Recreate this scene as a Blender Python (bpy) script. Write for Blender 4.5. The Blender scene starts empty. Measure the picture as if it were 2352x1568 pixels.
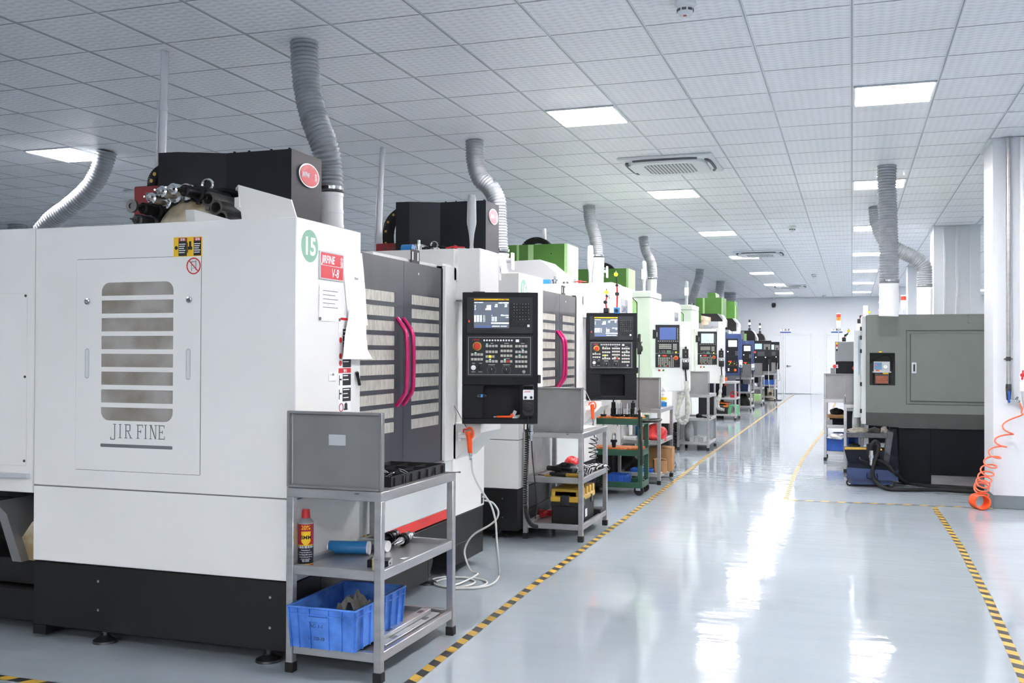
import bpy, math, random
from mathutils import Vector as V, Matrix as M
random.seed(7)
sc = bpy.context.scene
COL = sc.collection
PI = math.pi
# ---------------------------------------------------------------- camera (solved from the photograph's vanishing lines)
FPX, YAW, PIT, ROL, EYE = 2314.35, .325396, .01118354, .00349148, 1.44
_fw = V((-math.sin(YAW) * math.cos(PIT), math.cos(YAW) * math.cos(PIT), math.sin(PIT)))
_r0 = V((math.cos(YAW), math.sin(YAW), 0)); _u0 = _r0.cross(_fw)
_r = math.cos(ROL) * _r0 + math.sin(ROL) * _u0
_u = -math.sin(ROL) * _r0 + math.cos(ROL) * _u0
cd = bpy.data.cameras.new('camera'); cam = bpy.data.objects.new('camera', cd); COL.objects.link(cam)
cd.sensor_width = 36; cd.lens = FPX / 2352 * 36; cd.clip_start = .05; cd.clip_end = 200
mw = M.Identity(4)
for i in range(3):
    mw[i][0] = _r[i]; mw[i][1] = _u[i]; mw[i][2] = -_fw[i]
mw[2][3] = EYE
cam.matrix_world = mw
sc.camera = cam

def at(x, y, X=None, Y=None, Z=None):
    """A point of the place seen at photograph pixel x,y, in the plane X, Y or Z = const."""
    d = _fw + (x - 1176) / FPX * _r - (y - 784) / FPX * _u
    t = X / d[0] if X is not None else Y / d[1] if Y is not None else (Z - EYE) / d[2]
    return d * t + V((0, 0, EYE))

# ---------------------------------------------------------------- materials
MATS = {}
def lin(c):
    if isinstance(c, str):
        c = [int(c[i:i + 2], 16) / 255 for i in (0, 2, 4)]
    return [((v + .055) / 1.055) ** 2.4 if v > .04045 else v / 12.92 for v in c] + [1]

def mat(name, col, rough=.5, metal=0, noise=0, nscale=6, stretch=(1, 1, 1), bump=0, bscale=40, emit=0, coat=0, spec=.5, alpha=1, dark=None, trans=0, rvar=0):
    if name in MATS: return MATS[name]
    m = bpy.data.materials.new(name); m.use_nodes = True
    nt = m.node_tree; b = nt.nodes['Principled BSDF']
    c = lin(col)
    b.inputs['Base Color'].default_value = c
    b.inputs['Roughness'].default_value = rough
    b.inputs['Metallic'].default_value = metal
    b.inputs['Specular IOR Level'].default_value = spec
    b.inputs['Coat Weight'].default_value = coat
    b.inputs['Alpha'].default_value = alpha
    b.inputs['Transmission Weight'].default_value = trans
    if emit:
        b.inputs['Emission Color'].default_value = c; b.inputs['Emission Strength'].default_value = emit
    if noise or bump or rvar:
        tc = nt.nodes.new('ShaderNodeTexCoord'); mp = nt.nodes.new('ShaderNodeMapping')
        nt.links.new(tc.outputs['Object'], mp.inputs['Vector']); mp.inputs['Scale'].default_value = stretch
        n = nt.nodes.new('ShaderNodeTexNoise'); n.inputs['Scale'].default_value = nscale; n.inputs['Detail'].default_value = 2
        nt.links.new(mp.outputs[0], n.inputs['Vector'])
        if noise:
            mx = nt.nodes.new('ShaderNodeMix'); mx.data_type = 'RGBA'
            d = lin(dark) if dark else [v * (1 - noise) for v in c[:3]] + [1]
            mx.inputs[6].default_value = d; mx.inputs[7].default_value = c
            rp = nt.nodes.new('ShaderNodeMapRange'); rp.inputs[1].default_value = .35; rp.inputs[2].default_value = .62
            nt.links.new(n.outputs[0], rp.inputs[0]); nt.links.new(rp.outputs[0], mx.inputs[0]); nt.links.new(mx.outputs[2], b.inputs['Base Color'])
        if rvar:
            r2 = nt.nodes.new('ShaderNodeMapRange'); r2.inputs[3].default_value = rough - rvar; r2.inputs[4].default_value = rough + rvar
            nt.links.new(n.outputs[0], r2.inputs[0]); nt.links.new(r2.outputs[0], b.inputs['Roughness'])
        if bump:
            n2 = nt.nodes.new('ShaderNodeTexNoise'); n2.inputs['Scale'].default_value = bscale; nt.links.new(mp.outputs[0], n2.inputs['Vector'])
            bp = nt.nodes.new('ShaderNodeBump'); bp.inputs['Strength'].default_value = bump; bp.inputs['Distance'].default_value = .01
            nt.links.new(n2.outputs[0], bp.inputs['Height']); nt.links.new(bp.outputs[0], b.inputs['Normal'])
    m.cycles.emission_sampling = 'NONE' if emit < 10 else 'AUTO'
    MATS[name] = m
    return m

def mats():
    mat('white', 'ebece9', .38, noise=.03, nscale=2)
    mat('white2', 'dfe6e2', .4, noise=.05, nscale=2)
    mat('whiteclean', 'eef0f2', .35)
    mat('seam', '6d6f6c', .7)
    mat('black', '0b0d0f', .45, noise=.35, nscale=5, stretch=(1, 1, .3))
    mat('blackp', '17191b', .5)
    mat('panelblack', '0d1116', .5, noise=.15, nscale=9, spec=.28)
    mat('panelgrey', '2a2e33', .5, spec=.3)
    mat('doorgrey', '454950', .33, noise=.25, nscale=3, stretch=(4, 4, .6), rvar=.1)
    mat('columnblack', '161b24', .5, noise=.3, nscale=4, spec=.3)
    mat('mesh', 'cfcdc2', .42, .3, noise=.25, nscale=60, stretch=(1, 1, .25), bump=.25, bscale=180)
    mat('mesh2', 'aaa8a2', .4, .3, noise=.3, nscale=5, dark='8a8479', bump=.3, bscale=220)
    mat('steel', 'bbbcbd', .33, .8, noise=.14, nscale=5, stretch=(1, 1, 5), rvar=.12)
    mat('steeltop', '9ea0a1', .26, .9, noise=.2, nscale=6, rvar=.1)
    mat('steelpanel', '929394', .38, .55, noise=.12, nscale=4, rvar=.08)
    mat('chrome', 'd4d6d8', .14, 1)
    mat('darkmetal', '2a2c2e', .3, .8)
    mat('gunmetal', '55585b', .3, .9, noise=.2, nscale=20)
    mat('cupmetal', '5c5d5c', .45, .5, noise=.2, nscale=20)
    mat('rubber', '101214', .7)
    mat('ductgrey', 'a2a8ad', .42, .25, noise=.15, nscale=14)
    mat('pvc', 'eceeef', .35)
    mat('polewhite', 'd9dde3', .25, noise=.05)
    mat('magenta', 'cf1d6c', .22, .45, coat=.6)
    mat('red', 'c9242c', .4); mat('platered', 'd8313f', .35); mat('stripered', 'e2342f', .42)
    mat('redbox', '8e1f24', .45, noise=.15)
    mat('mint', '87b89d', .5); mat('ink', '1b1d22', .6); mat('inkgrey', '6c7075', .6); mat('sheet', 'f2f4f6', .6); mat('yellow', 'f0c419', .5)
    mat('tapeyellow', 'cda63c', .38, noise=.12, nscale=14); mat('tapeblack', '26282b', .38, noise=.12, nscale=14)
    mat('green', '4a7d2f', .45, noise=.08); mat('lightgreen', 'a5d489', .4); mat('greenedge', '9cc489', .45)
    mat('orange', 'f0561d', .4); mat('hose', 'c9ccc8', .35); mat('hoseorange', 'f2714f', .4)
    mat('navy', '273b66', .42, noise=.08); mat('navyd', '0e1726', .55, noise=.15, spec=.25)
    mat('blueplastic', '5b93ea', .42, noise=.16, nscale=9, dark='3a6cbd'); mat('blueplastic2', '3567c4', .42)
    mat('lathegrey', '6c736d', .45, noise=.04); mat('lathedark', '3a3f3c', .5, noise=.1); mat('lathenavy', '0b1017', .6, noise=.2, spec=.2)
    mat('lightgrey', 'd3d9d9', .42); mat('midgrey', '8f9498', .45); mat('ivory', 'cfc8b2', .5, noise=.4, nscale=7, dark='8f7e5c')
    mat('key', 'b9b7b0', .5); mat('keydark', '0f1113', .5); mat('keygrey', '6a6d70', .5); mat('knobred', 'd6311f', .35)
    mat('screen', '59636f', .25, emit=.5); mat('screenblue', '5365a0', .25, emit=.4); mat('screenpale', 'bcc8d8', .25, emit=.55); mat('screenwhite', 'e8eef5', .2, emit=1.3); mat('screencyan', 'a9c3cf', .2, emit=.65)
    mat('glow', 'f4fbff', .3, emit=2.2); mat('glowgreen', '9effc8', .3, emit=3); mat('glowred', 'ff3020', .3, emit=1.5); mat('glowyellow', 'ffe23a', .3, emit=.8)
    mat('cardboard', 'a98258', .7, noise=.2, nscale=5); mat('amber', 'd8c39a', .35, trans=.3)
    mat('canblue', '2f7fc0', .3, noise=.06, nscale=3, stretch=(1, 1, 30)); mat('canred', 'b4202c', .3); mat('cannavy', '161c2c', .35)
    mat('cloth', '8d8a80', .9, noise=.3, nscale=20, bump=.6, bscale=60); mat('clothdark', '2b2a29', .9, noise=.3, bump=.6, bscale=50); mat('paper', '8f9088', .8, noise=.15, nscale=9)
    mat('redbag', 'e0373a', .35, noise=.25, nscale=16, bump=.8, bscale=30); mat('film', 'd8dcdc', .25, noise=.2, nscale=12, bump=.8, bscale=30)
    mat('wrap', 'c6c8c2', .5, noise=.25, nscale=14, bump=.6, bscale=50)
    mat('trolleygreen', '2c5744', .42, noise=.12); mat('rackorange', 'e0782f', .5, noise=.1)
    mat('stoolgreen', '6cc48f', .45); mat('plasticgrey', 'b9bfc2', .3); mat('alu', 'c9ccce', .3, .8, noise=.08)
    mat('acwhite', 'dfe4e6', .4); mat('vent', '4b5257', .6); mat('gold', 'd8a93c', .4)
    mat('glassdark', '2b1d1c', .12, coat=.5); mat('gaugeblue', '5b86a8', .4); mat('oil', '9c4a22', .3); mat('signblue', '1f4fa0', .5)
mats()
W = MATS

# ---------------------------------------------------------------- mesh builder
class MB:
    def __init__(s, T=None): s.v, s.f, s.mi, s.m, s.T = [], [], [], 0, T or M.Identity(4)
    def add(s, vs, fs, mi=None):
        o = len(s.v); s.v += [s.T @ V(p) for p in vs]
        s.f += [[o + i for i in f] for f in fs]; s.mi += [s.m if mi is None else mi] * len(fs)
        return s
    def box(s, x0, x1, y0, y1, z0, z1, b=0):
        if b <= 0:
            vs = [(x, y, z) for x in (x0, x1) for y in (y0, y1) for z in (z0, z1)]
            return s.add(vs, [(0, 1, 3, 2), (4, 6, 7, 5), (0, 4, 5, 1), (2, 3, 7, 6), (0, 2, 6, 4), (1, 5, 7, 3)])
        b = min(b, (x1 - x0) * .45, (y1 - y0) * .45, (z1 - z0) * .45)
        lo, hi = (x0, y0, z0), (x1, y1, z1); vs = []; idx = {}
        for sx in (0, 1):
            for sy in (0, 1):
                for sz in (0, 1):
                    sg = (sx, sy, sz)
                    for a in range(3):
                        p = []
                        for k in range(3):
                            e = hi[k] if sg[k] else lo[k]
                            p.append(e if k == a else e + (-b if sg[k] else b))
                        idx[sg, a] = len(vs); vs.append(p)
        fs = []
        for a in range(3):
            o1, o2 = [k for k in range(3) if k != a]
            for sd in (0, 1):
                q = []
                for (i, j) in ((0, 0), (1, 0), (1, 1), (0, 1)):
                    g = [0, 0, 0]; g[a] = sd; g[o1] = i; g[o2] = j; q.append(idx[tuple(g), a])
                fs.append(q)
            for i in (0, 1):
                for j in (0, 1):
                    g0 = [0, 0, 0]; g1 = [0, 0, 0]; g0[o1] = g1[o1] = i; g0[o2] = g1[o2] = j; g1[a] = 1
                    fs.append((idx[tuple(g0), o1], idx[tuple(g1), o1], idx[tuple(g1), o2], idx[tuple(g0), o2]))
        for sx in (0, 1):
            for sy in (0, 1):
                for sz in (0, 1): fs.append(tuple(idx[(sx, sy, sz), a] for a in range(3)))
        return s.add(vs, fs)
    def prism(s, poly, vec):
        n = len(poly); vec = V(vec); a = [V(p) for p in poly]; vs = a + [p + vec for p in a]
        return s.add(vs, [list(range(n)), list(range(2 * n - 1, n - 1, -1))] + [(i, (i + 1) % n, n + (i + 1) % n, n + i) for i in range(n)])
    def quad(s, *p): return s.add(p, [tuple(range(len(p)))])
    def frame(s, d):
        d = V(d).normalized(); a = V((0, 0, 1)) if abs(d.z) < .9 else V((1, 0, 0))
        x = a.cross(d).normalized(); return x, d.cross(x), d
    def cyl(s, p0, p1, r0, r1=None, n=16, cap=True):
        r1 = r0 if r1 is None else r1; p0, p1 = V(p0), V(p1); x, y, d = s.frame(p1 - p0); vs = []
        for p, r in ((p0, r0), (p1, r1)):
            for i in range(n):
                t = 2 * PI * i / n; vs.append(p + (x * math.cos(t) + y * math.sin(t)) * r)
        fs = [(i, (i + 1) % n, n + (i + 1) % n, n + i) for i in range(n)]
        if cap: fs += [list(range(n))[::-1], list(range(n, 2 * n))]
        return s.add(vs, fs)
    def lathe(s, p, d, prof, n=20):
        """prof: list of (distance along d, radius)."""
        p = V(p); x, y, d = s.frame(d); vs = []; k = len(prof)
        for h, r in prof:
            for i in range(n):
                t = 2 * PI * i / n; vs.append(p + d * h + (x * math.cos(t) + y * math.sin(t)) * r)
        fs = [(j * n + i, j * n + (i + 1) % n, (j + 1) * n + (i + 1) % n, (j + 1) * n + i) for j in range(k - 1) for i in range(n)]
        if prof[0][1] > 1e-5: fs.append(list(range(n))[::-1])
        if prof[-1][1] > 1e-5: fs.append(list(range((k - 1) * n, k * n)))
        return s.add(vs, fs)
    def tube(s, pts, r, n=8, rf=None):
        pts = [V(p) for p in pts]; k = len(pts); vs = []; x = None
        for j, p in enumerate(pts):
            d = (pts[min(j + 1, k - 1)] - pts[max(j - 1, 0)]).normalized()
            if x is None: x, y, _ = s.frame(d)
            else:
                x = (x - d * x.dot(d)).normalized(); y = d.cross(x)
            rr = rf(j) if rf else r
            for i in range(n):
                t = 2 * PI * i / n; vs.append(p + (x * math.cos(t) + y * math.sin(t)) * rr)
        fs = [(j * n + i, j * n + (i + 1) % n, (j + 1) * n + (i + 1) % n, (j + 1) * n + i) for j in range(k - 1) for i in range(n)]
        fs += [list(range(n))[::-1], list(range((k - 1) * n, k * n))]
        return s.add(vs, fs)
    def torus(s, c, d, R, r, n=20, m=8):
        x, y, d = s.frame(d); c = V(c); vs = []
        for i in range(n):
            t = 2 * PI * i / n; e = x * math.cos(t) + y * math.sin(t)
            for j in range(m):
                q = 2 * PI * j / m; vs.append(c + e * (R + r * math.cos(q)) + d * (r * math.sin(q)))
        return s.add(vs, [(i * m + j, ((i + 1) % n) * m + j, ((i + 1) % n) * m + (j + 1) % m, i * m + (j + 1) % m) for i in range(n) for j in range(m)])
    def rrect(s, o, R, U, w, h, r, t, n=5):
        """rounded plate: corner o, axes R (width) and U (height), thickness t along R x U."""
        o, R, U = V(o), V(R), V(U); N = R.cross(U); pts = []
        for cx, cy, a0 in ((w - r, h - r, 0), (r, h - r, 90), (r, r, 180), (w - r, r, 270)):
            for i in range(n):
                a = math.radians(a0 + 90 * i / (n - 1)); pts.append(o + R * (cx + r * math.cos(a)) + U * (cy + r * math.sin(a)))
        return s.prism(pts, N * t)
    def disc(s, c, d, r, t, n=24, sy=1):
        x, y, d = s.frame(d); c = V(c)
        return s.prism([c + x * math.cos(2 * PI * i / n) * r + y * math.sin(2 * PI * i / n) * r * sy for i in range(n)], d * t)
    def text(s, txt, o, R, U, size, bold=0, ext=.0004, align='LEFT', shear=0, sx=1):
        vs, fs = glyphs(txt, bold, ext / size, align, shear)
        o, R, U = V(o), V(R), V(U); N = R.cross(U)
        return s.add([o + R * (p[0] * size * sx) + U * (p[1] * size) + N * (p[2] * size) for p in vs], fs)
    def mesh(s, name, mt, smooth=None):
        me = bpy.data.meshes.new(name); me.from_pydata([tuple(p) for p in s.v], [], s.f)
        for m_ in (mt if isinstance(mt, (list, tuple)) else [mt]): me.materials.append(W[m_] if isinstance(m_, str) else m_)
        me.polygons.foreach_set('material_index', s.mi)
        import bmesh as _b
        bm = _b.new(); bm.from_mesh(me); _b.ops.recalc_face_normals(bm, faces=bm.faces); bm.to_mesh(me); bm.free()
        if smooth:
            me.polygons.foreach_set('use_smooth', [True] * len(me.polygons)); me.set_sharp_from_angle(angle=math.radians(smooth))
        me.update(); return me

_gl = {}
def glyphs(txt, bold, ext, align, shear):
    k = (txt, bold, round(ext, 4), align, shear)
    if k not in _gl:
        cu = bpy.data.curves.new('t', 'FONT'); cu.body = txt; cu.offset = bold; cu.extrude = ext; cu.align_x = align; cu.shear = shear; cu.resolution_u = 3
        ob = bpy.data.objects.new('t', cu); COL.objects.link(ob)
        dg = bpy.context.evaluated_depsgraph_get(); me = bpy.data.meshes.new_from_object(ob.evaluated_get(dg))
        _gl[k] = ([tuple(v.co) for v in me.vertices], [tuple(p.vertices) for p in me.polygons])
        bpy.data.objects.remove(ob); bpy.data.curves.remove(cu); bpy.data.meshes.remove(me)
    return _gl[k]

INV = {}
def obj(name, mb, mt, parent=None, smooth=40, label=None):
    """links a builder as ONE mesh object; points are in the root's space."""
    o = bpy.data.objects.new(name, mb.mesh(name, mt, smooth)); COL.objects.link(o)
    if parent: o.parent = parent
    if label: o['label'] = label
    return o
def tag(o, label, cat, group=None):
    o['label'] = label; o['category'] = cat
    if group: o['group'] = group
    return o
def thing(name, label, cat, loc=(0, 0, 0), rz=0, group=None):
    o = bpy.data.objects.new(name, None); COL.objects.link(o); o.empty_display_size = .1
    o.location = loc; o.rotation_euler = (0, 0, rz)
    return tag(o, label, cat, group)
def wmb(root):
    """a builder that takes world points for a thing whose Empty has a place of its own."""
    return MB((M.Translation(root.location) @ root.rotation_euler.to_matrix().to_4x4()).inverted())
def solo(name, label, cat, base, mb, mt, group=None, smooth=40):
    """a thing that is one mesh, its origin at base; mb in world points."""
    base = V(base)
    for i, p in enumerate(mb.v): mb.v[i] = p - base
    o = obj(name, mb, mt, None, smooth); o.location = base
    return tag(o, label, cat, group)
def struct(name, mb, mt, smooth=None, parent=None):
    o = obj(name, mb, mt, parent, smooth)
    if not parent: o['kind'] = 'structure'
    return o
def dup(o, loc=None, rz=None, label=None, group=None, parent=None):
    c = o.copy(); COL.objects.link(c)
    if parent: c.parent = parent
    if loc is not None: c.location = loc
    if rz is not None: c.rotation_euler = (0, 0, rz)
    if label: c['label'] = label
    if group: c['group'] = group
    for k in list(o.children): dup(k, parent=c)
    return c
def spline(pts, n=8):
    pts = [V(p) for p in pts]; out = []
    for i in range(len(pts) - 1):
        p0, p1, p2, p3 = pts[max(i - 1, 0)], pts[i], pts[i + 1], pts[min(i + 2, len(pts) - 1)]
        for k in range(n):
            t = k / n
            out.append(.5 * ((2 * p1) + (p2 - p0) * t + (2 * p0 - 5 * p1 + 4 * p2 - p3) * t * t + (3 * p1 - p0 - 3 * p2 + p3) * t ** 3))
    return out + [pts[-1]]
def helix(path, R, turns, n=12, ph=0):
    """points coiling round a path."""
    path = [V(p) for p in path]; L = len(path) - 1; N = int(turns * n); out = []
    for i in range(N + 1):
        t = i / N * L; k = min(int(t), L - 1); p = path[k].lerp(path[k + 1], t - k); d = (path[k + 1] - path[k]).normalized()
        a = V((0, 0, 1)) if abs(d.z) < .9 else V((1, 0, 0)); x = a.cross(d).normalized(); y = d.cross(x); q = ph + 2 * PI * i / n
        out.append(p + (x * math.cos(q) + y * math.sin(q)) * R)
    return out
EXPO = 0.1
# ================================================================ the setting
CZ, TX, TY = 3.47, .612, .629
WY = 37.6
XL, XR, YN = -22, 9, -24
def nodes(m): return m.node_tree.nodes, m.node_tree.links
def floor_mat():
    m = mat('floor_epoxy', '9da8b0', .13, noise=.06, nscale=1.3, coat=0)
    N, L = nodes(m); b = N['Principled BSDF']
    tc = N.new('ShaderNodeTexCoord'); mp = N.new('ShaderNodeMapping'); mp.inputs['Scale'].default_value = (.8, 4.2, 1)
    L.new(tc.outputs['Object'], mp.inputs[0])
    n = N.new('ShaderNodeTexNoise'); n.inputs['Scale'].default_value = 1.9; n.inputs['Detail'].default_value = 2.5; L.new(mp.outputs[0], n.inputs['Vector'])
    n2 = N.new('ShaderNodeTexNoise'); n2.inputs['Scale'].default_value = 60; n2.inputs['Detail'].default_value = 2; L.new(tc.outputs['Object'], n2.inputs['Vector'])
    ad = N.new('ShaderNodeMath'); ad.operation = 'MULTIPLY_ADD'; ad.inputs[1].default_value = .012; L.new(n2.outputs[0], ad.inputs[0]); L.new(n.outputs[0], ad.inputs[2])
    bp = N.new('ShaderNodeBump'); bp.inputs['Strength'].default_value = .1; bp.inputs['Distance'].default_value = .02
    L.new(ad.outputs[0], bp.inputs['Height']); L.new(bp.outputs[0], b.inputs['Normal'])
    n3 = N.new('ShaderNodeTexNoise'); n3.inputs['Scale'].default_value = 1.1; n3.inputs['Detail'].default_value = 6; L.new(mp.outputs[0], n3.inputs['Vector'])
    r = N.new('ShaderNodeMapRange'); r.inputs[1].default_value = .3; r.inputs[2].default_value = .7; r.inputs[3].default_value = .035; r.inputs[4].default_value = .1
    L.new(n3.outputs[0], r.inputs[0]); L.new(r.outputs[0], b.inputs['Roughness'])
    b.inputs['IOR'].default_value = 1.55
    return m
def ceil_mat():
    m = mat('ceiling_tile', 'd3d8de', .36)
    N, L = nodes(m); b = N['Principled BSDF']
    tc = N.new('ShaderNodeTexCoord'); sp = N.new('ShaderNodeSeparateXYZ'); L.new(tc.outputs['Object'], sp.inputs[0])
    def mth(op, a, v=None, v2=None):
        n = N.new('ShaderNodeMath'); n.operation = op
        for i, q in enumerate((a, v, v2)):
            if q is None: continue
            if isinstance(q, (int, float)): n.inputs[i].default_value = q
            else: L.new(q, n.inputs[i])
        return n.outputs[0]
    x, y = sp.outputs[0], sp.outputs[1]
    # embossed wavy ribs: rows along x that swing in y, cut into short lozenges
    sw = mth('MULTIPLY', mth('SINE', mth('MULTIPLY', x, 2 * PI / .122)), 1.1)
    a = mth('SINE', mth('ADD', mth('MULTIPLY', y, 2 * PI / .0572), sw))
    c = mth('SINE', mth('MULTIPLY', x, 2 * PI / .061))
    h = mth('ADD', a, mth('MULTIPLY', c, .5))
    bp = N.new('ShaderNodeBump'); bp.inputs['Strength'].default_value = .5; bp.inputs['Distance'].default_value = .0022
    L.new(h, bp.inputs['Height']); L.new(bp.outputs[0], b.inputs['Normal'])
    mx = N.new('ShaderNodeMix'); mx.data_type = 'RGBA'
    c0 = lin('f6f8fc'); mx.inputs[6].default_value = [v * .83 for v in c0[:3]] + [1]; mx.inputs[7].default_value = c0
    r = N.new('ShaderNodeMapRange'); r.inputs[1].default_value = -1.4; r.inputs[2].default_value = .6; L.new(h, r.inputs[0]); L.new(r.outputs[0], mx.inputs[0])
    L.new(mx.outputs[2], b.inputs['Base Color'])
    return m
def wall_mat():
    return mat('wall_panel', 'd3d8dd', .42, noise=.03, nscale=.6)
floor_mat(); ceil_mat(); wall_mat()
mat('gridbar', '8e959b', .35, .3); mat('gridwhite', 'd9dde1', .35, .2); mat('lampwhite', 'ffffff', .4, emit=104); W['lampwhite'].node_tree.nodes['Principled BSDF'].inputs['Emission Color'].default_value = (1, .935, .935, 1); mat('baseboardgrey', '737d82', .4, noise=.1)

struct('floor', MB().quad((XL, YN, 0), (XR, YN, 0), (XR, WY, 0), (XL, WY, 0)), 'floor_epoxy')
struct('ceiling', MB().box(XL, XR, YN, WY, CZ, CZ + .05), 'ceiling_tile')
g = MB()
k = math.floor(XL / TX)
while k * TX < XR:
    X = k * TX
    if X > XL: g.box(X - .011, X + .011, YN, WY, CZ - .004, CZ - .0005); g.box(X - .0035, X + .0035, YN, WY, CZ - .0052, CZ - .004, ); g.mi[-6:] = [1] * 6
    k += 1
LY0 = 8.05       # near edge of the first light in view
k = 0
y = LY0 - TY * 60
while y < WY:
    if y > YN: g.box(XL, XR, y - .0035, y + .0035, CZ - .002, CZ - .0005); g.mi[-6:] = [1] * 6
    y += TY
struct('ceiling_grid', g, ['gridwhite', 'gridbar'])
struct('wall_back', MB().box(XL, XR, WY, WY + .1, 0, CZ), 'wall_panel')
struct('wall_left', MB().box(XL - .1, XL, YN, WY, 0, CZ), 'wall_panel')
struct('wall_right', MB().box(XR, XR + .1, YN, WY, 0, CZ), 'wall_panel')
struct('wall_front', MB().box(XL, XR, YN - .1, YN, 0, CZ), 'wall_panel')
# panel joints of the back wall
g = MB(); X = -2.95
for X in (-5.2, -3.9, -2.93, -1.17, -.6, .55, 1.7): g.box(X - .006, X + .006, WY - .008, WY - .002, 0, CZ)
struct('trim_1', g, 'lightgrey')
# doors in the back wall
def door(n, x0, x1, z1, hinge_right):
    f = MB(); Y = WY
    for a, b in ((x0 - .06, x0), (x1, x1 + .06)): f.box(a, b, Y - .05, Y - .001, 0, z1 + .06, .006)
    f.box(x0, x1, Y - .05, Y - .001, z1, z1 + .06, .006)
    root = bpy.data.objects.new('door_%d' % n, None); COL.objects.link(root); root['kind'] = 'structure'; root.location = ((x0 + x1) / 2, Y, 0)
    def loc(mb):
        for i, p in enumerate(mb.v): mb.v[i] = p - root.location
        return mb
    obj('door_frame', loc(f), 'lightgrey', root)
    obj('door_leaf', loc(MB().box(x0 + .004, x1 - .004, Y - .045, Y - .004, .012, z1 - .004, .004)), 'wall_panel', root)
    hx = x0 + .08 if hinge_right else x1 - .08
    h = MB().cyl((hx, Y - .07, 1.0), (hx, Y - .04, 1.0), .028); h.box(min(hx, hx + (.13 if hinge_right else -.13)), max(hx, hx + (.13 if hinge_right else -.13)), Y - .085, Y - .07, .99, 1.012, .004)
    obj('door_handle', loc(h), 'chrome', root)
door(1, -2.28, -1.40, 2.1, True)
door(2, -3.28, -2.42, 2.1, False)
door(3, -.85, .25, 2.1, False)
def sign(x0, x1, z0, z1, txt, label):
    c = ((x0 + x1) / 2, WY - .004, z0); r = thing('door_sign', label, 'sign', c, 0); w = (x1 - x0) / 2
    obj('plate', MB().box(-w, w, -.012, 0, 0, z1 - z0, .002), 'sheet', r)
    obj('lettering', MB().text(txt, (0, -.0125, .075), (1, 0, 0), (0, 0, 1), .085, .012, .001, 'CENTER'), 'ink', r)
    obj('blue_band', MB().box(-w, w, -.014, -.012, 0, .045), 'signblue', r)
sign(-2.46, -2.08, 2.19, 2.33, '工 具 室', 'small white sign with blue band above the tool room door')
sign(-.70, -.32, 2.19, 2.33, '计 量 间', 'small white sign with blue band partly behind a red and orange signal tower')
# pillars
def pillar(name, x0, x1, y0, y1, ribs):
    p = MB().box(x0, x1, y0, y1, 0, CZ)
    for r in ribs: p.box(r, r + .035, y0 - .03, y0, .0, CZ - .02)
    o = struct(name, p, 'wall_panel')
    b = MB().box(x0 - .004, x1 + .004, y0 - .006, y1, 0, .125, .003)
    for q in ribs: b.box(q - .004, q + .039, y0 - .036, y0, 0, .125, .003)
    struct('baseboard', b, 'baseboardgrey', None, o)
    struct('trim', MB().box(x0 - .035, x1 + .03, y0 - .03, y1 + .03, CZ - .012, CZ - .004), 'gridwhite', None, o)
pillar('pillar_1', 1.255, 1.95, 10.40, 11.07, [1.555])
pillar('pillar_2', 1.225, 1.90, 17.2, 17.95, [1.37, 1.545, 1.75])
pillar('pillar_3', 1.22, 1.9, 24.9, 25.6, [1.4, 1.6])
pillar('pillar_4', 1.22, 1.9, 32.6, 33.2, [])
# ---------------------------------------------------------------- floor tape
def tape(label, pts, w=.05):
    a = [V(p) for p in pts]; mb = MB(); z = .0015; pitch = .075; s0 = 0
    for i in range(len(a) - 1):
        d = (a[i + 1] - a[i]); L = d.length; d.normalize(); n = V((-d.y, d.x, 0)); k = 0; t = 0
        while t < L:
            t1 = min(t + pitch, L); sk = .03
            q = [a[i] + d * (t + (sk if t > 0 else 0)) + n * w / 2, a[i] + d * (t1 + (sk if t1 < L else 0)) + n * w / 2, a[i] + d * t1 - n * w / 2, a[i] + d * t - n * w / 2]
            mb.m = k % 2; mb.add([(p.x, p.y, z) for p in q], [(0, 1, 2, 3)]); k += 1; t = t1
    return solo('floor_tape', label, 'floor tape', (a[0].x, a[0].y, 0), mb, ['tapeyellow', 'tapeblack'], 'hazard tape on the floor', None)
tape('long yellow and black tape line beside the row of steel work tables', [(-1.80, 3.0, 0), (-1.87, 5.9, 0), (-1.875, 8.7, 0), (-1.92, 15, 0), (-1.93, 36.9, 0)])
tape('hazard tape strip running along the foot of the first white machine', [(-1.825, 3.52, 0), (-4.6, 3.50, 0)])
tape('thin hazard tape crossing the aisle from the near white pillar', [(-.60, 10.28, 0), (1.25, 10.40, 0)])
tape('tape line curving away along the aisle toward the lathe rack', [(-.62, 10.31, 0), (-.645, 12.3, 0), (-.64, 14.3, 0), (-.5, 19.6, 0), (-.45, 36, 0)])
tape('hazard tape running from the crossing tape toward the open floor at the pillar', [(.735, 10.25, 0), (.77, 8.3, 0), (.76, 6.5, 0), (.70, 4.0, 0)])
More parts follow.
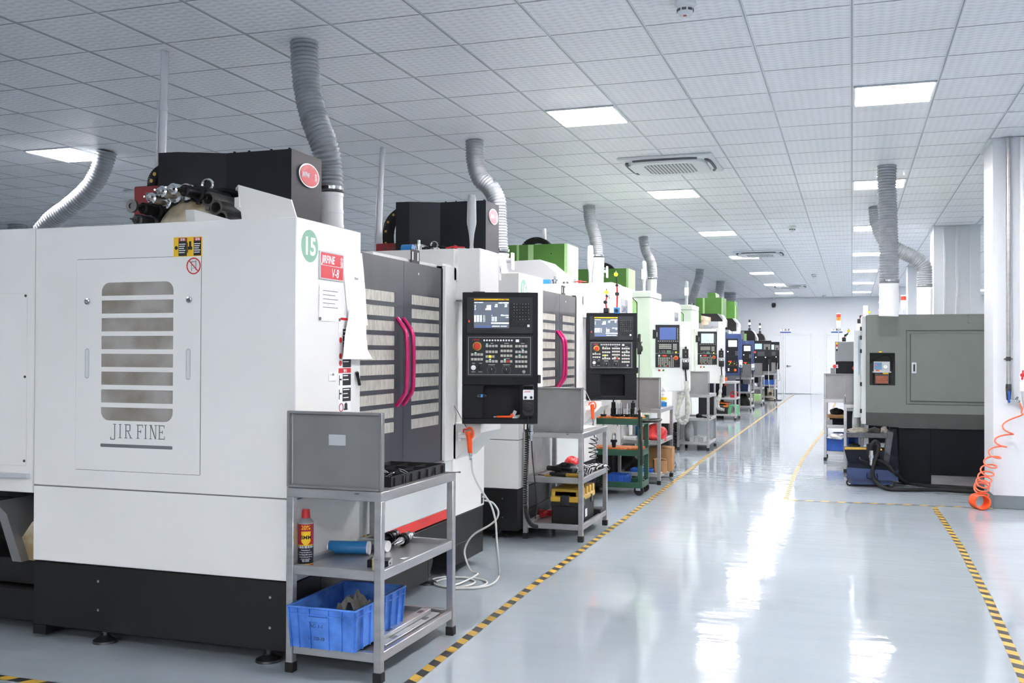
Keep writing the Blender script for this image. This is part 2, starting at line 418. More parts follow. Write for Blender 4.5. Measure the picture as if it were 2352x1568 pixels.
# ---------------------------------------------------------------- ceiling lights
def light_proto():
    r = thing('ceiling_light', 'x', 'ceiling light')
    f = MB(); w, h = TX / 2 - .012, TY / 2 - .008
    for a in ((-w, w, -h, -h + .018), (-w, w, h - .018, h), (-w, -w + .018, -h + .018, h - .018), (w - .018, w, -h + .018, h - .018)): f.box(a[0], a[1], a[2], a[3], -.012, 0)
    obj('frame', f, 'gridwhite', r); obj('diffuser', MB().box(-w + .018, w - .018, -h + .018, h - .018, -.014, -.002), 'lampwhite', r)
    return r
LP = light_proto(); first = True
words = ['first', 'second', 'third', 'fourth', 'fifth', 'sixth', 'seventh', 'eighth']
for col, X in enumerate((.5 * TX, -3.5 * TX, -12.5 * TX, 6.5 * TX)):
    for k in range(-7, 7):
        Y = LY0 + TY / 2 + k * 7 * TY
        if Y < YN + 1 or (k == -1 and col) or (k == -2 and col == 1): continue
        if col == 0 and k >= 0: lb, gp = 'square ceiling light, %s from the smoke detector end, in the row over the lathe side' % words[k], 'lights over the lathe side'
        elif col == 1 and k >= 0: lb, gp = 'square ceiling light, %s along the row over the aisle beside the machine panels' % words[k], 'lights over the machine side'
        elif col == 2 and k in (0, 1): lb, gp = ['lit ceiling panel beside the drooping grey hose, behind the white machine', 'lit ceiling panel low behind the tool carousel'][k], 'lights beyond the machines'
        elif col == 3: lb, gp = 'ceiling light panel beyond the white pillars', 'lights beyond the pillars'
        else: lb, gp = 'ceiling light panel out over the unseen part of the hall', 'other hall lights'
        if first: o = LP; first = False; o.location = (X, Y, CZ); o['label'] = lb; o['group'] = gp
        else: dup(LP, (X, Y, CZ), 0, lb, gp)
# ---------------------------------------------------------------- air conditioner cassettes and ceiling fittings
def cassette():
    r = thing('ceiling_air_conditioner', 'x', 'air conditioner')
    a = MB().box(-.49, .49, -.49, .49, -.03, 0, .015); obj('housing', a, 'acwhite', r)
    p = MB().rrect((-.39, .39, -.03), (1, 0, 0), (0, -1, 0), .78, .78, .16, .03, 8); obj('grille_panel', p, 'acwhite', r)
    gmb = MB().rrect((-.26, .27, -.0605), (1, 0, 0), (0, -1, 0), .52, .54, .1, .002, 6)
    obj('grille', gmb, 'acgrille', r)
    for q in range(4):
        T = M.Rotation(q * PI / 2, 4, 'Z'); s = MB(T)
        s.tube(spline([(-.33, -.41, -.033), (-.22, -.435, -.035), (0, -.44, -.035), (.22, -.435, -.035), (.33, -.41, -.033)], 5), .017, 6); obj('outlet', s, 'vent', r)
        f = MB(T).box(-.2, .2, -.43, -.4, -.05, -.044, .002); obj('flap', f, 'acwhite', r)
    return r
mg = mat('acgrille', 'e4e8ea', .5); N_, L_ = nodes(mg)
tc = N_.new('ShaderNodeTexCoord'); ck = N_.new('ShaderNodeTexChecker'); ck.inputs['Scale'].default_value = 38; mp_ = N_.new('ShaderNodeMapping'); mp_.inputs['Rotation'].default_value = (0, 0, PI / 4)
L_.new(tc.outputs['Object'], mp_.inputs[0]); L_.new(mp_.outputs[0], ck.inputs['Vector']); ck.inputs['Color1'].default_value = lin('3c444b'); ck.inputs['Color2'].default_value = lin('e4e8ea'); L_.new(ck.outputs[0], N_['Principled BSDF'].inputs['Base Color'])
AC = cassette()
AC.location = (-1.83, 10.73, CZ); AC['label'] = 'ceiling cassette air conditioner with oval dotted grille over the aisle'; AC['group'] = 'cassette air conditioners'
for (x, y, lb) in ((-1.75, 20.8, 'ceiling cassette air conditioner between the third and fourth aisle lights'), (-1.75, 31.2, 'small far ceiling cassette air conditioner by the end wall'),
                   (-8.2, 10.9, 'ceiling cassette air conditioner behind the drooping grey hose')):
    dup(AC, (x, y, CZ), 0, lb, 'cassette air conditioners')
def detector(x, y, label, k=1):
    r = thing('smoke_detector', label, 'smoke detector', (x, y, CZ - .004), 0, 'smoke detectors on the ceiling')
    obj('base', MB().lathe((0, 0, 0), (0, 0, -1), [(0, .062), (.022, .062), (.034, .05)]), 'acwhite', r)
    h = MB().lathe((0, 0, -.034), (0, 0, -1), [(0, .046), (.03, .044), (.048, .03), (.052, .012)]); obj('sensor_head', h, 'acwhite', r)
    s = MB()
    for i in range(8):
        a = i * PI / 4; s.T = M.Rotation(a, 4, 'Z'); s.box(-.013, .013, -.0475, -.044, -.06, -.046)
    obj('slots', s, 'vent', r); obj('indicator', MB().disc((0, -.012, -.087), (0, 0, 1), .01, .004), 'red', r)
detector(*at(1574, 2, Z=CZ)[:2], 'white round smoke detector with a red spot, large at the ceiling edge')
detector(*at(1820, 519, Z=CZ)[:2], 'small smoke detector beside the third aisle light')
detector(*at(1870, 630, Z=CZ)[:2], 'tiny smoke detector near the far cassette')
detector(*at(1893, 677, Z=CZ)[:2], 'tiniest smoke detector close to the end wall')
p = at(1777, 690, Y=WY - .12); r = thing('security_camera', 'black dome camera on a short white stem at the end wall', 'camera', (p.x, p.y, CZ))
obj('stem', MB().cyl((0, 0, -.004), (0, 0, -.2), .022), 'acwhite', r); obj('dome', MB().lathe((0, 0, -.2), (0, 0, -1), [(0, .06), (.06, .075), (.12, .07), (.16, .04), (.17, .0)]), 'blackp', r)
obj('bracket', MB().box(-.03, .03, 0, .12, -.03, -.004), 'acwhite', r)
# ================================================================ the two white machining centres with dark doors
CS, SN = math.cos(YAW), math.sin(YAW)
def turn(p, rz=YAW): return M.Translation(V(p)) @ M.Rotation(rz, 4, 'Z')

def fanuc_panel(root, T, marks=True):
    """black swivel control panel; its space: x along the width, -y to the viewer, z up."""
    s = .0006
    def U(x): return (x - 290) * s
    def Z(y): return (1455 - y) * s
    w, h = U(1085), Z(73)
    b = MB(T); d = .1
    ox0, ox1, oz0, oz1 = U(507), U(902), Z(1395), Z(1050)
    b.box(0, w, .0, d, oz1, h, .004); b.box(0, w, 0, d, 0, oz0, .004); b.box(0, ox0, 0, d, oz0, oz1); b.box(ox1, w, 0, d, oz0, oz1)
    b.box(ox0, ox1, d - .006, d, oz0, oz1)
    for x, sx in ((ox0, 1), (ox1, -1)):
        for z, sz in ((oz0, 1), (oz1, -1)):
            pts = [(x, 0, z)] + [(x + sx * .02 * (1 - math.sin(a)), 0, z + sz * .02 * (1 - math.cos(a))) for a in [i * PI / 8 for i in range(5)]]
            b.prism(pts, (0, d - .01, 0))
    P = obj('control_panel', b, 'panelblack', root)
    o = MB(T); o.rrect((U(340), -.010, Z(503)), (1, 0, 0), (0, 0, 1), U(1028) - U(340), Z(125) - Z(503), .004, -.011); obj('display_unit', o, 'panelgrey', P)
    o = MB(T).box(U(412), U(780), -.0125, -.010, Z(448), Z(172)); obj('display_screen', o, 'screen', P)
    o = MB(T).box(U(412), U(780), -.0125, -.010, Z(158), Z(141)); o.m = 1
    o.text('FANUC', (U(420), -.0127, Z(156)), (1, 0, 0), (0, 0, 1), .009); o.m = 2; o.text('Series 0i', (U(662), -.0127, Z(155)), (1, 0, 0), (0, 0, 1), .007); o.text('Plus', (U(725), -.0127, Z(156)), (1, 0, 0), (0, 0, 1), .010, .02)
    obj('brand_strip', o, ['yellow', 'red', 'ink'], P, None)
    o = MB(T); R_, U_ = (1, 0, 0), (0, 0, 1)
    def tx(t, x, y, sz, bold=.01, al='LEFT'): o.text(t, (U(x), -.0128, Z(y)), R_, U_, sz * s, bold, align=al)
    tx('ACTUAL POSITION', 415, 185, 11); tx('1.NC N00020', 776, 191, 19, .02, 'RIGHT')
    for i, (a, v) in enumerate((('X', '-0.333'), ('Y', '11.267'), ('Z', '200.000'))): tx(a, 420, 222 + 18 * i, 18); tx(v, 592, 222 + 18 * i, 19, .03, 'RIGHT')
    for i in range(6): tx('G%02d  G%02d  G%02d' % (17 + i * 3, 40 + i * 4, 54 + i * 5), 414, 324 + 12 * i, 13); tx('%d  S' % (i % 3), 510, 324 + 12 * i, 12)
    for i in range(3): tx('%3.3f' % (i * 31.7), 660, 205 + 12 * i, 11, al='RIGHT'); tx('%3.3f' % (i * 9.7), 760, 205 + 12 * i, 11, al='RIGHT')
    tx('F', 598, 322, 15); tx('500mm/min', 776, 320, 17, .03, 'RIGHT'); tx('S 2400', 776, 340, 12, al='RIGHT')
    for i in range(4): tx('%d.%03d  M%02d' % (i, i * 37, i * 9), 598, 340 + 13 * i, 12)
    o.box(U(594), U(778), -.0128, -.0124, Z(403), Z(391))
    for i in range(5): o.m = 1; o.box(U(432 + i * 31), U(459 + i * 31), -.0128, -.0124, Z(447), Z(425)); o.m = 0
    for i in range(5): tx(('EXEC', 'PARA', 'SET', 'MON', 'NEXT')[i], 603 + 31 * i, 434, 12, .03)
    o.m = 1; o.box(U(594), U(596), -.0127, -.0124, Z(448), Z(205)); o.box(U(412), U(780), -.0127, -.0124, Z(301), Z(300))
    obj('readout', o, ['glow', 'screenblue'], P, None)
    k = MB(T)
    def key(x, y, wx, wy, m=0, dep=.004, y0=-.010): k.m = m; k.box(U(x - wx / 2), U(x + wx / 2), y0 - dep, y0 + .001, Z(y + wy / 2), Z(y - wy / 2), .0006)
    for y in (195, 227, 257, 288, 327, 355):
        for i in range(6): key(835 + i * 30.6, y, 22, 22)
    for y in (195, 222, 250, 277, 314, 342, 368, 396, 430): key(802, y, 19, 19)
    for x in (407, 443, 477, 510, 541, 571, 612, 645, 678, 708, 740, 779): key(x, 475, 21, 21)
    for x, y in ((848, 393), (848, 426), (878, 410), (908, 393), (908, 426), (940, 410), (985, 393)): key(x, y, 22, 22)
    key(985, 424, 26, 26, 1)
    obj('keys', k, ['keydark', 'sheet'], P, None)
    t = MB(T)
    for j, y in enumerate((195, 227, 257, 288, 327, 355)):
        for i in range(6): t.text('OXYZGPMSTKUVHDF0123456789ABCEIJLNQRW'[j * 6 + i], (U(829 + i * 30.6), -.0142, Z(y + 6)), R_, U_, 13 * s, .01)
    obj('key_legends', t, 'plasticgrey', P, None)
    o = MB(T).box(U(352), U(372), -.016, -.010, Z(398), Z(362), .002); o.m = 1; o.box(U(356), U(368), -.019, -.016, Z(390), Z(368), .001); obj('power_switch', o, ['blackp', 'glowred'], P)
    # operator panel
    o = MB(T); o.rrect((U(338), -.010, Z(957)), (1, 0, 0), (0, 0, 1), U(1028) - U(338), Z(527) - Z(957), .006, -.011); O = obj('operator_panel', o, 'panelgrey', P)
    o = MB(T)
    for a in ((355, 1008, 545, 548), (355, 1008, 936, 939), (355, 358, 545, 939), (1005, 1008, 545, 939)): o.box(U(a[0]), U(a[1]), -.0108, -.010, Z(a[3]), Z(a[2]))
    o.m = 1; o.text('J', (U(393), -.0105, Z(582)), R_, U_, .016, .03, shear=.2); o.m = 2; o.text('IRFINE', (U(408), -.0105, Z(580)), R_, U_, .0125, .03, shear=.25)
    o.m = 0
    for x, y, w_ in ((590, 608, 26), (733, 608, 46), (905, 608, 40), (905, 666, 30), (565, 832, 70), (720, 832, 74), (730, 769, 60), (390, 908, 38), (462, 908, 38), (395, 818, 30), (470, 818, 30)): o.box(U(x), U(x + w_), -.0105, -.010, Z(y + 4), Z(y - 2))
    for cx in (600, 755):
        for i in range(17):
            a = math.radians(-130 + i * 16.25); c_ = V((U(cx) + math.sin(a) * 45 * s, -.0105, Z(890) + math.cos(a) * 45 * s)); o.box(c_.x - .001, c_.x + .001, -.0106, -.010, c_.z - .001, c_.z + .001)
    obj('panel_print', o, ['key', 'signblue', 'red'], P, None)
    k = MB(T)
    def kr(xs, y, special={}):
        for x in xs: key(x, y, 27, 26, special.get(x, 0), .005)
    A, B_, C_, D = [550, 583, 616, 649], [706, 738, 771, 803], [860, 893, 926, 959], [397, 430, 462, 495]
    for y in (638, 698, 798): kr(A, y)
    kr(A[:3], 748, {583: 1})
    for y in (638, 688, 738): kr(B_, y)
    kr(B_, 798, {771: 2})
    for y in (638, 698, 750, 800, 850): kr(C_, y)
    for y in (727, 777): kr(D, y)
    for i in range(11): k.m = 3; k.disc((U(521 + i * 29), -.010, Z(578)), T.to_3x3().inverted() @ T.to_3x3() @ V((0, -1, 0)), 10 * s, .003, 10)
    key(869, 582, 36, 28, 3, .005); key(952, 580, 36, 28, 4, .005)
    for x, y in ((550, 616), (430, 708), (928, 680), (893, 730), (583, 776), (738, 780)): key(x, y, 18, 5, 5, .001)
    obj('keypad', k, ['key', 'glowyellow', 'knobred', 'sheet', 'keydark', 'glowgreen'], P, None)
    o = MB(T).disc((U(447), -.010, Z(640)), (0, -1, 0), 47 * s, .002, 28); o.m = 1; o.lathe((U(447), -.012, Z(640)), (0, -1, 0), [(0, .013), (.012, .013), (.014, .02), (.022, .021), (.028, .017), (.030, .0)], 24)
    obj('emergency_stop', o, ['tapeyellow', 'knobred'], P)
    for x, y, c in ((409, 865, 'sheet'), (482, 862, 'keydark')): obj('push_button', MB(T).lathe((U(x), -.010, Z(y)), (0, -1, 0), [(0, .0155), (.006, .0155), (.009, .012), (.0095, 0)], 18), c, P)
    for x in (600, 755):
        o = MB(T).lathe((U(x), -.010, Z(890)), (0, -1, 0), [(0, .014), (.012, .013), (.013, 0)], 18); o.box(U(x) - .003, U(x) + .003, -.027, -.021, Z(890) - .014, Z(890) + .014, .001); o.m = 1; o.box(U(x) - .001, U(x) + .001, -.0275, -.0268, Z(890), Z(890) + .012)
        obj('rotary_knob', o, ['keydark', 'sheet'], P)
    obj('key_switch', MB(T).lathe((U(938), -.010, Z(908)), (0, -1, 0), [(0, .0105), (.006, .0105), (.007, .006), (.009, .005), (.009, 0)], 16), 'chrome', P)
    hb = MB(T).box(w, w + .02, .02, .08, Z(1030), Z(940), .004); obj('hinge', hb, 'blackp', P)
    return P

def pendant(label, T, cord, coil, cordr=.004, coilR=.011, kind='black'):
    """hand-wheel pendant; T is its place on the panel, face -y."""
    p = T.translation; r = thing('handwheel_pendant', label, 'pendant', p, 0, 'handwheel pendants')
    L = M.Translation(-p) @ T
    o = MB(L).rrect((-.036, 0, -.165), (1, 0, 0), (0, 0, 1), .072, .13, .022, .032); o.box(-.036, .036, -.028, .0, -.06, .0, .008)
    o.box(-.034, -.026, -.026, -.006, -.01, .028, .003); o.box(.026, .034, -.026, -.006, -.01, .028, .003); o.box(-.034, .034, -.026, -.006, .018, .03, .004)
    obj('body', o, 'blackp', r)
    o = MB(L).box(-.034, .034, -.0335, -.0275, -.064, -.002, .002); o.m = 1; o.text('JIRFINE', (-.026, -.0337, -.018), (1, 0, 0), (0, 0, 1), .012, .02, shear=.2); o.m = 2
    for x in (-.018, .018): o.lathe((x, -.0335, -.05), (0, -1, 0), [(0, .009), (.008, .008), (.008, 0)], 12)
    obj('selector_plate', o, ['sheet', 'red', 'keydark'], r)
    o = MB(L).lathe((0, -.032, -.11), (0, -1, 0), [(0, .031), (.01, .031), (.012, .028), (.012, .02), (.017, .019), (.018, 0)], 24); obj('dial', o, 'keydark', r)
    q = wmb(r); q.tube(cord, cordr, 6); obj('cord', q, 'rubber', r)
    if coil:
        hp = helix(coil, coilR, sum((coil[i + 1] - coil[i]).length for i in range(len(coil) - 1)) / .0095, 9); q = wmb(r); q.tube(hp, .0042, 5); obj('coiled_cord', q, 'rubber', r)
    return r

def make_vmc(loc, num, label, colz, first):
    r = thing('machining_center', label, 'machining centre', loc, 0, 'white machining centres with dark doors'); mb = MB
    # enclosure
    e = mb().box(-1.5, 0, 0, .64, .768, 2.06, .004); e.box(-1.5, -.02, 1.79, 2.5, .39, 2.0, .004); e.box(-1.5, -1.2, .64, 1.78, .39, 1.99); e.box(-.12, -.06, .9, 1.79, 1.955, 1.99, .003); e.box(-.11, -.0, 1.79, 1.97, .757, 1.985, .003); e.box(-1.0, -.0, 1.93, 2.5, 1.9, 2.105, .004)
    en = obj('enclosure', e, 'white', r)
    e = mb().box(-1.5, 0, 0, .64, .39, .764, .004); e.box(-.02, 0, 1.93, 2.5, .39, .98, .003); e.box(-.2, -.02, .64, 2.5, .39, .76); obj('lower_enclosure', e, 'white', r)
    obj('joint_gap', mb().box(-1.498, -.003, .003, .6, .763, .769), 'seam', r)
    b = mb().box(-1.5, -.006, .006, .25, .065, .385, .004); b.box(-1.5, -.006, .25, 2.5, .2, .385, .004); b.box(-1.5, -1.42, .006, .25, .02, .065); b.box(-.28, -.006, .25, 1.55, .2 - .13, .2, .003); b.box(-.28, -.006, 1.95, 2.5, .07, .2, .003)
    b.prism([(-.006, 1.55, .2), (-.006, 1.55, .07), (-.006, 1.62, .17), (-.006, 1.62, .2)], (-.27, 0, 0)); b.prism([(-.006, 1.95, .2), (-.006, 1.95, .07), (-.006, 1.88, .17), (-.006, 1.88, .2)], (-.27, 0, 0))
    bs = obj('base', b, 'black', r)
    s = mb()
    for x, z in ((-1.1, .31), (-1.1, .17), (-.13, .31), (-.13, .17)): s.lathe((x, .007, z), (0, -1, 0), [(0, .008), (.003, .007), (.004, 0)], 10)
    obj('bolt', s, 'chrome', bs)
    for x, y in ((-1.1, .06), (-.17, .06), (-.1, 1.75)):
        f = mb().cyl((x, y, .03), (x, y, .2), .013, n=10); f.lathe((x, y, 0), (0, 0, 1), [(0, .062), (.012, .06), (.03, .025), (.035, .022), (.035, 0)], 20); f.cyl((x, y, .05), (x, y, .065), .022, n=6); obj('leveling_foot', f, 'gunmetal', r)
    # side door with slotted window
    x0, x1, z0, z1 = -1.237, -.512, .857, 1.893; zt = [1.776 - .0813 * 0, ]
    d = mb(); y0, y1 = -.0035, .0
    wx0, wx1 = -1.085, -.665; top, n, pt, sh = 1.777, 8, .0872, .0645
    d.box(x0, wx0, y0, y1, z0, z1); d.box(wx1, x1, y0, y1, z0, z1); d.box(wx0, wx1, y0, y1, top, z1); bot = top - pt * 7 - sh
    for i in range(7): d.box(wx0, wx1, y0, y1, top - pt * (i + 1), top - pt * i - sh)
    d.box(wx0, wx1, y0, y1, z0, bot); R = .045
    for x, sx in ((wx0, 1), (wx1, -1)):
        for z, sz in ((top, -1), (bot, 1)):
            d.prism([(x, y0, z)] + [(x + sx * R * (1 - math.sin(a)), y0, z + sz * R * (1 - math.cos(a))) for a in [i * PI / 10 for i in range(6)]], (0, y1 - y0, 0))
    sd = obj('side_door', d, 'white', r)
    g = mb()
    for i in range(8): g.box(wx0 - .0, wx1 + .0, -.0012, -.0002, top - pt * i - sh, top - pt * i)
    obj('window_panel', g, 'mesh2', sd)
    g = mb(); t_ = .0022
    for a in ((x0 - t_, x0, z0, z1), (x1, x1 + t_, z0, z1), (x0, x1, z1, z1 + t_), (x0, x1, z0 - t_, z0)): g.box(a[0], a[1], -.0015, 0, a[2], a[3])
    obj('door_gap', g, 'seam', sd)
    for x in (-1.17, -.575): obj('latch', mb().lathe((x, y0, 1.686), (0, -1, 0), [(0, .016), (.006, .015), (.007, .009), (.003, .008), (.003, 0)], 18), 'chrome', sd)
    for x in (-1.17, -.578):
        h = mb().rrect((x - .013, y0, 1.305), (1, 0, 0), (0, 0, 1), .026, .15, .013, .0016, 6); h.m = 1; h.rrect((x - .008, y0 - .0016, 1.312), (1, 0, 0), (0, 0, 1), .016, .136, .008, .0006, 6); obj('recessed_grip', h, ['plasticgrey', 'lightgrey'], sd)
    # thin serif letters JIR FINE
    t = mb(); yy = y0 - .0008
    def bar(x, z, w, h): t.box(x, x + w, yy, y0, z, z + h)
    zb, H, lw = .99 + .028, .068, .0048; xs = -1.023
    def ser(x, z): bar(x - .006, z, .017, .003)
    def stem(x): bar(x, zb, lw, H); ser(x, zb); ser(x, zb + H - .003)
    px = xs
    bar(px + .02, zb - .006, lw, H + .006); ser(px + .02, zb + H - .003); bar(px, zb - .009, .022, .004); bar(px - .003, zb - .009, .004, .014); px += .052      # J
    stem(px); px += .034                                                                                                                                # I
    stem(px); bar(px, zb + H - .004, .026, .004); bar(px + .024, zb + H * .55, lw, H * .42); bar(px, zb + H * .5, .026, .004); t.prism([(px + .012, yy, zb + H * .5), (px + .017, yy, zb + H * .5), (px + .036, yy, zb), (px + .03, yy, zb)], (0, .0008, 0)); ser(px + .03, zb); px += .07   # R
    def F(px): stem(px); bar(px, zb + H - .004, .03, .004); bar(px + .028, zb + H - .014, .003, .014); bar(px, zb + H * .48, .02, .004); bar(px + .018, zb + H * .4, .003, .016)
    F(px); px += .045; stem(px); px += .03
    bar(px, zb, .003, H); ser(px - .001, zb); ser(px - .001, zb + H - .003); bar(px + .03, zb, .003, H); ser(px + .029, zb + H - .003); t.prism([(px, yy, zb + H), (px + .006, yy, zb + H), (px + .033, yy, zb), (px + .027, yy, zb)], (0, .0008, 0)); px += .05
    F(px); bar(px, zb, .032, .004); bar(px + .03, zb, .003, .014)
    obj('lettering', t, 'inkgrey', sd, None); obj('underline', mb().rrect((wx0, y0, .972), (1, 0, 0), (0, 0, 1), wx1 - wx0, .016, .004, .0008), 'inkgrey', sd, None)
    # warning stickers on the side
    s = mb().box(-.665, -.508, -.0045, -.0036 + .0036, 1.893, 1.985); s.m = 1; s.box(-.637, -.59, -.0052, -.0045, 1.896, 1.982); s.box(-.552, -.51, -.0052, -.0045, 1.896, 1.982); s.m = 2; s.box(-.637, -.592, -.0058, -.0052, 1.967, 1.981); s.box(-.552, -.512, -.0058, -.0052, 1.967, 1.981)
    s.m = 3
    for xx in (-.634, -.55):
        for i in range(5): s.box(xx, xx + .036 - .004 * (i % 3), -.0056, -.0052, 1.95 - .01 * i, 1.954 - .01 * i)
        s.text('警告', (xx + .008, -.0059, 1.969), (1, 0, 0), (0, 0, 1), .013, .02)
    s.m = 1; s.disc((-.65, -.0045, 1.935), (0, -1, 0), .009, .0006, 12); s.box(-.585, -.56, -.0052, -.0045, 1.925, 1.94); s.box(-.578, -.566, -.0052, -.0045, 1.94, 1.965); s.box(-.588, -.584, -.0052, -.0045, 1.91, 1.96)
    obj('warning_sticker', s, ['yellow', 'ink', 'red', 'sheet'], r, None)
    s = mb().torus((-.552, -.0045, 1.847), (0, 1, 0), .037, .003, 28, 6); s.T = M.Translation((-.552, 0, 1.847)) @ M.Rotation(-PI / 4, 4, 'Y'); s.box(-.0022, .0022, -.006, -.0036, -.036, .036); s.T = M.Identity(4); s.m = 1
    s.prism([(-.565, -.0042, 1.822), (-.562, -.0042, 1.822), (-.562, -.0042, 1.868), (-.565, -.0042, 1.866)], (0, .0006, 0)); s.prism([(-.541, -.0042, 1.826), (-.538, -.0042, 1.826), (-.538, -.0042, 1.876), (-.541, -.0042, 1.874)], (0, .0006, 0)); s.box(-.565, -.538, -.0042, -.0036, 1.866, 1.869); s.box(-.558, -.546, -.0042, -.0036, 1.835, 1.837)
    obj('prohibition_sign', s, ['red', 'inkgrey'], r, None)
    # rear cabinet, chip tray under it
    c = mb().box(-2.3, -1.504, .0, 1.3, .725, 2.062, .004); rc = obj('rear_cabinet', c, 'white', r); obj('access_panel', mb().box(-2.2, -1.545, -.004, 0, .86, 1.735, .002), 'white', rc)
    for z in (1.72, 1.31, .885): obj('screw', mb().lathe((-1.556, -.004, z), (0, -1, 0), [(0, .007), (.003, .006), (.004, 0)], 10), 'gunmetal', rc)
    c = mb().box(-2.4, -1.505, .05, 1.0, .065, .22, .004); c.box(-2.4, -1.505, .12, 1.0, .23, .36, .004); c.box(-2.4, -1.505, .5, 1.0, .36, .7); c.box(-1.7, -1.62, .3, .5, .36, .72); c.box(-2.4, -1.51, .28, .34, .6, .64); c.box(-2.4, -1.51, .33, .4, .46, .5)
    obj('chip_tray', c, 'black', r)
    c = mb().prism([(-1.66, .1, .36), (-1.506, .1, .36), (-1.506, .1, .56), (-1.6, .1, .56), (-1.68, .1, .46)], (0, .2, 0)); obj('chute', c, 'ivory', r)
    c = mb().prism([(-1.80, .05, .66), (-1.72, .05, .60), (-1.62, .05, .36), (-1.68, .05, .36)], (0, .25, 0)); obj('guide_plate', c, 'steelpanel', r)
    obj('side_shelf', mb().prism([(-2.3, -.1, .80), (-1.53, -.02, .80), (-1.52, -.0, .80), (-2.3, -.0, .80)], (0, 0, .022)), 'plasticgrey', r)
    # front doors
    rows = [(1.777 - .0808 * i - .0565, 1.777 - .0808 * i) for i in range(10)]
    for ya, yb, sa, sb, nm, hy in ((.645, 1.218, .68, 1.105, 0, 1.13), (1.222, 1.785, 1.334, 1.751, 1, 1.215)):
        o = mb(); xa, xb = -.045, -.025
        o.box(xa, xb, ya, sa, .76, 1.965); o.box(xa, xb, sb, yb, .76, 1.965); o.box(xa, xb, sa, sb, rows[0][1], 1.965); o.box(xa, xb, sa, sb, .76, rows[-1][0])
        for i in range(9): o.box(xa, xb, sa, sb, rows[i + 1][1], rows[i][0])
        D = obj('sliding_door', o, 'doorgrey', r)
        g = mb()
        for za, zb_ in rows: g.rrect((xb - .0045, sa, za), (0, 1, 0), (0, 0, 1), sb - sa, zb_ - za, .006, .002, 3)
        obj('window_slots', g, 'mesh', D)
        hz = [1.634, 1.60, 1.55, 1.47, 1.39, 1.30, 1.225, 1.175, 1.137]; hx = [.0, .028, .058, .066, .067, .066, .06, .03, .0]
        obj('handle', mb().tube(spline([(-.025 + a, hy, z) for a, z in zip(hx, hz)], 5), .0125, 10), 'magenta', D)
    obj('door_edge', mb().box(-.06, -.02, 1.787, 1.79, .76, 1.965), 'rubber', r)
    s = mb().disc((-.025, 1.43, 1.905), (1, 0, 0), .007, .001, 12); obj('door_mark', s, 'sheet', r)
    l = mb().box(-.05, -.046, 1.37, 1.49, 1.95, 2.05, .0); l.m = 1; l.box(-.046, -.0455, 1.385, 1.4, 1.985, 2.035); l.box(-.046, -.0455, 1.46, 1.475, 1.985, 2.035); obj('track_bracket', l, ['blackp', 'sheet'], r)
    obj('apron', mb().box(-.03, -.012, .643, 1.925, .452, .757, .003), 'lightgrey', r); obj('apron_stripe', mb().box(-.03, -.010, .643, 1.925, .392, .452, .003), 'stripered', r)
    obj('sill', mb().box(-.06, -.006, .643, 1.93, .757, .765), 'steelpanel', r)
    # operator column: upper box, swivel post, lower box
    o = mb().box(-.05, .152, 2.0, 2.36, 1.776, 2.11, .006); ub = obj('upper_box', o, 'white', r)
    o = mb().box(.1, .155, 2.36, 2.40, 1.93, 2.08, .001); o.m = 1
    for a in range(4): o.T = M.Translation((.156, 2.38, 2.0)) @ M.Rotation(a * PI / 4, 4, 'X'); o.box(-.0006, .0006, -.001, .001, -.03, .03)
    o.T = M.Identity(4); obj('paper_note', o, ['sheet', 'inkgrey'], ub, None)
    o = mb().prism([(-.02, 1.97, .985), (.17, 1.97, .985), (.17, 1.97, .93), (-.0, 1.97, .757), (-.02, 1.97, .757)], (0, .38, 0)); lb = obj('lower_box', o, 'white', r)
    obj('hook_bracket', mb().box(.03, .1, 1.93, 1.972, .895, .915, .003).box(.03, .036, 1.93, 1.972, .875, .93, .002), 'whiteclean', lb)
    obj('swivel_post', mb().cyl((.045, 2.06, .985), (.045, 2.06, 1.776), .034, n=20), 'lightgrey', r)
    # lamp
    c = (.0, 2.24, 2.11)
    o = mb().lathe(c, (0, 0, 1), [(0, .03), (.01, .032), (.012, .015), (.05, .012), (.12, .018), (.19, .031), (.2, .032), (.36, .029), (.385, .024), (.39, 0)], 20); lm = obj('work_lamp', o, 'plasticgrey', r)
    o = mb().box(-.14, .06, 2.12, 2.24, 2.11, 2.118, .002); obj('lamp_plate', o, 'white', lm)
    o = mb().lathe((-.08, 2.15, 2.118), (0, 0, 1), [(0, .014), (.03, .012), (.035, 0)], 12); o.tube([(-.14, 2.13, 2.13), (-.1, 2.14, 2.14), (-.02, 2.16, 2.135)], .006, 6); obj('red_valve', o, 'red', r)
    # front plates
    o = mb().disc((.0, .12, 1.937), (1, 0, 0), .076, .0012, 40); nd = obj('number_disc', o, 'mint', r)
    obj('number', mb().text(num, (.0014, .12, 1.897), (0, 1, 0), (0, 0, 1), .115, .03, .0004, 'CENTER'), 'sheet', nd, None)
    o = mb().box(0, .006, .205, .442, 1.79, 1.925, .001); o.m = 1; o.box(.006, .0066, .217, .436, 1.796, 1.919); np_ = obj('name_plate', o, ['alu', 'platered'], r, None)
    o = mb(); o.text('JiRFINE', (.0067, .222, 1.87), (0, 1, 0), (0, 0, 1), .052, .03, .0003, shear=.2, sx=.78); o.text('合', (.0067, .405, 1.885), (0, 1, 0), (0, 0, 1), .03, .005, .0003); o.text('鴻', (.0067, .405, 1.86), (0, 1, 0), (0, 0, 1), .03, .005, .0003)
    o.box(.0066, .0069, .225, .43, 1.857, 1.8595); o.text('V-8', (.0067, .318, 1.805), (0, 1, 0), (0, 0, 1), .06, .012, .0003, shear=.15, sx=.85)
    obj('plate_lettering', o, 'sheet', np_, None)
    # column head behind the roof
    zt = colz
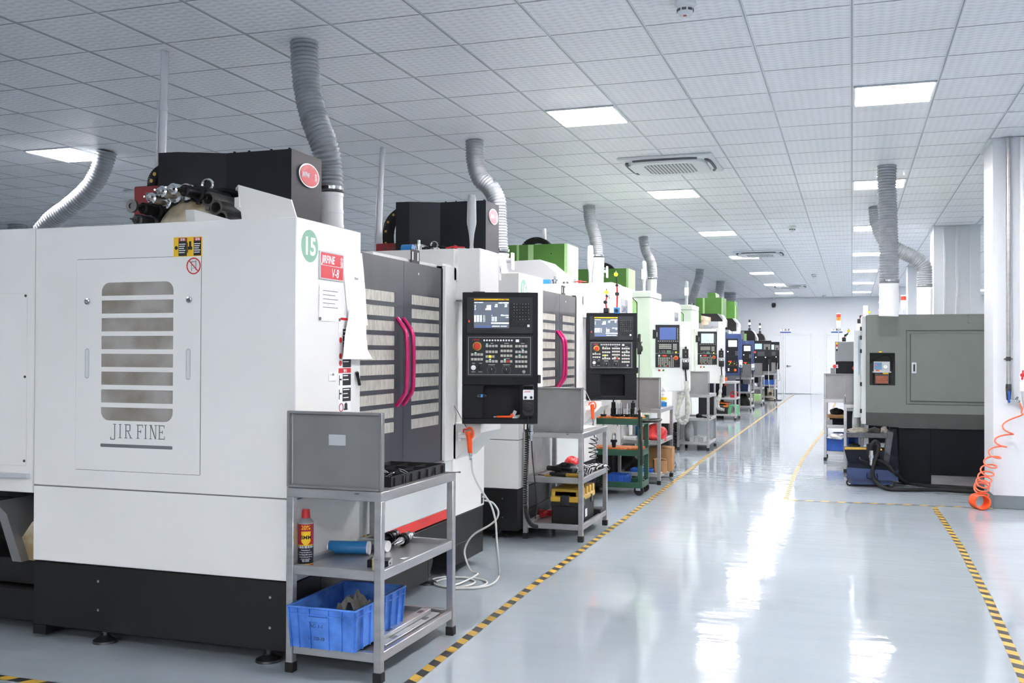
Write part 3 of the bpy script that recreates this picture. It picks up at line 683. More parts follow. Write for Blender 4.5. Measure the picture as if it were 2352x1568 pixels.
    o = mb().prism([(-.66, 1.05, 1.9), (-1.10, 1.05, 1.9), (-1.35, .93, 1.9), (-1.48, .92, 1.9), (-1.48, 1.70, 1.9), (-1.35, 1.68, 1.9), (-1.10, 1.42, 1.9), (-.66, 1.40, 1.9)], (0, 0, zt - 1.9)); ch = obj('column_head', o, 'columnblack', r, None)
    s = mb()
    for x, y in ((-.68, 1.06), (-.8, 1.06), (-.95, 1.06), (-1.05, 1.06), (-.7, 1.3)): s.lathe((x, y, zt), (0, 0, 1), [(0, .008), (.008, .007), (.009, 0)], 8)
    obj('bolt', s, 'darkmetal', ch)
    oc = (-.66, 1.24, zt - .125); o = MB(M.Translation(oc) @ M.Diagonal((1, 1.0, .6, 1))); o.disc((0, 0, 0), (1, 0, 0), .118, .008, 40); o.m = 1; o.disc((.008, 0, 0), (1, 0, 0), .106, .002, 40); lg = obj('oval_badge', o, ['alu', 'platered'], ch)
    o = mb(); o.text('JiRFINE', (oc[0] + .0102, oc[1] - .088, oc[2] - .014), (0, 1, 0), (0, 0, 1), .04, .03, .0004, shear=.2, sx=.72); o.text('合', (oc[0] + .0102, oc[1] + .058, oc[2] + .0), (0, 1, 0), (0, 0, 1), .026, 0, .0004); o.text('鴻', (oc[0] + .0102, oc[1] + .058, oc[2] - .024), (0, 1, 0), (0, 0, 1), .026, 0, .0004); obj('badge_lettering', o, 'sheet', lg, None)
    o = mb().box(-1.72, -1.45, 1.0, 1.35, 2.05, 2.44, .006); rb = obj('red_bracket', o, 'redbox', r); s = mb()
    for x in (-1.62, -1.55, -1.49): s.lathe((x, 1.0, 2.39), (0, -1, 0), [(0, .012), (.004, .012), (.004, 0)], 12)
    obj('bolt', s, 'gunmetal', rb)
    # cable chain
    ch_ = spline([(-1.66, 1.15, 2.42), (-1.665, 1.15, 2.55), (-1.64, 1.15, 2.66), (-1.57, 1.15, 2.74), (-1.46, 1.15, 2.79), (-1.36, 1.15, 2.79)], 6)
    dz = min(0, zt - 2.82); ch_ = [V((p.x, p.y, 2.42 + (p.z - 2.42) * (1 + dz / .37 * 1.0) if dz > -.36 else p.z)) for p in ch_]
    o = mb()
    for i in range(len(ch_) - 1):
        a, b2 = ch_[i], ch_[i + 1]; t2 = (b2 - a).normalized(); n2 = V((t2.z, 0, -t2.x)) * .03; o.prism([a - n2 - V((0, .06, 0)), b2 - n2 - V((0, .06, 0)), b2 + n2 - V((0, .06, 0)), a + n2 - V((0, .06, 0))], (0, .12, 0))
    o.m = 1
    for p in ch_[2::5]: o.lathe((p.x, p.y - .06, p.z), (0, -1, 0), [(0, .012), (.003, .012), (.003, 0)], 12)
    obj('cable_chain', o, ['rubber', 'tapeyellow'], r)
    # tool carousel
    O_ = V((-2.41, 4.05, 0)); lo = lambda x, y, Y: at(x, y, Y=Y) - O_
    C0 = lo(433, 543, 4.75); C0 = V((C0.x, 0, C0.z)); Rr = .245
    o = mb().lathe((C0.x, .98, C0.z), (0, -1, 0), [(0, .24), (.12, .24), (.2, .232), (.27, .21), (.33, .17), (.36, .11), (.375, 0)], 40); tc_ = obj('carousel_dome', o, 'ivory', r)
    o = mb().torus((C0.x, 1.0, C0.z), (0, 1, 0), .30, .02, 48, 8); o.lathe((C0.x, 1.02, C0.z), (0, -1, 0), [(0, .3), (.01, .3), (.01, 0)], 40); obj('carousel_rim', o, 'darkmetal', tc_)
    for i, ang in enumerate((160, 143, 125, 107, 90, 72, 55, 38, 22, 6)):
        a = math.radians(ang); c = C0 + V((math.cos(a) * Rr, .92, math.sin(a) * Rr))
        if i >= 6:
            o = mb().lathe(c, (0, -1, 0), [(0, .042), (.24, .042), (.242, .03), (.15, .028), (.15, 0)], 18); o.box(c.x - .012, c.x + .012, c.y - .25, c.y - .22, c.z - .062, c.z - .04, .002); obj('tool_pocket', o, 'cupmetal', r)
        else:
            o = mb().lathe(c, (0, -1, 0), [(.2, .046), (.215, .048), (.22, .036), (.232, .036), (.237, .048), (.25, .048), (.255, .031), (.31, .029), (.315, .034), (.36, .032), (.365, .02), (.385, .018), (.387, .006), (.42, .005), (.42, 0)], 18); obj('tool_holder', o, ['gunmetal', 'darkmetal', 'chrome', 'chrome', 'chrome', 'darkmetal'][i], r)
            obj('pocket', mb().lathe(c, (0, -1, 0), [(-.02, .045), (.2, .045), (.2, .03), (.19, 0)], 18).box(c.x - .012, c.x + .012, c.y - .245, c.y - .215, c.z - .062, c.z - .04, .002), 'blackp', r)
    a = math.radians(143); c = C0 + V((math.cos(a) * Rr, .92, math.sin(a) * Rr)); obj('face_cutter', mb().lathe(c + V((0, -.41, 0)), (0, -1, 0), [(0, .012), (.03, .012), (.03, .036), (.046, .036), (.046, .016), (.04, .014), (.04, 0)], 20), 'gunmetal', r)
    e_ = lo(477, 425, 4.85); obj('lifting_eye', mb().torus(e_, (.25, -1, 0), .03, .0095, 24, 8).cyl(e_ - V((0, 0, .1)), e_ - V((0, 0, .03)), .012, n=10), 'chrome', r)
    yc = 4.62; P_ = [lo(x, y, yc) for x, y in ((547, 424), (668, 458), (682, 505), (556, 512))]; T_ = lo(516, 413, yc)
    o = mb().prism(P_, (0, .012, 0)); A1 = P_[0]; B1 = P_[1]
    o.prism([A1, A1 + V((-.11, .14, .01)), A1 + V((-.11, .14, -.005)), A1 + V((0, .0, -.012))], (.0, .02, 0)); o.prism([A1 + V((-.008, .01, -.02)), A1 + V((-.008, .3, -.02)), A1 + V((.0, .3, -.2)), A1 + V((0, .01, -.12))], (.005, 0, 0)); o.prism([A1 + V((-.09, .1, -.05)), A1 + V((-.005, .1, -.04)), A1 + V((-.005, .1, -.16)), A1 + V((-.09, .1, -.10))], (0, .006, 0))
    obj('carousel_cover', o, 'white', r, None)
    o = mb().prism([lo(x, y, 4.5) for x, y in ((446, 481), (542, 508), (448, 512))], (0, .01, 0)); o.prism([lo(446, 481, 4.5), lo(448, 512, 4.5), lo(428, 512, 4.55), lo(426, 482, 4.55)], (0, .006, 0)); obj('cover_flap', o, 'white', r, None)
    # roof fittings behind the lamp
    f_ = V((-.33, 2.12, 2.105)); o = mb().lathe(f_, (0, 0, 1), [(0, .02), (.04, .02), (.04, .03), (.055, .03), (.055, .01), (.085, .01), (.085, 0)], 14); o.m = 1; o.lathe(f_ + V((-.13, .02, .03)), (1, 0, 0), [(0, .03), (.08, .03), (.08, 0)], 16); o.m = 0; o.lathe(f_ + V((.1, .04, 0)), (0, 0, 1), [(0, .03), (.03, .03), (.035, .025), (.035, 0)], 16); obj('air_fittings', o, ['chrome', 'canblue'], r)
    # control panel on the post
    P0 = at(1061, 973, Y=5.92) if first else at(1347, 918, Y=9.33)
    L = M.Translation(-V(loc)) @ turn(P0); fanuc_panel(r, L)
    arm = MB(L).box(.06, .14, .1, .16, .80, .84, .004); arm.box(.05, .15, .1, .15, -.0, .04, .004); obj('panel_arm', arm, 'blackp', r)
    o = mb().box(-.003, .0015, 2.44, 2.475, .405, .475); o.m = 1; o.cyl((.0, 2.458, .45), (.03, 2.458, .45), .012, n=12); obj('air_outlet', o, ['gunmetal', 'chrome'], r)
    return r
VA = make_vmc((-2.41, 4.05, 0), '15', 'white machining centre with green disc 15, red plate and open tool carousel on its roof', 2.615, True)
VB = make_vmc((-2.435, 7.38, 0), '16', 'white machining centre with green disc 16 half hidden behind a black control panel', 2.80, False)
# safety label strip, only legible on the first machine
o = MB().box(0, .0012, .402, .535, 1.14, 1.62); o.m = 1
for z0, z1 in ((1.36, 1.56), (1.27, 1.335), (1.19, 1.265)): o.box(.0012, .0018, .447, .533, z0 + .004, z1 - .004)
o.m = 2; o.box(.0012, .0018, .404, .533, 1.336, 1.36); o.box(.0012, .0018, .41, .50, 1.60, 1.612)
o.m = 1
for z in (1.30, 1.23): o.box(.0012, .002, .41, .416, z - .025, z + .025); o.box(.0012, .002, .416, .436, z + .0, z + .008)
o.box(.0012, .002, .46, .50, 1.15, 1.158); o.box(.0012, .002, .468, .497, 1.158, 1.182); o.box(.0012, .002, .476, .489, 1.182, 1.187)
o.m = 3
for z in (1.54, 1.52, 1.49, 1.46, 1.42, 1.39, 1.32, 1.3, 1.25, 1.23, 1.21): o.box(.0018, .0022, .452, .452 + .05 + .025 * ((z * 100) % 3 / 3), z, z + .005)
o.text('警告', (.0019, .455, 1.340), (0, 1, 0), (0, 0, 1), .018, .01)
o.m = 2; o.torus((.002, .432, 1.165), (1, 0, 0), .02, .0022, 20, 5); o.disc((.0012, .424, 1.5), (1, 0, 0), .014, .0008, 14); o.disc((.0012, .424, 1.42), (1, 0, 0), .014, .0008, 14); o.disc((.0012, .424, 1.385), (1, 0, 0), .014, .0008, 14)
obj('safety_label', o, ['sheet', 'ink', 'red', 'sheet'], VA, None)
# papers, tag and pen fixed to the first machine's front
X0 = -2.41
def sheet(name, label, cat, pts_rows, mt='sheet', marks=None):
    mb = MB(); n = len(pts_rows[0])
    vs = [p for row in pts_rows for p in row]; fs = [(i * n + j, i * n + j + 1, (i + 1) * n + j + 1, (i + 1) * n + j) for i in range(len(pts_rows) - 1) for j in range(n - 1)]
    m2 = MB().add(vs, fs); m2.add([V(v) - V((.0008, 0, 0)) for v in vs], [f[::-1] for f in fs])
    if marks: m2.m = 1; marks(m2)
    return solo(name, label, cat, vs[-1], m2, [mt, 'inkgrey'], None, 60)
def row(z, y0, y1, x0, x1, n=5): return [V((X0 + x0 + (x1 - x0) * (j / n) ** 1.5, y0 + (y1 - y0) * j / n, z)) for j in range(n + 1)]
sheet('paper_sheet', 'white paper sheet clipped at the top beside the red name plate, curling off', 'paper', [row(1.952, 4.47, 4.69, .004, .006), row(1.86, 4.49, 4.70, .004, .012), row(1.75, 4.515, 4.705, .004, .02), row(1.64, 4.54, 4.71, .004, .025), row(1.58, 4.55, 4.715, .004, .03)], 'sheet', lambda m: m.text('Boni', (X0 + .012, 4.60, 1.81), (0, 1, 0), (0, 0, 1), .02, 0, .0003, shear=.2))
sheet('paper_sheet', 'larger white paper sheet hanging over the warning label strip', 'paper', [row(1.66, 4.54, 4.60, .02, .03), row(1.6, 4.51, 4.69, .022, .032), row(1.52, 4.475, 4.69, .024, .034), row(1.45, 4.455, 4.695, .028, .04), row(1.405, 4.445, 4.72, .03, .055)])
sheet('paper_sheet', 'faint printed sheet held by two magnets under the red name plate', 'paper', [row(1.762, 4.258, 4.47, .003, .003), row(1.59, 4.255, 4.465, .003, .004)], 'sheet', lambda m: [m.box(X0 + .0036, X0 + .004, 4.29, 4.44 - .03 * (i % 2), 1.735 - .02 * i, 1.738 - .02 * i) for i in range(5)] + [m.disc((X0 + .004, y, 1.60), (1, 0, 0), .008, .003, 14) for y in (4.265, 4.455)])
sheet('paper_note', 'small torn white note with blue writing stuck beside the warning label strip', 'note', [row(1.342, 4.36, 4.43, .003, .004), row(1.30, 4.352, 4.43, .003, .005)], 'sheet', lambda m: m.text('~ vln', (X0 + .005, 4.362, 1.325), (0, 1, 0), (0, 0, 1), .02, 0, .0003, shear=.3))
p0, p1 = V((X0 + .012, 4.628, 1.338)), V((X0 + .012, 4.66, 1.272)); r = thing('marker_pen', 'black and grey marker pen stuck upright on the machine front', 'pen', p1)
obj('barrel', MB().cyl((0, 0, 0), (p0 - p1) * .7, .008, n=12), 'blackp', r); obj('cap', MB().cyl((p0 - p1) * .7, p0 - p1, .009, n=12).box(.006, .012, -.035, -.03, .035, .065, .001), 'darkmetal', r)
# pendants
Tp = turn(at(1061, 973, Y=5.92)); Pp = Tp @ V(((985 - 290) * .0006, -.010, (1455 - 1090) * .0006))
a = Pp + V((0, -.01, -.165)); c0 = at(1211, 985, Y=6.05); cc = [c0, at(1210, 1040, Y=6.05), at(1207, 1100, Y=6.06), at(1207, 1160, Y=6.06), at(1212, 1190, Y=6.06), at(1222, 1205, Y=6.08), at(1234, 1210, Y=6.1)]
pendant('black handwheel pendant with white plate hanging on the first black control panel', turn(Pp), [a, at(1213, 960, Y=5.98), c0], spline(cc, 4))
r = thing('plug_cable', 'grey cable with a round silver plug hanging under the first black control panel', 'cable', at(1221, 975, Y=6.05)); q = wmb(r)
q.lathe(at(1220, 975, Y=6.05), (0, 0, -1), [(0, .014), (.04, .014), (.045, .019), (.06, .019), (.062, .012), (.1, .011), (.1, 0)], 16); obj('plug', q, 'chrome', r)
q = wmb(r); q.tube(spline([at(1221, 1008, Y=6.05), at(1223, 1050, Y=6.05), at(1230, 1120, Y=6.06), at(1233, 1160, Y=6.07), at(1230, 1190, Y=6.08)], 6), .004, 6); obj('cord', q, 'rubber', r)
Tq = turn(at(1347, 918, Y=9.33)); Pq = Tq @ V((.492, .05, .60))
pendant('black handwheel pendant on the edge of the second control panel, coiled cord to the trolley', turn(Pq, YAW + PI / 2), [Pq + V((.02, -.02, -.16)), at(1467, 930, Y=9.5), at(1468, 942, Y=9.5)], spline([at(1468, 942, Y=9.5), at(1470, 990, Y=9.5), at(1473, 1030, Y=9.5), at(1473, 1068, Y=9.5)], 6))
r = bpy.data.objects[-1]
# binder clip and odds in the panel recess
b = Tp @ V(((497 - 290) * .0006, -.012, (1455 - 1160) * .0006)); T_ = M.Translation(b) @ M.Rotation(YAW, 4, 'Z'); r = thing('binder_clip', 'small pale blue binder clip on the edge of the panel recess', 'clip', b, YAW)
obj('clip_body', MB().box(-.007, .007, -.004, .014, -.01, .01, .002), 'canblue', r); w_ = MB()
for s_ in (-1, 1): w_.tube([(s_ * .007, 0, -.006), (s_ * .024, -.002, -.005), (s_ * .029, -.003, 0), (s_ * .024, -.002, .005), (s_ * .007, 0, .006)], .0014, 5)
obj('clip_arms', w_, 'chrome', r)
def recess(u, z, dy=.03): return Tp @ V(((u - 290) * .0006, dy, (1455 - z) * .0006))
r = thing('box_cutter', 'orange box cutter lying in the black panel recess', 'knife', recess(740, 1394), YAW); obj('handle', MB().box(-.055, .05, -.008, .012, 0, .014, .004).lathe((.045, .002, .016), (0, -1, 0), [(0, .012), (.012, .012), (.012, 0)], 14), 'orange', r); obj('blade', MB().box(-.072, -.05, -.002, .004, .004, .01), 'chrome', r)
r = thing('metal_bracket', 'small grey steel tab leaning in the panel recess beside the box cutter', 'metal part', recess(815, 1393), YAW); obj('plate', MB(M.Rotation(.45, 4, 'Y')).box(-.01, .012, -.004, .0, .0, .05, .002), 'alu', r)
r = thing('paper_scrap', 'white scrap of paper at the corner of the panel recess', 'paper', recess(870, 1395, .03), YAW); obj('paper_scrap', MB().prism([(-.03, -.02, 0), (.018, -.02, 0), (.018, .02, .02), (-.02, .02, .012)], (0, 0, .001)), 'sheet', r, None)
# ================================================================ helpers for things measured at a known depth
def pp(mb, pts, Y, dy):
    """polygon whose corners are seen at pixels pts in the plane Y, given real thickness dy."""
    return mb.prism([at(x, y, Y=Y) for x, y in pts], (0, dy, 0))
def pb(mb, x0, y0, x1, y1, Y, dy, b=0):
    a, c = at(x0, y1, Y=Y), at(x1, y0, Y=Y); return mb.box(min(a.x, c.x), max(a.x, c.x), Y, Y + dy, min(a.z, c.z), max(a.z, c.z), b)

# ================================================================ white and green machining centres
def siemens_panel(root, T, scr):
    w, h = .485, .875; mb = lambda: MB(T)
    o = mb().box(0, w, 0, .13, 0, h, .006); o.box(w - .145, w, -.012, .0, h - .455, h - .0, .003); P = obj('control_cabinet', o, 'whiteclean', root)
    fx0, fx1, fz0, fz1 = .045, .352, .30, .832
    o = mb().rrect((fx0, -.012, fz0), (1, 0, 0), (0, 0, 1), fx1 - fx0, .172, .006, -.013); o.rrect((fx0, -.012, fz0 + .176), (1, 0, 0), (0, 0, 1), fx1 - fx0, fz1 - fz0 - .176, .006, -.013); F = obj('control_face', o, 'panelgrey', P)
    o = mb().box(fx0 - .035, fx0 + .01, -.02, .0, .66, .77, .003); o.m = 1; o.box(fx0 + .014, fx0 + .02, -.0145, -.012, .68, .74); obj('interface_block', o, ['blackp', 'sheet'], F)
    obj('display_screen', mb().box(fx0 + .052, fx0 + .256, -.0135, -.011, .645, .80), scr, F)
    k = mb()
    def key(x, z, a, b, m): k.m = m; k.box(fx0 + x - a / 2, fx0 + x + a / 2, -.0155, -.011, z - b / 2, z + b / 2, .0008)
    for i in range(8): key(.277, .788 - i * .019, .012, .011, 0)
    for i in range(10): key(.036 + i * .027, .628, .013, .010, 0)
    for j in range(3):
        for i in range(10): key(.05 + i * .0158, .582 - j * .021, .0125, .015, 0)
    for j in range(4):
        for i in range(3): key(.226 + i * .0165, .584 - j * .0195, .013, .0145, 0)
    for j in range(2):
        key(.05, .502 - .022 * j, .012, .014, 2)
        for i in range(3): key(.082 + i * .017, .502 - .022 * j, .013, .015, 2); key(.148 + i * .017, .502 - .022 * j, .013, .015, 3)
    k.m = 2; k.box(fx0 + .2, fx0 + .238, -.0125, -.011, .485, .492); key(.256, .488, .018, .018, 4)
    for j in range(5):
        for i in range(9):
            m = 0
            if j == 4 and i in (0, 5): m = 5
            if (i, j) in ((6, 1), (2, 4), (4, 3)): m = 6
            key(.04 + i * .0225, .415 - j * .0245, .014, .016, m)
    obj('keys', k, ['key', 'keydark', 'keygrey', 'mint', 'glowyellow', 'red', 'green'], F, None)
    o = mb().box(fx0 + .09, fx0 + .14, -.0135, -.011, .438, .452); o.m = 1; o.disc((fx0 + .045, -.012, .445), (0, -1, 0), .01, .003, 14); o.m = 2; o.box(fx0 + .07, fx0 + .08, -.0135, -.011, .44, .45); obj('indicators', o, ['glowred', 'glow', 'red'], F)
    o = mb().lathe((fx0 + .257, -.012, .418), (0, -1, 0), [(0, .028), (.003, .028), (.003, 0)], 22); o.m = 1; o.lathe((fx0 + .257, -.015, .418), (0, -1, 0), [(0, .013), (.01, .013), (.012, .02), (.02, .02), (.026, .015), (.028, 0)], 20); obj('emergency_stop', o, ['tapeyellow', 'knobred'], F)
    o = mb().lathe((fx0 + .258, -.012, .35), (0, -1, 0), [(0, .022), (.018, .02), (.02, 0)], 18); obj('feed_knob', o, 'keydark', F)
    o = mb().lathe((fx0 + .195, -.012, .44), (0, -1, 0), [(0, .009), (.02, .009), (.02, 0)], 12); o.m = 1; o.box(fx0 + .193, fx0 + .197, -.03, -.012, .39, .44); obj('key_switch', o, ['chrome', 'red'], F)
    for x, c in ((.095, 'red'), (.145, 'green')): obj('push_button', mb().lathe((x, 0, .262), (0, -1, 0), [(0, .013), (.008, .013), (.011, .01), (.011, 0)], 14), c, P)
    o = mb().box(w - .105, w - .03, -.035, -.012, .415, .53, .004); o.box(w - .075, w - .05, -.03, -.012, .53, .56, .003); o.m = 1
    for z in (.445, .495): o.disc((w - .067, -.035, z), (0, -1, 0), .005, .001, 10)
    obj('pendant_holder', o, ['blackp', 'sheet'], P)
    o = mb().box(w - .11, w - .0, -.006, .0, .02, .2, .002); obj('lower_hatch', o, 'whiteclean', P)
    return P
def green_machine(rx, ry, label, scr, PY, ppx):
    r = thing('machining_center', label, 'machining centre', (rx, ry, 0), 0, 'white and green machining centres'); mb = MB
    o = mb().box(-1.7, 0, 0, .62, .42, 2.19, .005); o.box(-1.7, -.35, .6, 2.9, .42, 1.99); o.box(-1.2, -.1, .6, 1.9, .42, .72, .005); e = obj('enclosure', o, 'white', r)
    o = mb().prism([(-.06, .62, 2.19), (-.0, .62, 2.10), (-.0, .82, 1.95), (-.3, .82, 1.95)], (-.02, 0, -.0)); obj('door_hood', mb().prism([(-.0, .62, 2.185), (-.0, .78, 2.14), (-.0, .78, 1.0), (0, .62, 1.0)], (-.3, 0, 0)), 'white2', r)
    o = mb().prism([(-.36, 1.2, 2.13), (-.10, 1.2, 2.13), (-.035, 1.2, 2.06), (-.035, 1.2, .74), (-.36, 1.2, .74)], (0, .03, 0)); o.m = 1; o.prism([(-.10, 1.195, 2.13), (-.028, 1.195, 2.055), (-.028, 1.195, 1.5), (-.036, 1.195, 1.5), (-.036, 1.195, 2.05), (-.106, 1.195, 2.123)], (0, .01, 0)); obj('green_door', o, ['lightgreen', 'rubber'], r)
    o = mb().box(-.55, 0, 1.88, 2.66, .42, 2.15, .005); o.box(-.56, .005, 1.86, 2.64, 2.155, 2.23, .006); o.m = 1; o.box(-.25, -.235, 1.878, 1.88, 1.35, 1.365); tc = obj('operator_column', o, ['white2', 'ink'], r)
    o = mb().box(-1.7, -.06, .02, 2.9, .0, .42, .004); obj('base', o, 'black', r)
    o = mb().box(-.6, -.04, 1.86, 2.9, .42, .95, .004); obj('lower_enclosure', o, 'white', r)
    o = mb().box(0, .004, .17, .5, 1.84, 2.045); o.m = 1; o.box(.004, .0045, .37, .5, 1.845, 2.04); pl = obj('name_plate', o, ['plasticgrey', 'ductgrey'], r, None)
    o = mb().text('LIANG', (.0046, .19, 1.90), (0, 1, 0), (0, 0, 1), .1, .03, .0004, sx=.95); obj('plate_lettering', o, 'navy', pl, None)
    o = mb()
    for i, (z, m) in enumerate(((1.80, 0), (1.77, 1), (1.74, 2), (1.6, 1), (1.47, 0), (1.42, 3), (1.38, 3), (1.34, 3))): o.m = m; o.box(0, .002, 1.93, 1.96, z, z + .02)
    obj('stickers', o, ['green', 'yellow', 'red', 'plasticgrey'], tc, None)
    # green column head and grey-white hood on the roof
    x1 = -.90; z1 = 2.79; yb = 1.15
    o = mb().box(x1 - .86, x1 - .03, yb, yb + .6, 2.0, z1, .003); o.m = 1; o.prism([(x1 - .03, yb, 2.0), (x1, yb + .03, 2.0), (x1, yb + .55, 2.0), (x1 - .03, yb + .58, 2.0)], (0, 0, z1 - 2.0)); o.box(x1 - .5, x1 - .43, yb - .003, yb, 2.0, z1 - .003); o.box(x1 - .65, x1 - .62, yb - .003, yb, 2.0, z1 - .003); ch = obj('column_head', o, ['green', 'greenedge'], r)
    for x, z in ((x1 - .2, 2.67), (x1 - .2, 2.4), (x1 - .35, 2.55)): obj('bolt', mb().lathe((x, yb, z), (0, -1, 0), [(0, .009), (.004, .007), (.004, 0)], 8), 'darkmetal', ch)
    o = mb().box(x1, x1 + .004, yb + .2, yb + .5, 2.28, 2.48); o.m = 1; o.text('LIANG', (x1 + .0042, yb + .23, 2.33), (0, 1, 0), (0, 0, 1), .075, .03, .0004, sx=.9); obj('head_plate', o, ['plasticgrey', 'navy'], ch, None)
    o = mb().prism([(-1.62, .12, 2.19), (-1.62, .12, 2.48), (-.93, .12, 2.50), (-.73, .12, 2.34), (-.73, .12, 2.19)], (0, .62, 0)); obj('carousel_hood', o, 'whiteclean', r)
    pts = spline([(x1 - .68, yb + .25, z1 - .12), (x1 - .62, yb + .25, z1 + .03), (x1 - .5, yb + .25, z1 + .085), (x1 - .38, yb + .25, z1 + .06), (x1 - .28, yb + .25, z1 - .05)], 5); o = mb()
    for a, b in zip(pts, pts[1:]):
        t = (b - a).normalized(); n = V((t.z, 0, -t.x)) * .035; o.prism([a - n, b - n, b + n, a + n], (0, .12, 0))
    obj('cable_chain', o, 'rubber', r, None)
    c = (-.105, 2.0, 2.23); o = mb().lathe(c, (0, 0, 1), [(0, .03), (.012, .032), (.014, .02), (.06, .018), (.12, .02), (.2, .031), (.37, .03), (.395, .02), (.4, 0)], 16); lm = obj('work_lamp', o, 'plasticgrey', r)
    obj('lit_section', mb().lathe((c[0], c[1], 2.23 + .165), (0, 0, 1), [(0, .029), (.035, .033), (.1, .033), (.12, .032), (.12, 0)], 16), 'glow', lm)
    P0 = at(ppx[0], ppx[1], Y=PY); L = M.Translation(-V((rx, ry, 0))) @ turn(P0); siemens_panel(r, L, scr)
    o = MB(L).box(.05, .4, .12, .35, .1, .2); obj('panel_arm', o, 'white', r)
    T = turn(P0); q = T @ V((.485 - .068, -.032, .40)); ab = T @ V((.485 - .062, -.03, .19))
    return r, T
GA, TA = green_machine(-2.43, 10.82, 'white machining centre with bright green column head beside the green trolley', 'screenblue', 12.55, (1497, 898))
GB, TB = green_machine(-2.47, 14.6, 'second white and green machining centre, its column behind a thin lit lamp and pale screen', 'screenpale', 16.3, (1596, 880))
def wrapped(label, T, sag, n):
    q = T @ V((.417, -.03, .40)); r = thing('handwheel_pendant', label, 'pendant', q, 0, 'handwheel pendants'); L = M.Translation(-q) @ M.Translation(q) @ M.Rotation(YAW, 4, 'Z')
    o = MB(M.Rotation(YAW, 4, 'Z')).box(-.042, .042, -.03, .0, -.13, .0, .01); obj('body', o, 'blackp', r); o = MB(M.Rotation(YAW, 4, 'Z')).box(-.036, .036, -.0315, -.029, -.035, -.004, .001); o.m = 1
    for x in (-.02, .02): o.lathe((x, -.031, -.02), (0, -1, 0), [(0, .008), (.006, .007), (.006, 0)], 10)
    obj('selector_plate', o, ['sheet', 'keydark'], r); obj('dial', MB(M.Rotation(YAW, 4, 'Z')).lathe((0, -.03, -.078), (0, -1, 0), [(0, .03), (.01, .03), (.014, .02), (.015, 0)], 20), 'keydark', r)
    o = MB(); base = [V((0, 0, -.13)), V((.01, -.02, -.22)), V((.015, -.02, -.30))]; o.tube(spline(base, 5), .009, 8); obj('cord', o, 'rubber', r)
    pts = [V((.015, -.02, -.27))] + [V(p) for p in sag]
    o = MB(); o.tube(spline(pts, 10), .0, 10, lambda j: .026 + .004 * math.sin(j * 1.3) + .003 * math.sin(j * .37)); obj('wrapped_hose', o, 'wrap', r, 60)
    return r
wrapped('black pendant with white-wrapped hose looping below the blue-screen control cabinet', TA, [(.03, -.02, -.45), (.04, -.02, -.6), (.03, -.02, -.72), (-.01, -.02, -.79), (-.07, -.02, -.77), (-.1, -.02, -.68), (-.06, .0, -.52), (-.03, .02, -.42)], 8)
wrapped('black pendant with white-wrapped hose hanging from the pale-screen control cabinet', TB, [(.0, -.02, -.42), (-.02, -.02, -.6), (-.05, -.02, -.72), (-.03, -.02, -.80), (.05, -.02, -.82)], 8)
# ---------------------------------------------------------------- dial indicator stands on the second black panel
def dial_stand(label, pts, yc, base, dial, Y, blue=False, k=1.0):
    b = at(*base, Y=Y); r = thing('dial_indicator_stand', label, 'gauge stand', b, 0, 'magnetic gauge stands'); q = wmb(r); m = .055 * k
    q.box(b.x - m * .45, b.x + m * .45, b.y - .025, b.y + .03, b.z, b.z + m, .003); obj('magnetic_base', q, 'canblue' if blue else 'darkmetal', r)
    q = wmb(r); q.lathe((b.x, b.y - .025, b.z + m * .5), (0, -1, 0), [(0, .017 * k), (.012, .015 * k), (.012, 0)], 12); obj('base_knob', q, 'rubber', r)
    P = [V((b.x, b.y, b.z + m))] + [at(x, y, Y=Y) for x, y in pts]
    q = wmb(r); q.tube(P[:3], .0075 * k, 8); obj('arm', q, 'red', r)
    q = wmb(r); q.tube(P[2:], .005 * k, 6); q.lathe(P[2] + V((0, -.012, 0)), (0, 1, 0), [(0, .012 * k), (.024, .012 * k), (.024, 0)], 10); obj('upper_arm', q, 'rubber', r); q = wmb(r); q.lathe(P[1] + V((.0, -.02, 0)), (0, 1, 0), [(0, .018 * k), (.02, .018 * k), (.02, 0)], 10); obj('joint', q, 'rubber', r)
    d = at(*dial, Y=Y - .01); q = wmb(r); q.lathe(d, (0, -1, 0), [(0, .019 * k), (.012, .019 * k), (.012, 0)], 18); q.m = 1; q.lathe(d + V((0, -.012, 0)), (0, -1, 0), [(0, .016 * k), (.001, .016 * k), (.001, 0)], 18); q.m = 2; q.cyl(d, d + V((0, .0, .035 * k)), .004 * k, n=8); obj('dial', q, ['tapeyellow', 'yellow', 'chrome'], r)
dial_stand('short red-armed dial indicator stand on the second black control panel', [(1391, 694), (1394, 680), (1392, 676)], 0, (1393, 720), (1393, 671), 9.42, False, .95)
dial_stand('tall red-armed dial indicator stand with blue base on the second black control panel', [(1418, 675), (1417, 655), (1416, 636)], 0, (1417, 720), (1415, 630), 9.44, True, 1.05)
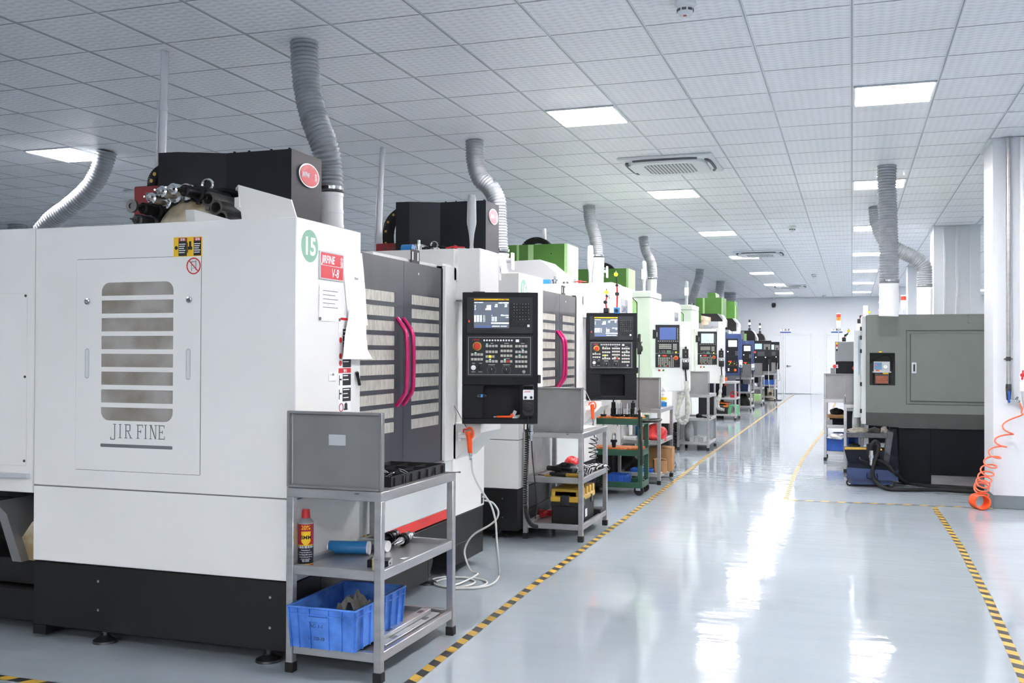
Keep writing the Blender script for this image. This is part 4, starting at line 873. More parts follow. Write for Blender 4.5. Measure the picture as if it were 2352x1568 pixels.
# ================================================================ far machines in the row: two navy, two black
def far_panel(root, x0, y0, x1, y1, Y, kind):
    """control cabinet seen between pixels at depth Y."""
    a, c = at(x0, y1, Y=Y), at(x1, y0, Y=Y); T = M.Translation(-root.location) @ turn(a); w = (c.x - a.x) / CS; h = c.z - a.z; mb = lambda: MB(T)
    o = mb().box(0, w, 0, .14, 0, h, .008)
    if kind == 'navy':
        o.box(0, w * .25, 0, .14, h, h + .03); P = obj('control_cabinet', o, 'navy', root)
        fx0, fx1 = w * .18, w * .8; F = obj('control_face', mb().box(fx0, fx1, -.012, 0, h * .06, h * .88, .004), 'panelblack', P); fw = fx1 - fx0
        obj('display_screen', mb().box(fx0 + fw * .18, fx0 + fw * .9, -.0135, -.011, h * .69, h * .84), 'screenwhite', F)
        k = mb()
        def dot(u, v, a_, b_, m): k.m = m; k.box(fx0 + fw * u - a_ / 2, fx0 + fw * u + a_ / 2, -.0165, -.0115, h * v - b_ / 2, h * v + b_ / 2, .001)
        for i in range(3):
            for j in range(4): dot(.79 + .09 * i, .575 - .028 * j, .017, .015, 0)
        dot(.14, .572, .022, .022, 1); dot(.3, .58, .02, .02, 2); dot(.25, .525, .02, .02, 2)
        for i in range(4): dot(.2 + .22 * i, .46, .022, .02, 2); dot(.2 + .22 * i, .24, .04, .04, 2)
        dot(.32, .335, .07, .024, 3)
        for i in range(4):
            for j in range(4): dot(.58 + .1 * i, .345 - .03 * j, .014, .014, [2, 4, 2, 0, 2, 5, 2][(i * 3 + j) % 7])
        dot(.36, .30, .016, .016, 5); dot(.26, .265, .016, .016, 5); dot(.2, .16, .026, .022, 1); dot(.2, .125, .026, .022, 1)
        obj('key_buttons', k, ['keygrey', 'glow', 'keydark', 'glowred', 'green', 'glowyellow'], F, None)
        o = mb().lathe((fx0 + fw * .76, -.012, h * .13), (0, -1, 0), [(0, .03), (.004, .03), (.004, .018), (.016, .024), (.026, .02), (.028, 0)], 18); obj('emergency_stop', o, 'orange', F)
        if x0 > 1690:
         o = mb().text('FINE', (w * .5, -.0005, h * .93), (1, 0, 0), (0, 0, 1), .045, .02, .0006, 'CENTER'); obj('lettering', o, 'keygrey', P, None)
        o = mb().box(w - .0, w + .025, .02, .1, .06, .16, .004); obj('hinge', o, 'blackp', P)
    else:
        P = obj('control_cabinet', o, 'panelblack', root)
        F = obj('control_face', mb().box(.02, w - .02, -.012, 0, h * .48, h * .94, .004), 'panelgrey', P)
        obj('display_screen', mb().box(.03, w * .46, -.0135, -.011, h * .72, h * .90), 'screencyan', F)
        k = mb()
        for i in range(6):
            for j in range(6):
                if not (i in (2, 3) and j > 2): k.m = 0; k.box(w * (.56 + i * .062), w * (.56 + i * .062 + .045), -.0155, -.0115, h * .88 - j * .026 - .018, h * .88 - j * .026)
        for i in range(7):
            for j in range(3): k.m = 1; k.box(w * (.22 + i * .056), w * (.22 + i * .056 + .04), -.0155, -.0115, h * .63 - j * .04 - .024, h * .63 - j * .04)
        obj('key_buttons', k, ['key', 'keygrey'], F, None)
        for u, v in ((.68, .62), (.84, .62), (.68, .54), (.84, .54)): obj('rotary_knob', mb().lathe((w * u, -.012, h * v), (0, -1, 0), [(0, .022), (.014, .02), (.015, 0)], 14), 'keydark', F)
        o = mb().lathe((w * .06, -.012, h * .62), (0, -1, 0), [(0, .032), (.004, .032), (.004, .02), (.02, .025), (.024, 0)], 18); obj('emergency_stop', o, 'orange', F)
        for u in (.12, .66): obj('lit_button', mb().lathe((w * u, 0, h * .455), (0, -1, 0), [(0, .015), (.01, .014), (.012, 0)], 12), 'glow', P)
    return P, turn(a), w, h
def tower(root, px, ytop, ybot, Y, lit, parts, kind='tower'):
    """slim signal lamp between pixel rows."""
    a, b = at(px, ybot, Y=Y), at(px, ytop, Y=Y); H = b.z - a.z; q = wmb(root)
    if kind == 'bat':
        q.lathe(a, (0, 0, 1), [(0, .03), (H * .12, .032), (H * .13, .02), (H * .35, .024), (H * .5, .035), (H * .95, .033), (H, .0)], 14); o = obj('work_lamp', q, 'plasticgrey', root)
        q = wmb(root); q.lathe(a + V((0, 0, H * .45)), (0, 0, 1), [(0, .035), (H * .08, .037), (H * .3, .037), (H * .3, 0)], 14); obj('lit_section', q, 'glow', o)
    else:
        q.lathe(a, (0, 0, 1), [(0, .04), (H * .25, .04), (H * .26, .012), (H * .4, .012), (H * .4, .028), (H, .028), (H, 0)], 14); o = obj('signal_tower', q, 'gunmetal', root)
        q = wmb(root); q.lathe(a + V((0, 0, H * .55)), (0, 0, 1), [(0, .03), (0, .031), (H * .2, .031), (H * .2, 0)], 14); obj('lit_section', q, 'glow', o)
def pendant2(label, q, rz, cordpts, white=True, group='handwheel pendants'):
    r = thing('handwheel_pendant', label, 'pendant', q, rz, group); o = MB().box(-.04, .04, -.03, 0, -.07, .0, .008).rrect((-.034, 0, -.16), (1, 0, 0), (0, 0, 1), .068, .1, .02, .03); obj('body', o, 'sheet' if white else 'blackp', r)
    obj('dial', MB().lathe((0, -.03, -.115), (0, -1, 0), [(0, .032), (.012, .03), (.014, 0)], 16), 'chrome' if white else 'keydark', r)
    o = MB()
    for x in (-.018, .018): o.lathe((x, -.03, -.03), (0, -1, 0), [(0, .01), (.006, .009), (.006, 0)], 10)
    obj('selector', o, 'keydark', r); q2 = wmb(r); q2.tube(spline(cordpts, 5), .012, 7); obj('cord', q2, 'rubber' if white else 'wrap', r)
# navy machine nearer
def navy(label, Y, px, green, visor, vis_edge, beige, lamp, body):
    p = at(px[0], px[3], Y=Y); r = thing('machining_center', label, 'machining centre', (p.x, Y, 0), 0, 'navy machining centres')
    def part(nm, mt, fn, sm=None):
        q = wmb(r); fn(q); return obj(nm, q, mt, r, sm)
    part('column_head', ['green', 'greenedge'], lambda q: (pp(q, green[0], Y + .9, .7), setattr(q, 'm', 1), [pb(q, *s, Y + .88, .03) for s in green[1]]))
    part('splash_guard', 'black', lambda q: pp(q, visor, Y + .3, .5)); part('guard_edge', 'midgrey', lambda q: pp(q, vis_edge, Y + .28, .55))
    part('housing', ['ivory', 'midgrey', 'white2'], lambda q: [(setattr(q, 'm', m), pp(q, pts, Y + o_, .25)) for pts, m, o_ in beige])
    part('base', 'black', lambda q: q.box(p.x - 1.4, p.x + .0, Y + .2, Y + 2.2, .0, .5)); part('enclosure', 'navyd', lambda q: q.box(p.x - 1.4, p.x + .05, Y + .25, Y + 2.2, .5, body))
    part('panel_arm', 'blackp', lambda q: q.box(p.x + .1, p.x + .2, Y + .1, Y + .5, 1.2, 1.3))
    P, T, w, h = far_panel(r, *px, Y, 'navy'); tower(r, *lamp, Y + .2, 1, 1, 'bat'); return r, T, w, h
r, T, w, h = navy('navy machining centre with white screen panel, the nearer of the blue pair', 22.6, (1660, 766, 1702, 862),
    ([(1598, 684), (1626, 684), (1626, 672), (1643, 672), (1644, 683), (1660, 683), (1660, 740), (1598, 740)], [(1614, 684, 1618.5, 720), (1657, 683, 1660, 735)]),
    [(1610, 720), (1647, 720), (1660, 735), (1660, 760), (1610, 760)], [(1647, 720), (1656, 722), (1664, 734), (1664, 750), (1660, 750), (1660, 735)],
    [([(1610, 724), (1630, 728), (1630, 760), (1610, 760)], 0, .1), ([(1628, 738), (1650, 738), (1650, 752), (1628, 748)], 1, .05), ([(1650, 738), (1661, 738), (1661, 760), (1634, 760), (1634, 752)], 2, .1), ([(1615, 746), (1634, 746), (1634, 756), (1615, 756)], 1, .0)], (1663, 732, 767), 1.8)
q = T @ V((w * .93, -.02, h * .37)); pendant2('white pendant on the nearer navy cabinet, black cord hanging to the table', q, YAW, [q + V((0, 0, -.14)), q + V((0, -.02, -.4)), q + V((.005, -.02, -.62))])
r, T, w, h = navy('farther navy machining centre with white screen panel, close to the black machines', 26.4, (1699, 782, 1731, 858),
    ([(1660, 691), (1687, 691), (1687, 701), (1689, 701), (1689, 745), (1660, 745)], [(1687.5, 701, 1690, 735)]),
    [(1664, 731), (1682, 731), (1691, 742), (1691, 763), (1664, 763)], [(1682, 731), (1686, 731), (1697, 744), (1697, 760), (1691, 760), (1691, 742)],
    [([(1666, 757), (1674, 757), (1674, 775), (1666, 775)], 1, .1), ([(1674, 758), (1681, 762), (1680, 772), (1674, 775)], 2, .1), ([(1682, 761), (1696, 760), (1694, 775), (1685, 772)], 2, .05)], (1697, 744, 775), 1.7)
q = T @ V((w * .9, -.02, h * .3)); pendant2('white pendant on the farther navy cabinet above a table backboard', q, YAW, [q + V((0, 0, -.14)), q + V((0, -.02, -.35)), q + V((-.06, -.02, -.8))])
def blackm(label, Y, px, visor, edge, strip, lamp):
    p = at(px[0], px[3], Y=Y); r = thing('machining_center', label, 'machining centre', (p.x, Y, 0), 0, 'black machining centres')
    def part(nm, mt, fn):
        q = wmb(r); fn(q); return obj(nm, q, mt, r, None)
    part('splash_guard', 'black', lambda q: pp(q, visor, Y + .5, .6)); part('guard_edge', 'midgrey', lambda q: pp(q, edge, Y + .48, .62)); part('side_strip', ['lightgreen', 'midgrey'], lambda q: (pb(q, *strip[0], Y + .46, .1), setattr(q, 'm', 1), pb(q, *strip[1], Y + .45, .1)))
    part('base', 'black', lambda q: q.box(p.x - 1.2, p.x - .0, Y + .3, Y + 2, .0, .6)); part('enclosure', 'panelblack', lambda q: q.box(p.x - 1.2, p.x + .1, Y + .3, Y + 2, .6, 1.7)); part('panel_arm', 'blackp', lambda q: q.box(p.x + .1, p.x + .2, Y + .1, Y + .4, 1.2, 1.3))
    P, T, w, h = far_panel(r, *px, Y, 'black'); tower(r, *lamp, Y + .6, 1, 1); return T, w, h
T, w, h = blackm('black machining centre whose wide panel shows a cyan screen, nearer of the dark pair', 29.6, (1731, 782, 1771, 852), [(1702, 759), (1727, 759), (1734, 768), (1734, 786), (1702, 786)], [(1727, 759), (1732, 763), (1738, 776), (1738, 786), (1734, 786), (1734, 768)], ((1709, 766, 1714.5, 786), (1703, 760, 1709, 786)), (1721.5, 734, 760))
q = T @ V((w * .83, -.02, h * .4)); pendant2('red-topped black pendant on the cyan-screen black cabinet, thick cord to the floor', q, YAW, [q + V((0, 0, -.14)), q + V((0, -.03, -.5)), q + V((.03, -.03, -.92))], False)
T, w, h = blackm('last black machining centre of the row, its narrow panel next to the white door', 32.8, (1767, 785, 1790, 848), [(1735, 766), (1750, 766), (1756, 774), (1757, 790), (1735, 790)], [(1750, 766), (1755, 769), (1760, 783), (1760, 790), (1757, 790), (1756, 774)], ((1735.5, 771, 1739, 786), (1732, 766, 1735, 786)), (1745.5, 742, 766))
q = T @ V((w * .8, -.02, h * .42)); pendant2('black pendant on the last black cabinet with a grey cord looping down', q, YAW, [q + V((0, 0, -.14)), q + V((-.02, -.03, -.45)), q + V((-.02, -.03, -.68)), q + V((.05, -.03, -.72)), q + V((.07, -.03, -.6)), q + V((.04, -.03, -.35))], False)
# ================================================================ ducts and poles
def duct(label, path, r0, collar, rc, valve=False, zb=1.985, group='grey exhaust hoses'):
    if collar and zb: collar = collar[:-1] + [V((collar[-1].x, collar[-1].y, min(zb, collar[-1].z)))]
    pts = spline(path, 40); L = [0]
    for a, b in zip(pts, pts[1:]): L.append(L[-1] + (b - a).length)
    step = r0 * .052; out = []; d = 0; i = 0
    while d < L[-1]:
        while i < len(L) - 2 and L[i + 1] < d: i += 1
        t = (d - L[i]) / max(L[i + 1] - L[i], 1e-6); out.append(pts[i].lerp(pts[i + 1], t)); d += step
    out.append(pts[-1]); top = out[0]; bot = collar[-1] if collar else out[-1]
    r = thing('exhaust_duct', label, 'exhaust duct', (bot.x, bot.y, bot.z), 0, group)
    q = wmb(r); n = len(out); q.tube(out, r0, 22, lambda j: r0 * (1 + .065 * math.sin(j * 2 * PI / 6) - .02 + .012 * math.sin(j * .23))); obj('flexible_hose', q, 'ductgrey', r, 50)
    if collar:
        q = wmb(r); q.tube(collar, rc, 24, None); c0, c1 = collar[0], collar[-1]; h = (c0 - c1).length
        for f in (.0, .3, .55, .78): p = c0.lerp(c1, f); q.lathe(p, (c1 - c0), [(0, rc), (0, rc * 1.04), (.02 + .006 * h, rc * 1.04), (.02 + .006 * h, rc)], 24)
        obj('pipe_collar', q, 'pvc', r, 50)
        q = wmb(r); q.lathe(c0 + (c0 - c1).normalized() * .02, (c0 - c1), [(0, r0 * 1.05), (0, r0 * 1.07), (.02, r0 * 1.07), (.02, r0 * 1.05)], 22); obj('clamp_band', q, 'chrome', r)
        if valve:
            p = c0.lerp(c1, .25); q = wmb(r); q.cyl(p, p + V((rc + .05, -.03, 0)), .022, n=12); q.box(p.x + rc + .045, p.x + rc + .065, p.y - .06, p.y, p.z - .09, p.z + .07, .004); obj('damper_handle', q, 'pvc', r)
    return r
def A(Y, *px): return [at(x, y, Y=Y) for x, y in px]
Zc = CZ - .003
def top(x, y): p = at(x, y, Z=CZ); return V((p.x, p.y, Zc))
t = top(698, 96); Y = t.y
duct('grey ribbed exhaust hose rising from the first white machine beside its black column', [t] + A(Y, (703, 180), (718, 260), (745, 335)) + A(Y + .03, (754, 385), (757, 442)), .088, A(Y + .03, (757, 445), (759, 540)), .086, False, 2.1)
t = top(1090, 323); Y = t.y
duct('grey ribbed exhaust hose with an elbow, rising behind the second black column', [t] + A(Y, (1092, 370), (1103, 408), (1127, 432), (1141, 462), (1143, 500), (1146, 560), (1148, 580)), .086, A(Y, (1148, 582), (1145, 640)), .086, True, 2.1)
t = top(1353, 472); Y = t.y
duct('grey exhaust hose above the second machine, white pipe under it beside a lamp', [t] + A(Y, (1357, 510), (1368, 550), (1371, 590)), .084, A(Y, (1371, 592), (1368, 655)), .10, True)
t = top(1477, 543); Y = t.y
duct('grey exhaust hose bending down onto the white column with the green lamp', [t] + A(Y, (1483, 575), (1496, 605), (1499, 640)), .084, A(Y, (1498, 642), (1495, 690)), .08)
t = top(1608, 618); Y = t.y
duct('grey exhaust hose slanting down behind the second thin lamp', [t] + A(Y, (1605, 640), (1594, 675)) + A(Y, (1590, 700)), .1, A(Y, (1590, 701), (1590, 715)), .09)
t = top(1655, 645); Y = t.y
duct('grey exhaust hose with an S bend in front of the green column heads', [t] + A(Y, (1652, 670), (1644, 697), (1634, 706), (1633, 718), (1633, 727)), .12, A(Y, (1633, 728), (1634, 739)), .13)
t = top(246, 346); Y = t.y
duct('shiny grey exhaust hose drooping toward the rear of the first machine', [t] + A(Y, (234, 385), (208, 432), (160, 476), (122, 504), (95, 535)), .098, [], 0)
for x, y, lb in ((40, 516, 'distant stub of exhaust hose at the far edge of the ceiling'), (1639, 662, 'distant exhaust hose stub above the tallest green head'), (1677, 679, 'distant exhaust hose stub above the last green head')):
    t = at(x, y, Z=CZ) if x < 100 else at(x, y, Y=34); duct(lb, [V((t.x, t.y, Zc)), V((t.x, t.y, Zc - .2)), V((t.x, t.y, 2.4))], .2 if x > 100 else .14, [], 0)
def pole(label, p, q, rad):
    a, b = V(p), V(q); r = thing('service_pole', label, 'pole', b, 0, 'thin white poles'); o = wmb(r); o.cyl(a, b, rad, n=16); obj('pipe', o, 'polewhite', r)
    o = wmb(r); m = a.lerp(b, .5)
    for f in (.33, .66): c = a.lerp(b, f); o.lathe(c, b - a, [(0, rad), (0, rad * 1.15), (.03, rad * 1.15), (.03, rad)], 16)
    o.tube([a.lerp(b, .3) + V((-rad * 1.2, -.01, 0)), a.lerp(b, .65) + V((-rad * 1.4, -.01, 0)), b + V((-rad * 1.5, -.01, 0))], rad * .35, 6); obj('conduit', o, 'polewhite', r)
t = top(379, 118); pole('thin white pole from the ceiling behind the first red bracket', t, at(369, 500, Y=t.y), .026)
t = top(879, 338); pole('thin white pole from the ceiling between the two black columns', t, at(867, 640, Y=t.y), .026)
for x, y0, y1, Y, lb in ((1250, 525, 600, 13, 'thin distant pole above the green column head'), (1576, 665, 700, 24, 'very thin distant pole near the second lamp')):
    p, q = at(x, y0, Y=Y), at(x + 2, y1, Y=Y); pole(lb, p, q, .026)
# ================================================================ steel work tables
def cart_proto(w, d, trayed, label, loc, rz=0, group='steel work tables along the machines'):
    r = thing('work_table', label, 'work table', loc, rz, group); g = .036; mb = MB
    for x in (0, w - g):
        for y in (0, d - g):
            l = obj('leg', mb().box(x, x + g, y, y + g, .02, .79, .003), 'steel', r); obj('rubber_foot', mb().box(x - .003, x + g + .003, y - .003, y + g + .003, 0, .045, .003), 'rubber', l)
    for nm, z0, z1 in (('bottom_shelf', .085, .128), ('middle_shelf', .44, .484)):
        o = mb().box(g, w - g, .004, .03, z0, z1, .003); o.box(g, w - g, d - .03, d - .004, z0, z1, .003); o.box(.004, .03, g, d - g, z0, z1, .003); o.box(w - .03, w - .004, g, d - g, z0, z1, .003); o.box(.02, w - .02, .02, d - .02, z0 + .012, z0 + .018); obj(nm, o, 'steel', r)
    o = mb().box(0, w, 0, d, .786, .83, .003); obj('table_top', o, 'steel', r)
    if trayed:
        t = .02; z0, z1 = .832, 1.175; o = mb().box(t, w - t, t, t + .006, z0 + t * .6, z1 - t * .6); o.box(0, .012, 0, .028, z0, z1, .002); o.box(w - .012, w, 0, .028, z0, z1, .002); o.box(.012, w - .012, 0, .028, z0, z0 + .012, .002); o.box(.012, w - .012, 0, .028, z1 - .012, z1, .002); obj('backboard', o, 'steelpanel', r)
    return r
CW = .478
C1 = cart_proto(CW, .83, True, 'steel work table standing at the corner of the white machine numbered 15', (-2.418, 3.99, 0), -.02)
o = MB().box(.205, .29, .0185, .0198, 1.025, 1.073); obj('blank_tag', o, 'plasticgrey', C1.children[-1], None)
def cart(lb, x, y, rz=0, trayed=True):
    c = dup(C1, (x, y, 0), rz, lb)
    for k in list(c.children_recursive):
        if k.name.startswith('blank_tag') or (not trayed and k.name.startswith('backboard')): bpy.data.objects.remove(k)
    return c
C2 = cart('steel work table with a black and yellow tool box on its bottom shelf', -2.42, 7.45)
C4 = cart('steel work table with the red bag and cardboard boxes, behind the green trolley', -2.462, 10.97)
C5 = cart('steel work table with clear plastic blocks on its bottom shelf', -2.475, 15.04)
C6 = cart('steel work table without backboard, green stool on its lowest shelf', -2.85, 22.2, 0, False)
C7 = cart('far steel work table under the farther navy control cabinet', -2.87, 25.9)
C8 = cart('far steel work table with a pale green case, in front of the cyan-screen cabinet', -2.85, 28.85)
C9 = cart('last steel work table of the row, with a blue crate, beside the white door', -2.70, 31.9)
S_ = C1.scale
R1 = cart('steel work table at the aisle end of the grey lathe, cardboard piled on its shelf', -.36, 14.25)
R2 = cart_proto(.23, .8, True, 'narrow steel rack tight against the end of the grey lathe', (-.095, 12.88, 0))
# ================================================================ small things
def cyltext(mb, txt, c, r, ang, z, size, bold=.0, sx=1, up=1):
    vs, fs = glyphs(txt, bold, .002, 'CENTER', 0); out = []
    for p in vs:
        a = ang + p[0] * size * sx / r; rr = r + .0004 + p[2] * size * .1; out.append((c[0] + math.cos(a) * rr, c[1] + math.sin(a) * rr, c[2] + z + p[1] * size))
    mb.add(out, fs)
def blob(mb, c, s, seed, n=16, rough=.25, flat=True):
    rnd = random.Random(seed); ph = [(rnd.uniform(0, 6.3), rnd.uniform(0, 6.3), rnd.randint(2, 5), rnd.randint(2, 5), rnd.uniform(.3, 1)) for _ in range(6)]; vs = []; m = n // 2
    for i in range(m + 1):
        t = PI * i / m
        for j in range(n):
            p = 2 * PI * j / n; k = 1 + rough * sum(a * math.sin(u * p + x) * math.sin(v * t + y) for x, y, u, v, a in ph) / 2.5
            z = math.cos(t) * k
            if flat: z = max(z, -.55)
            vs.append((c[0] + math.sin(t) * math.cos(p) * k * s[0], c[1] + math.sin(t) * math.sin(p) * k * s[1], c[2] + (z + (.55 if flat else 0)) * s[2]))
    fs = [(i * n + j, i * n + (j + 1) % n, (i + 1) * n + (j + 1) % n, (i + 1) * n + j) for i in range(m) for j in range(n)]
    return mb.add(vs, fs)
def lump(name, label, cat, c, s, mt, seed, group=None, rough=.25): return solo(name, label, cat, c, blob(MB(), c, s, seed, 24, rough), mt, group, 60)
def crate(label, x0, x1, y0, y1, z0, h, mt='blueplastic', group='blue plastic crates', rz=0):
    cx, cy = (x0 + x1) / 2, (y0 + y1) / 2; r = thing('plastic_crate', label, 'crate', (cx, cy, z0), rz, group); w, d = (x1 - x0) / 2, (y1 - y0) / 2; t = .004; k = .94
    o = MB(); o.box(-w * k, w * k, -d * k, d * k, 0, .006)
    for sx in (-1, 1):
        o.prism([(sx * w * k, -d * k, 0), (sx * w * k, d * k, 0), (sx * w, d, h), (sx * w, -d, h)], (-sx * t, 0, 0)); o.prism([(-w * k, sx * d * k, 0), (w * k, sx * d * k, 0), (w, sx * d, h), (-w, sx * d, h)], (0, -sx * t, 0))
    obj('body', o, mt, r, None)
    e = .007; o = MB()
    for sx in (-1, 1): o.box(sx * w - e, sx * w + e, -d - e, d + e, h - .008, h, .002); o.box(-w, w, sx * d - e, sx * d + e, h - .008, h, .002); o.box(sx * w - .005, sx * w + .006, -d, d, h * .8, h * .8 + .005); o.box(-w, w, sx * d - .005, sx * d + .006, h * .8, h * .8 + .005)
    obj('rim', o, mt, r)
    o = MB()
    for sx in (-1, 1):
        for f in (-.98, -.72, -.42, -.15, .15, .42, .72, .98): o.prism([(sx * w * k, d * f * k - .003, .0), (sx * (w * k + .009), d * f * k - .003, .0), (sx * (w + .009), d * f - .003, h - .004), (sx * w, d * f - .003, h - .004)], (0, .005, 0))
        for f in (-.98, -.72, -.36, .22, .62, .98): o.prism([(w * f * k - .003, sx * d * k, 0), (w * f * k - .003, sx * (d * k + .009), 0), (w * f - .003, sx * (d + .009), h - .004), (w * f - .003, sx * d, h - .004)], (.005, 0, 0))
    obj('ribs', o, mt, r, None)
    for sx in (-1, 1):
        o = MB(); o.prism([(-w * .38, sx * d * .985, h * .66), (w * .2, sx * d * .985, h * .66), (w * .2, sx * d * .995, h * .78), (-w * .38, sx * d * .995, h * .78)], (0, sx * .011, 0)); obj('grip', o, mt, r)
    return r
def spray(label, p, rad, h, bands, capc, caph, ang, texts=(), dirv=(0, 0, 1), group='spray cans', basec='alu'):
    """upright or lying aerosol can; bands: (h0,h1,material index)."""
    p = V(p); r = thing('spray_can', label, 'spray can', p, 0, group); d = V(dirv).normalized(); q = V((0, 0, 1)).rotation_difference(d).to_matrix().to_4x4()
    bh = h - caph - .022; cols = [b[2] for b in bands]; o = MB(q)
    for i, (a, b, c) in enumerate(bands): o.m = i; o.lathe((0, 0, a * bh), (0, 0, 1), [(0, rad), ((b - a) * bh, rad)], 28)
    obj('body', o, cols, r)
    o = MB(q).lathe((0, 0, 0), (0, 0, 1), [(-.001, rad * .7), (-.003, rad), (.0, rad * 1.03), (.003, rad * 1.0)], 28); obj('base_ring', o, basec, r); o = MB(q).lathe((0, 0, bh), (0, 0, 1), [(-.002, rad * 1.0), (.002, rad * 1.04), (.006, rad * .97), (.022, rad * .62), (.024, rad * .5), (.024, 0)], 28); obj('shoulder', o, 'alu', r)
    o = MB(q).lathe((0, 0, bh + .02), (0, 0, 1), [(0, rad * .56), (caph * .9, rad * .5), (caph, rad * .44), (caph, 0)], 24); obj('cap', o, capc, r)
    for nm, mt, lst in texts:
        o = MB(q)
        for tx_, z, sz, b in lst: cyltext(o, tx_, (0, 0, 0), rad, ang, z, sz, b)
        obj(nm, o, mt, r, None)
    return r
MZ, BZ, TZ = .459, .104, .830      # resting heights of the shelves
p = at(702, 1297, Z=MZ); p = V((max(p.x, -2.30), max(p.y, 4.045), MZ)); cam_a = math.atan2(-p.y, -p.x) - .25
q = at(702, 1298, Y=4.075); p = V((q.x, 4.075, MZ))
r = spray('upright red and navy spray can with a yellow shield label on the first work table', p + V((0, 0, .003)), .0355, .262, [(0, .07, 'canred'), (.07, .085, 'yellow'), (.085, .5, 'cannavy'), (.5, .52, 'yellow'), (.52, 1, 'canred')], 'red', .042, cam_a + .25,
    [('yellow_print', 'yellow', [('20%', .172, .026, .02)]), ('small_print', 'sheet', [('万能防锈润滑剂', .088, .0125, .01), ('Protects and', .076, .008, .01), ('Drives Out Moisture', .066, .0075, .01), ('Frees Sticky Mechanisms', .056, .0075, .01), ('Loosens Rusted Parts', .046, .0075, .01), ('Stops Squeaks', .036, .0075, .01), ('强力除锈', .027, .008, .01)])])
o = MB(); a0 = cam_a + .28
vs = []; N = 10
for i in range(N + 1):
    a = a0 + (-.62 + 1.24 * i / N) ; dz = -.016 * (1 - (2 * i / N - 1) ** 2); vs += [(math.cos(a) * .0358, math.sin(a) * .0358, .118 + dz), (math.cos(a) * .0358, math.sin(a) * .0358, .163)]
o.add(vs, [(2 * i, 2 * i + 2, 2 * i + 3, 2 * i + 1) for i in range(N)]); obj('shield', o, 'yellow', r, 60)
o = MB(); cyltext(o, 'BMM', (0, 0, 0), .0361, a0, .128, .025, .012); obj('brand_letters', o, 'ink', r, None)
def lying(label, pxl, pxr, rad, L, bands, endc, Z, texts=(), cap='sheet', caph=.02):
    a, b = at(*pxl, Z=Z + rad), at(*pxr, Z=Z + rad); d = (a - b).normalized(); return spray(label, b, rad, L, bands, cap, caph, 2.2, texts, d, 'spray cans', 'sheet')
lying('blue spray can lying on its side on the first work table, white end showing', (762, 1256), (848, 1258), .032, .24, [(0, .04, 'sheet'), (.04, 1, 'canblue')], 'sheet', MZ, [('small_print', 'plasticgrey', [('5000', .05, .018, .0)] + [('||||||||||||||||', .06 + .012 * i, .006, 0) for i in range(8)])])
e = bpy.data.objects[-1]
lying('bare silver can lying behind the blue spray can', (815, 1245), (890, 1254), .027, .2, [(0, .06, 'sheet'), (.06, 1, 'alu')], 'sheet', MZ)
def holder(label, p, d, k=1.0, mt='chrome', drill=True, group='tool holders'):
    """tapered tool holder, from pull stud along d."""
    p = V(p); r = thing('tool_holder', label, 'tool holder', p, 0, group); z = V((0, 0, 0)); s = k
    obj('taper', MB().lathe(z, d, [(0, .006 * s), (.008 * s, .0095 * s), (.014 * s, .005 * s), (.022 * s, .006 * s), (.023 * s, .011 * s), (.09 * s, .0225 * s)], 20), mt, r)
    obj('flange', MB().lathe(V(d).normalized() * .09 * s, d, [(0, .0225 * s), (0, .0315 * s), (.008 * s, .0315 * s), (.01 * s, .026 * s), (.016 * s, .026 * s), (.018 * s, .0315 * s), (.027 * s, .0315 * s), (.027 * s, .02 * s)], 22), 'darkmetal', r)
    obj('collet_nut', MB().lathe(V(d).normalized() * .117 * s, d, [(0, .021 * s), (.035 * s, .02 * s), (.037 * s, .024 * s), (.058 * s, .023 * s), (.062 * s, .015 * s), (.062 * s, 0)], 20), 'chrome' if mt == 'chrome' else 'gunmetal', r)
    if drill: obj('drill_bit', MB().lathe(V(d).normalized() * .178 * s, d, [(0, .0045 * s), (.045 * s, .0045 * s), (.052 * s, 0)], 10), 'gunmetal', r)
    return r
a, b = at(903, 1252, Z=MZ + .02), at(950, 1224, Z=MZ + .045); holder('tapered tool holder with a drill bit lying on the first work table shelf', a, (b - a), 1.0)
a, b = at(868, 1250, Z=MZ + .02), at(908, 1226, Z=MZ + .045); holder('second tool holder lying half behind the table leg on the first work table', a, (b - a), 1.0, 'darkmetal', False)
def block(name, label, cat, c, s, mt, rz=0, group=None, bev=.003):
    r = thing(name, label, cat, c, rz, group); obj('body', MB().box(-s[0] / 2, s[0] / 2, -s[1] / 2, s[1] / 2, 0, s[2], bev), mt, r); return r
p = at(872, 1300, Z=MZ); r = block('insert_box', 'small dark insert box with a silver printed end on the first work table', 'box', p, (.10, .07, .035), 'darkmetal', .2); obj('label_plate', MB().box(.0495, .0512, -.034, .034, .003, .032, .001), 'plasticgrey', r); o = MB().text('R0.8', (.0514, -.02, .012), (0, 1, 0), (0, 0, 1), .014); obj('lettering', o, 'ink', r, None)
p = at(858, 1312, Z=MZ); r = block('amber_bottle', 'small square amber plastic bottle standing by the table leg', 'bottle', p + V((0, .015, 0)), (.026, .026, .06), 'amber', .3, None, .005); obj('cap', MB().lathe((0, 0, .06), (0, 0, 1), [(0, .009), (.008, .009), (.008, 0)], 14), 'plasticgrey', r)
p = at(935, 1282, Z=MZ + .001); solo('paper_scrap', 'small torn printed paper scrap on the first work table middle shelf', 'paper', p, MB().prism([p + V(v) for v in ((-.03, -.02, 0), (.0, -.03, 0), (.045, .0, 0), (.03, .025, 0), (-.02, .02, 0))], (0, 0, .0015)), 'sheet', None, None)
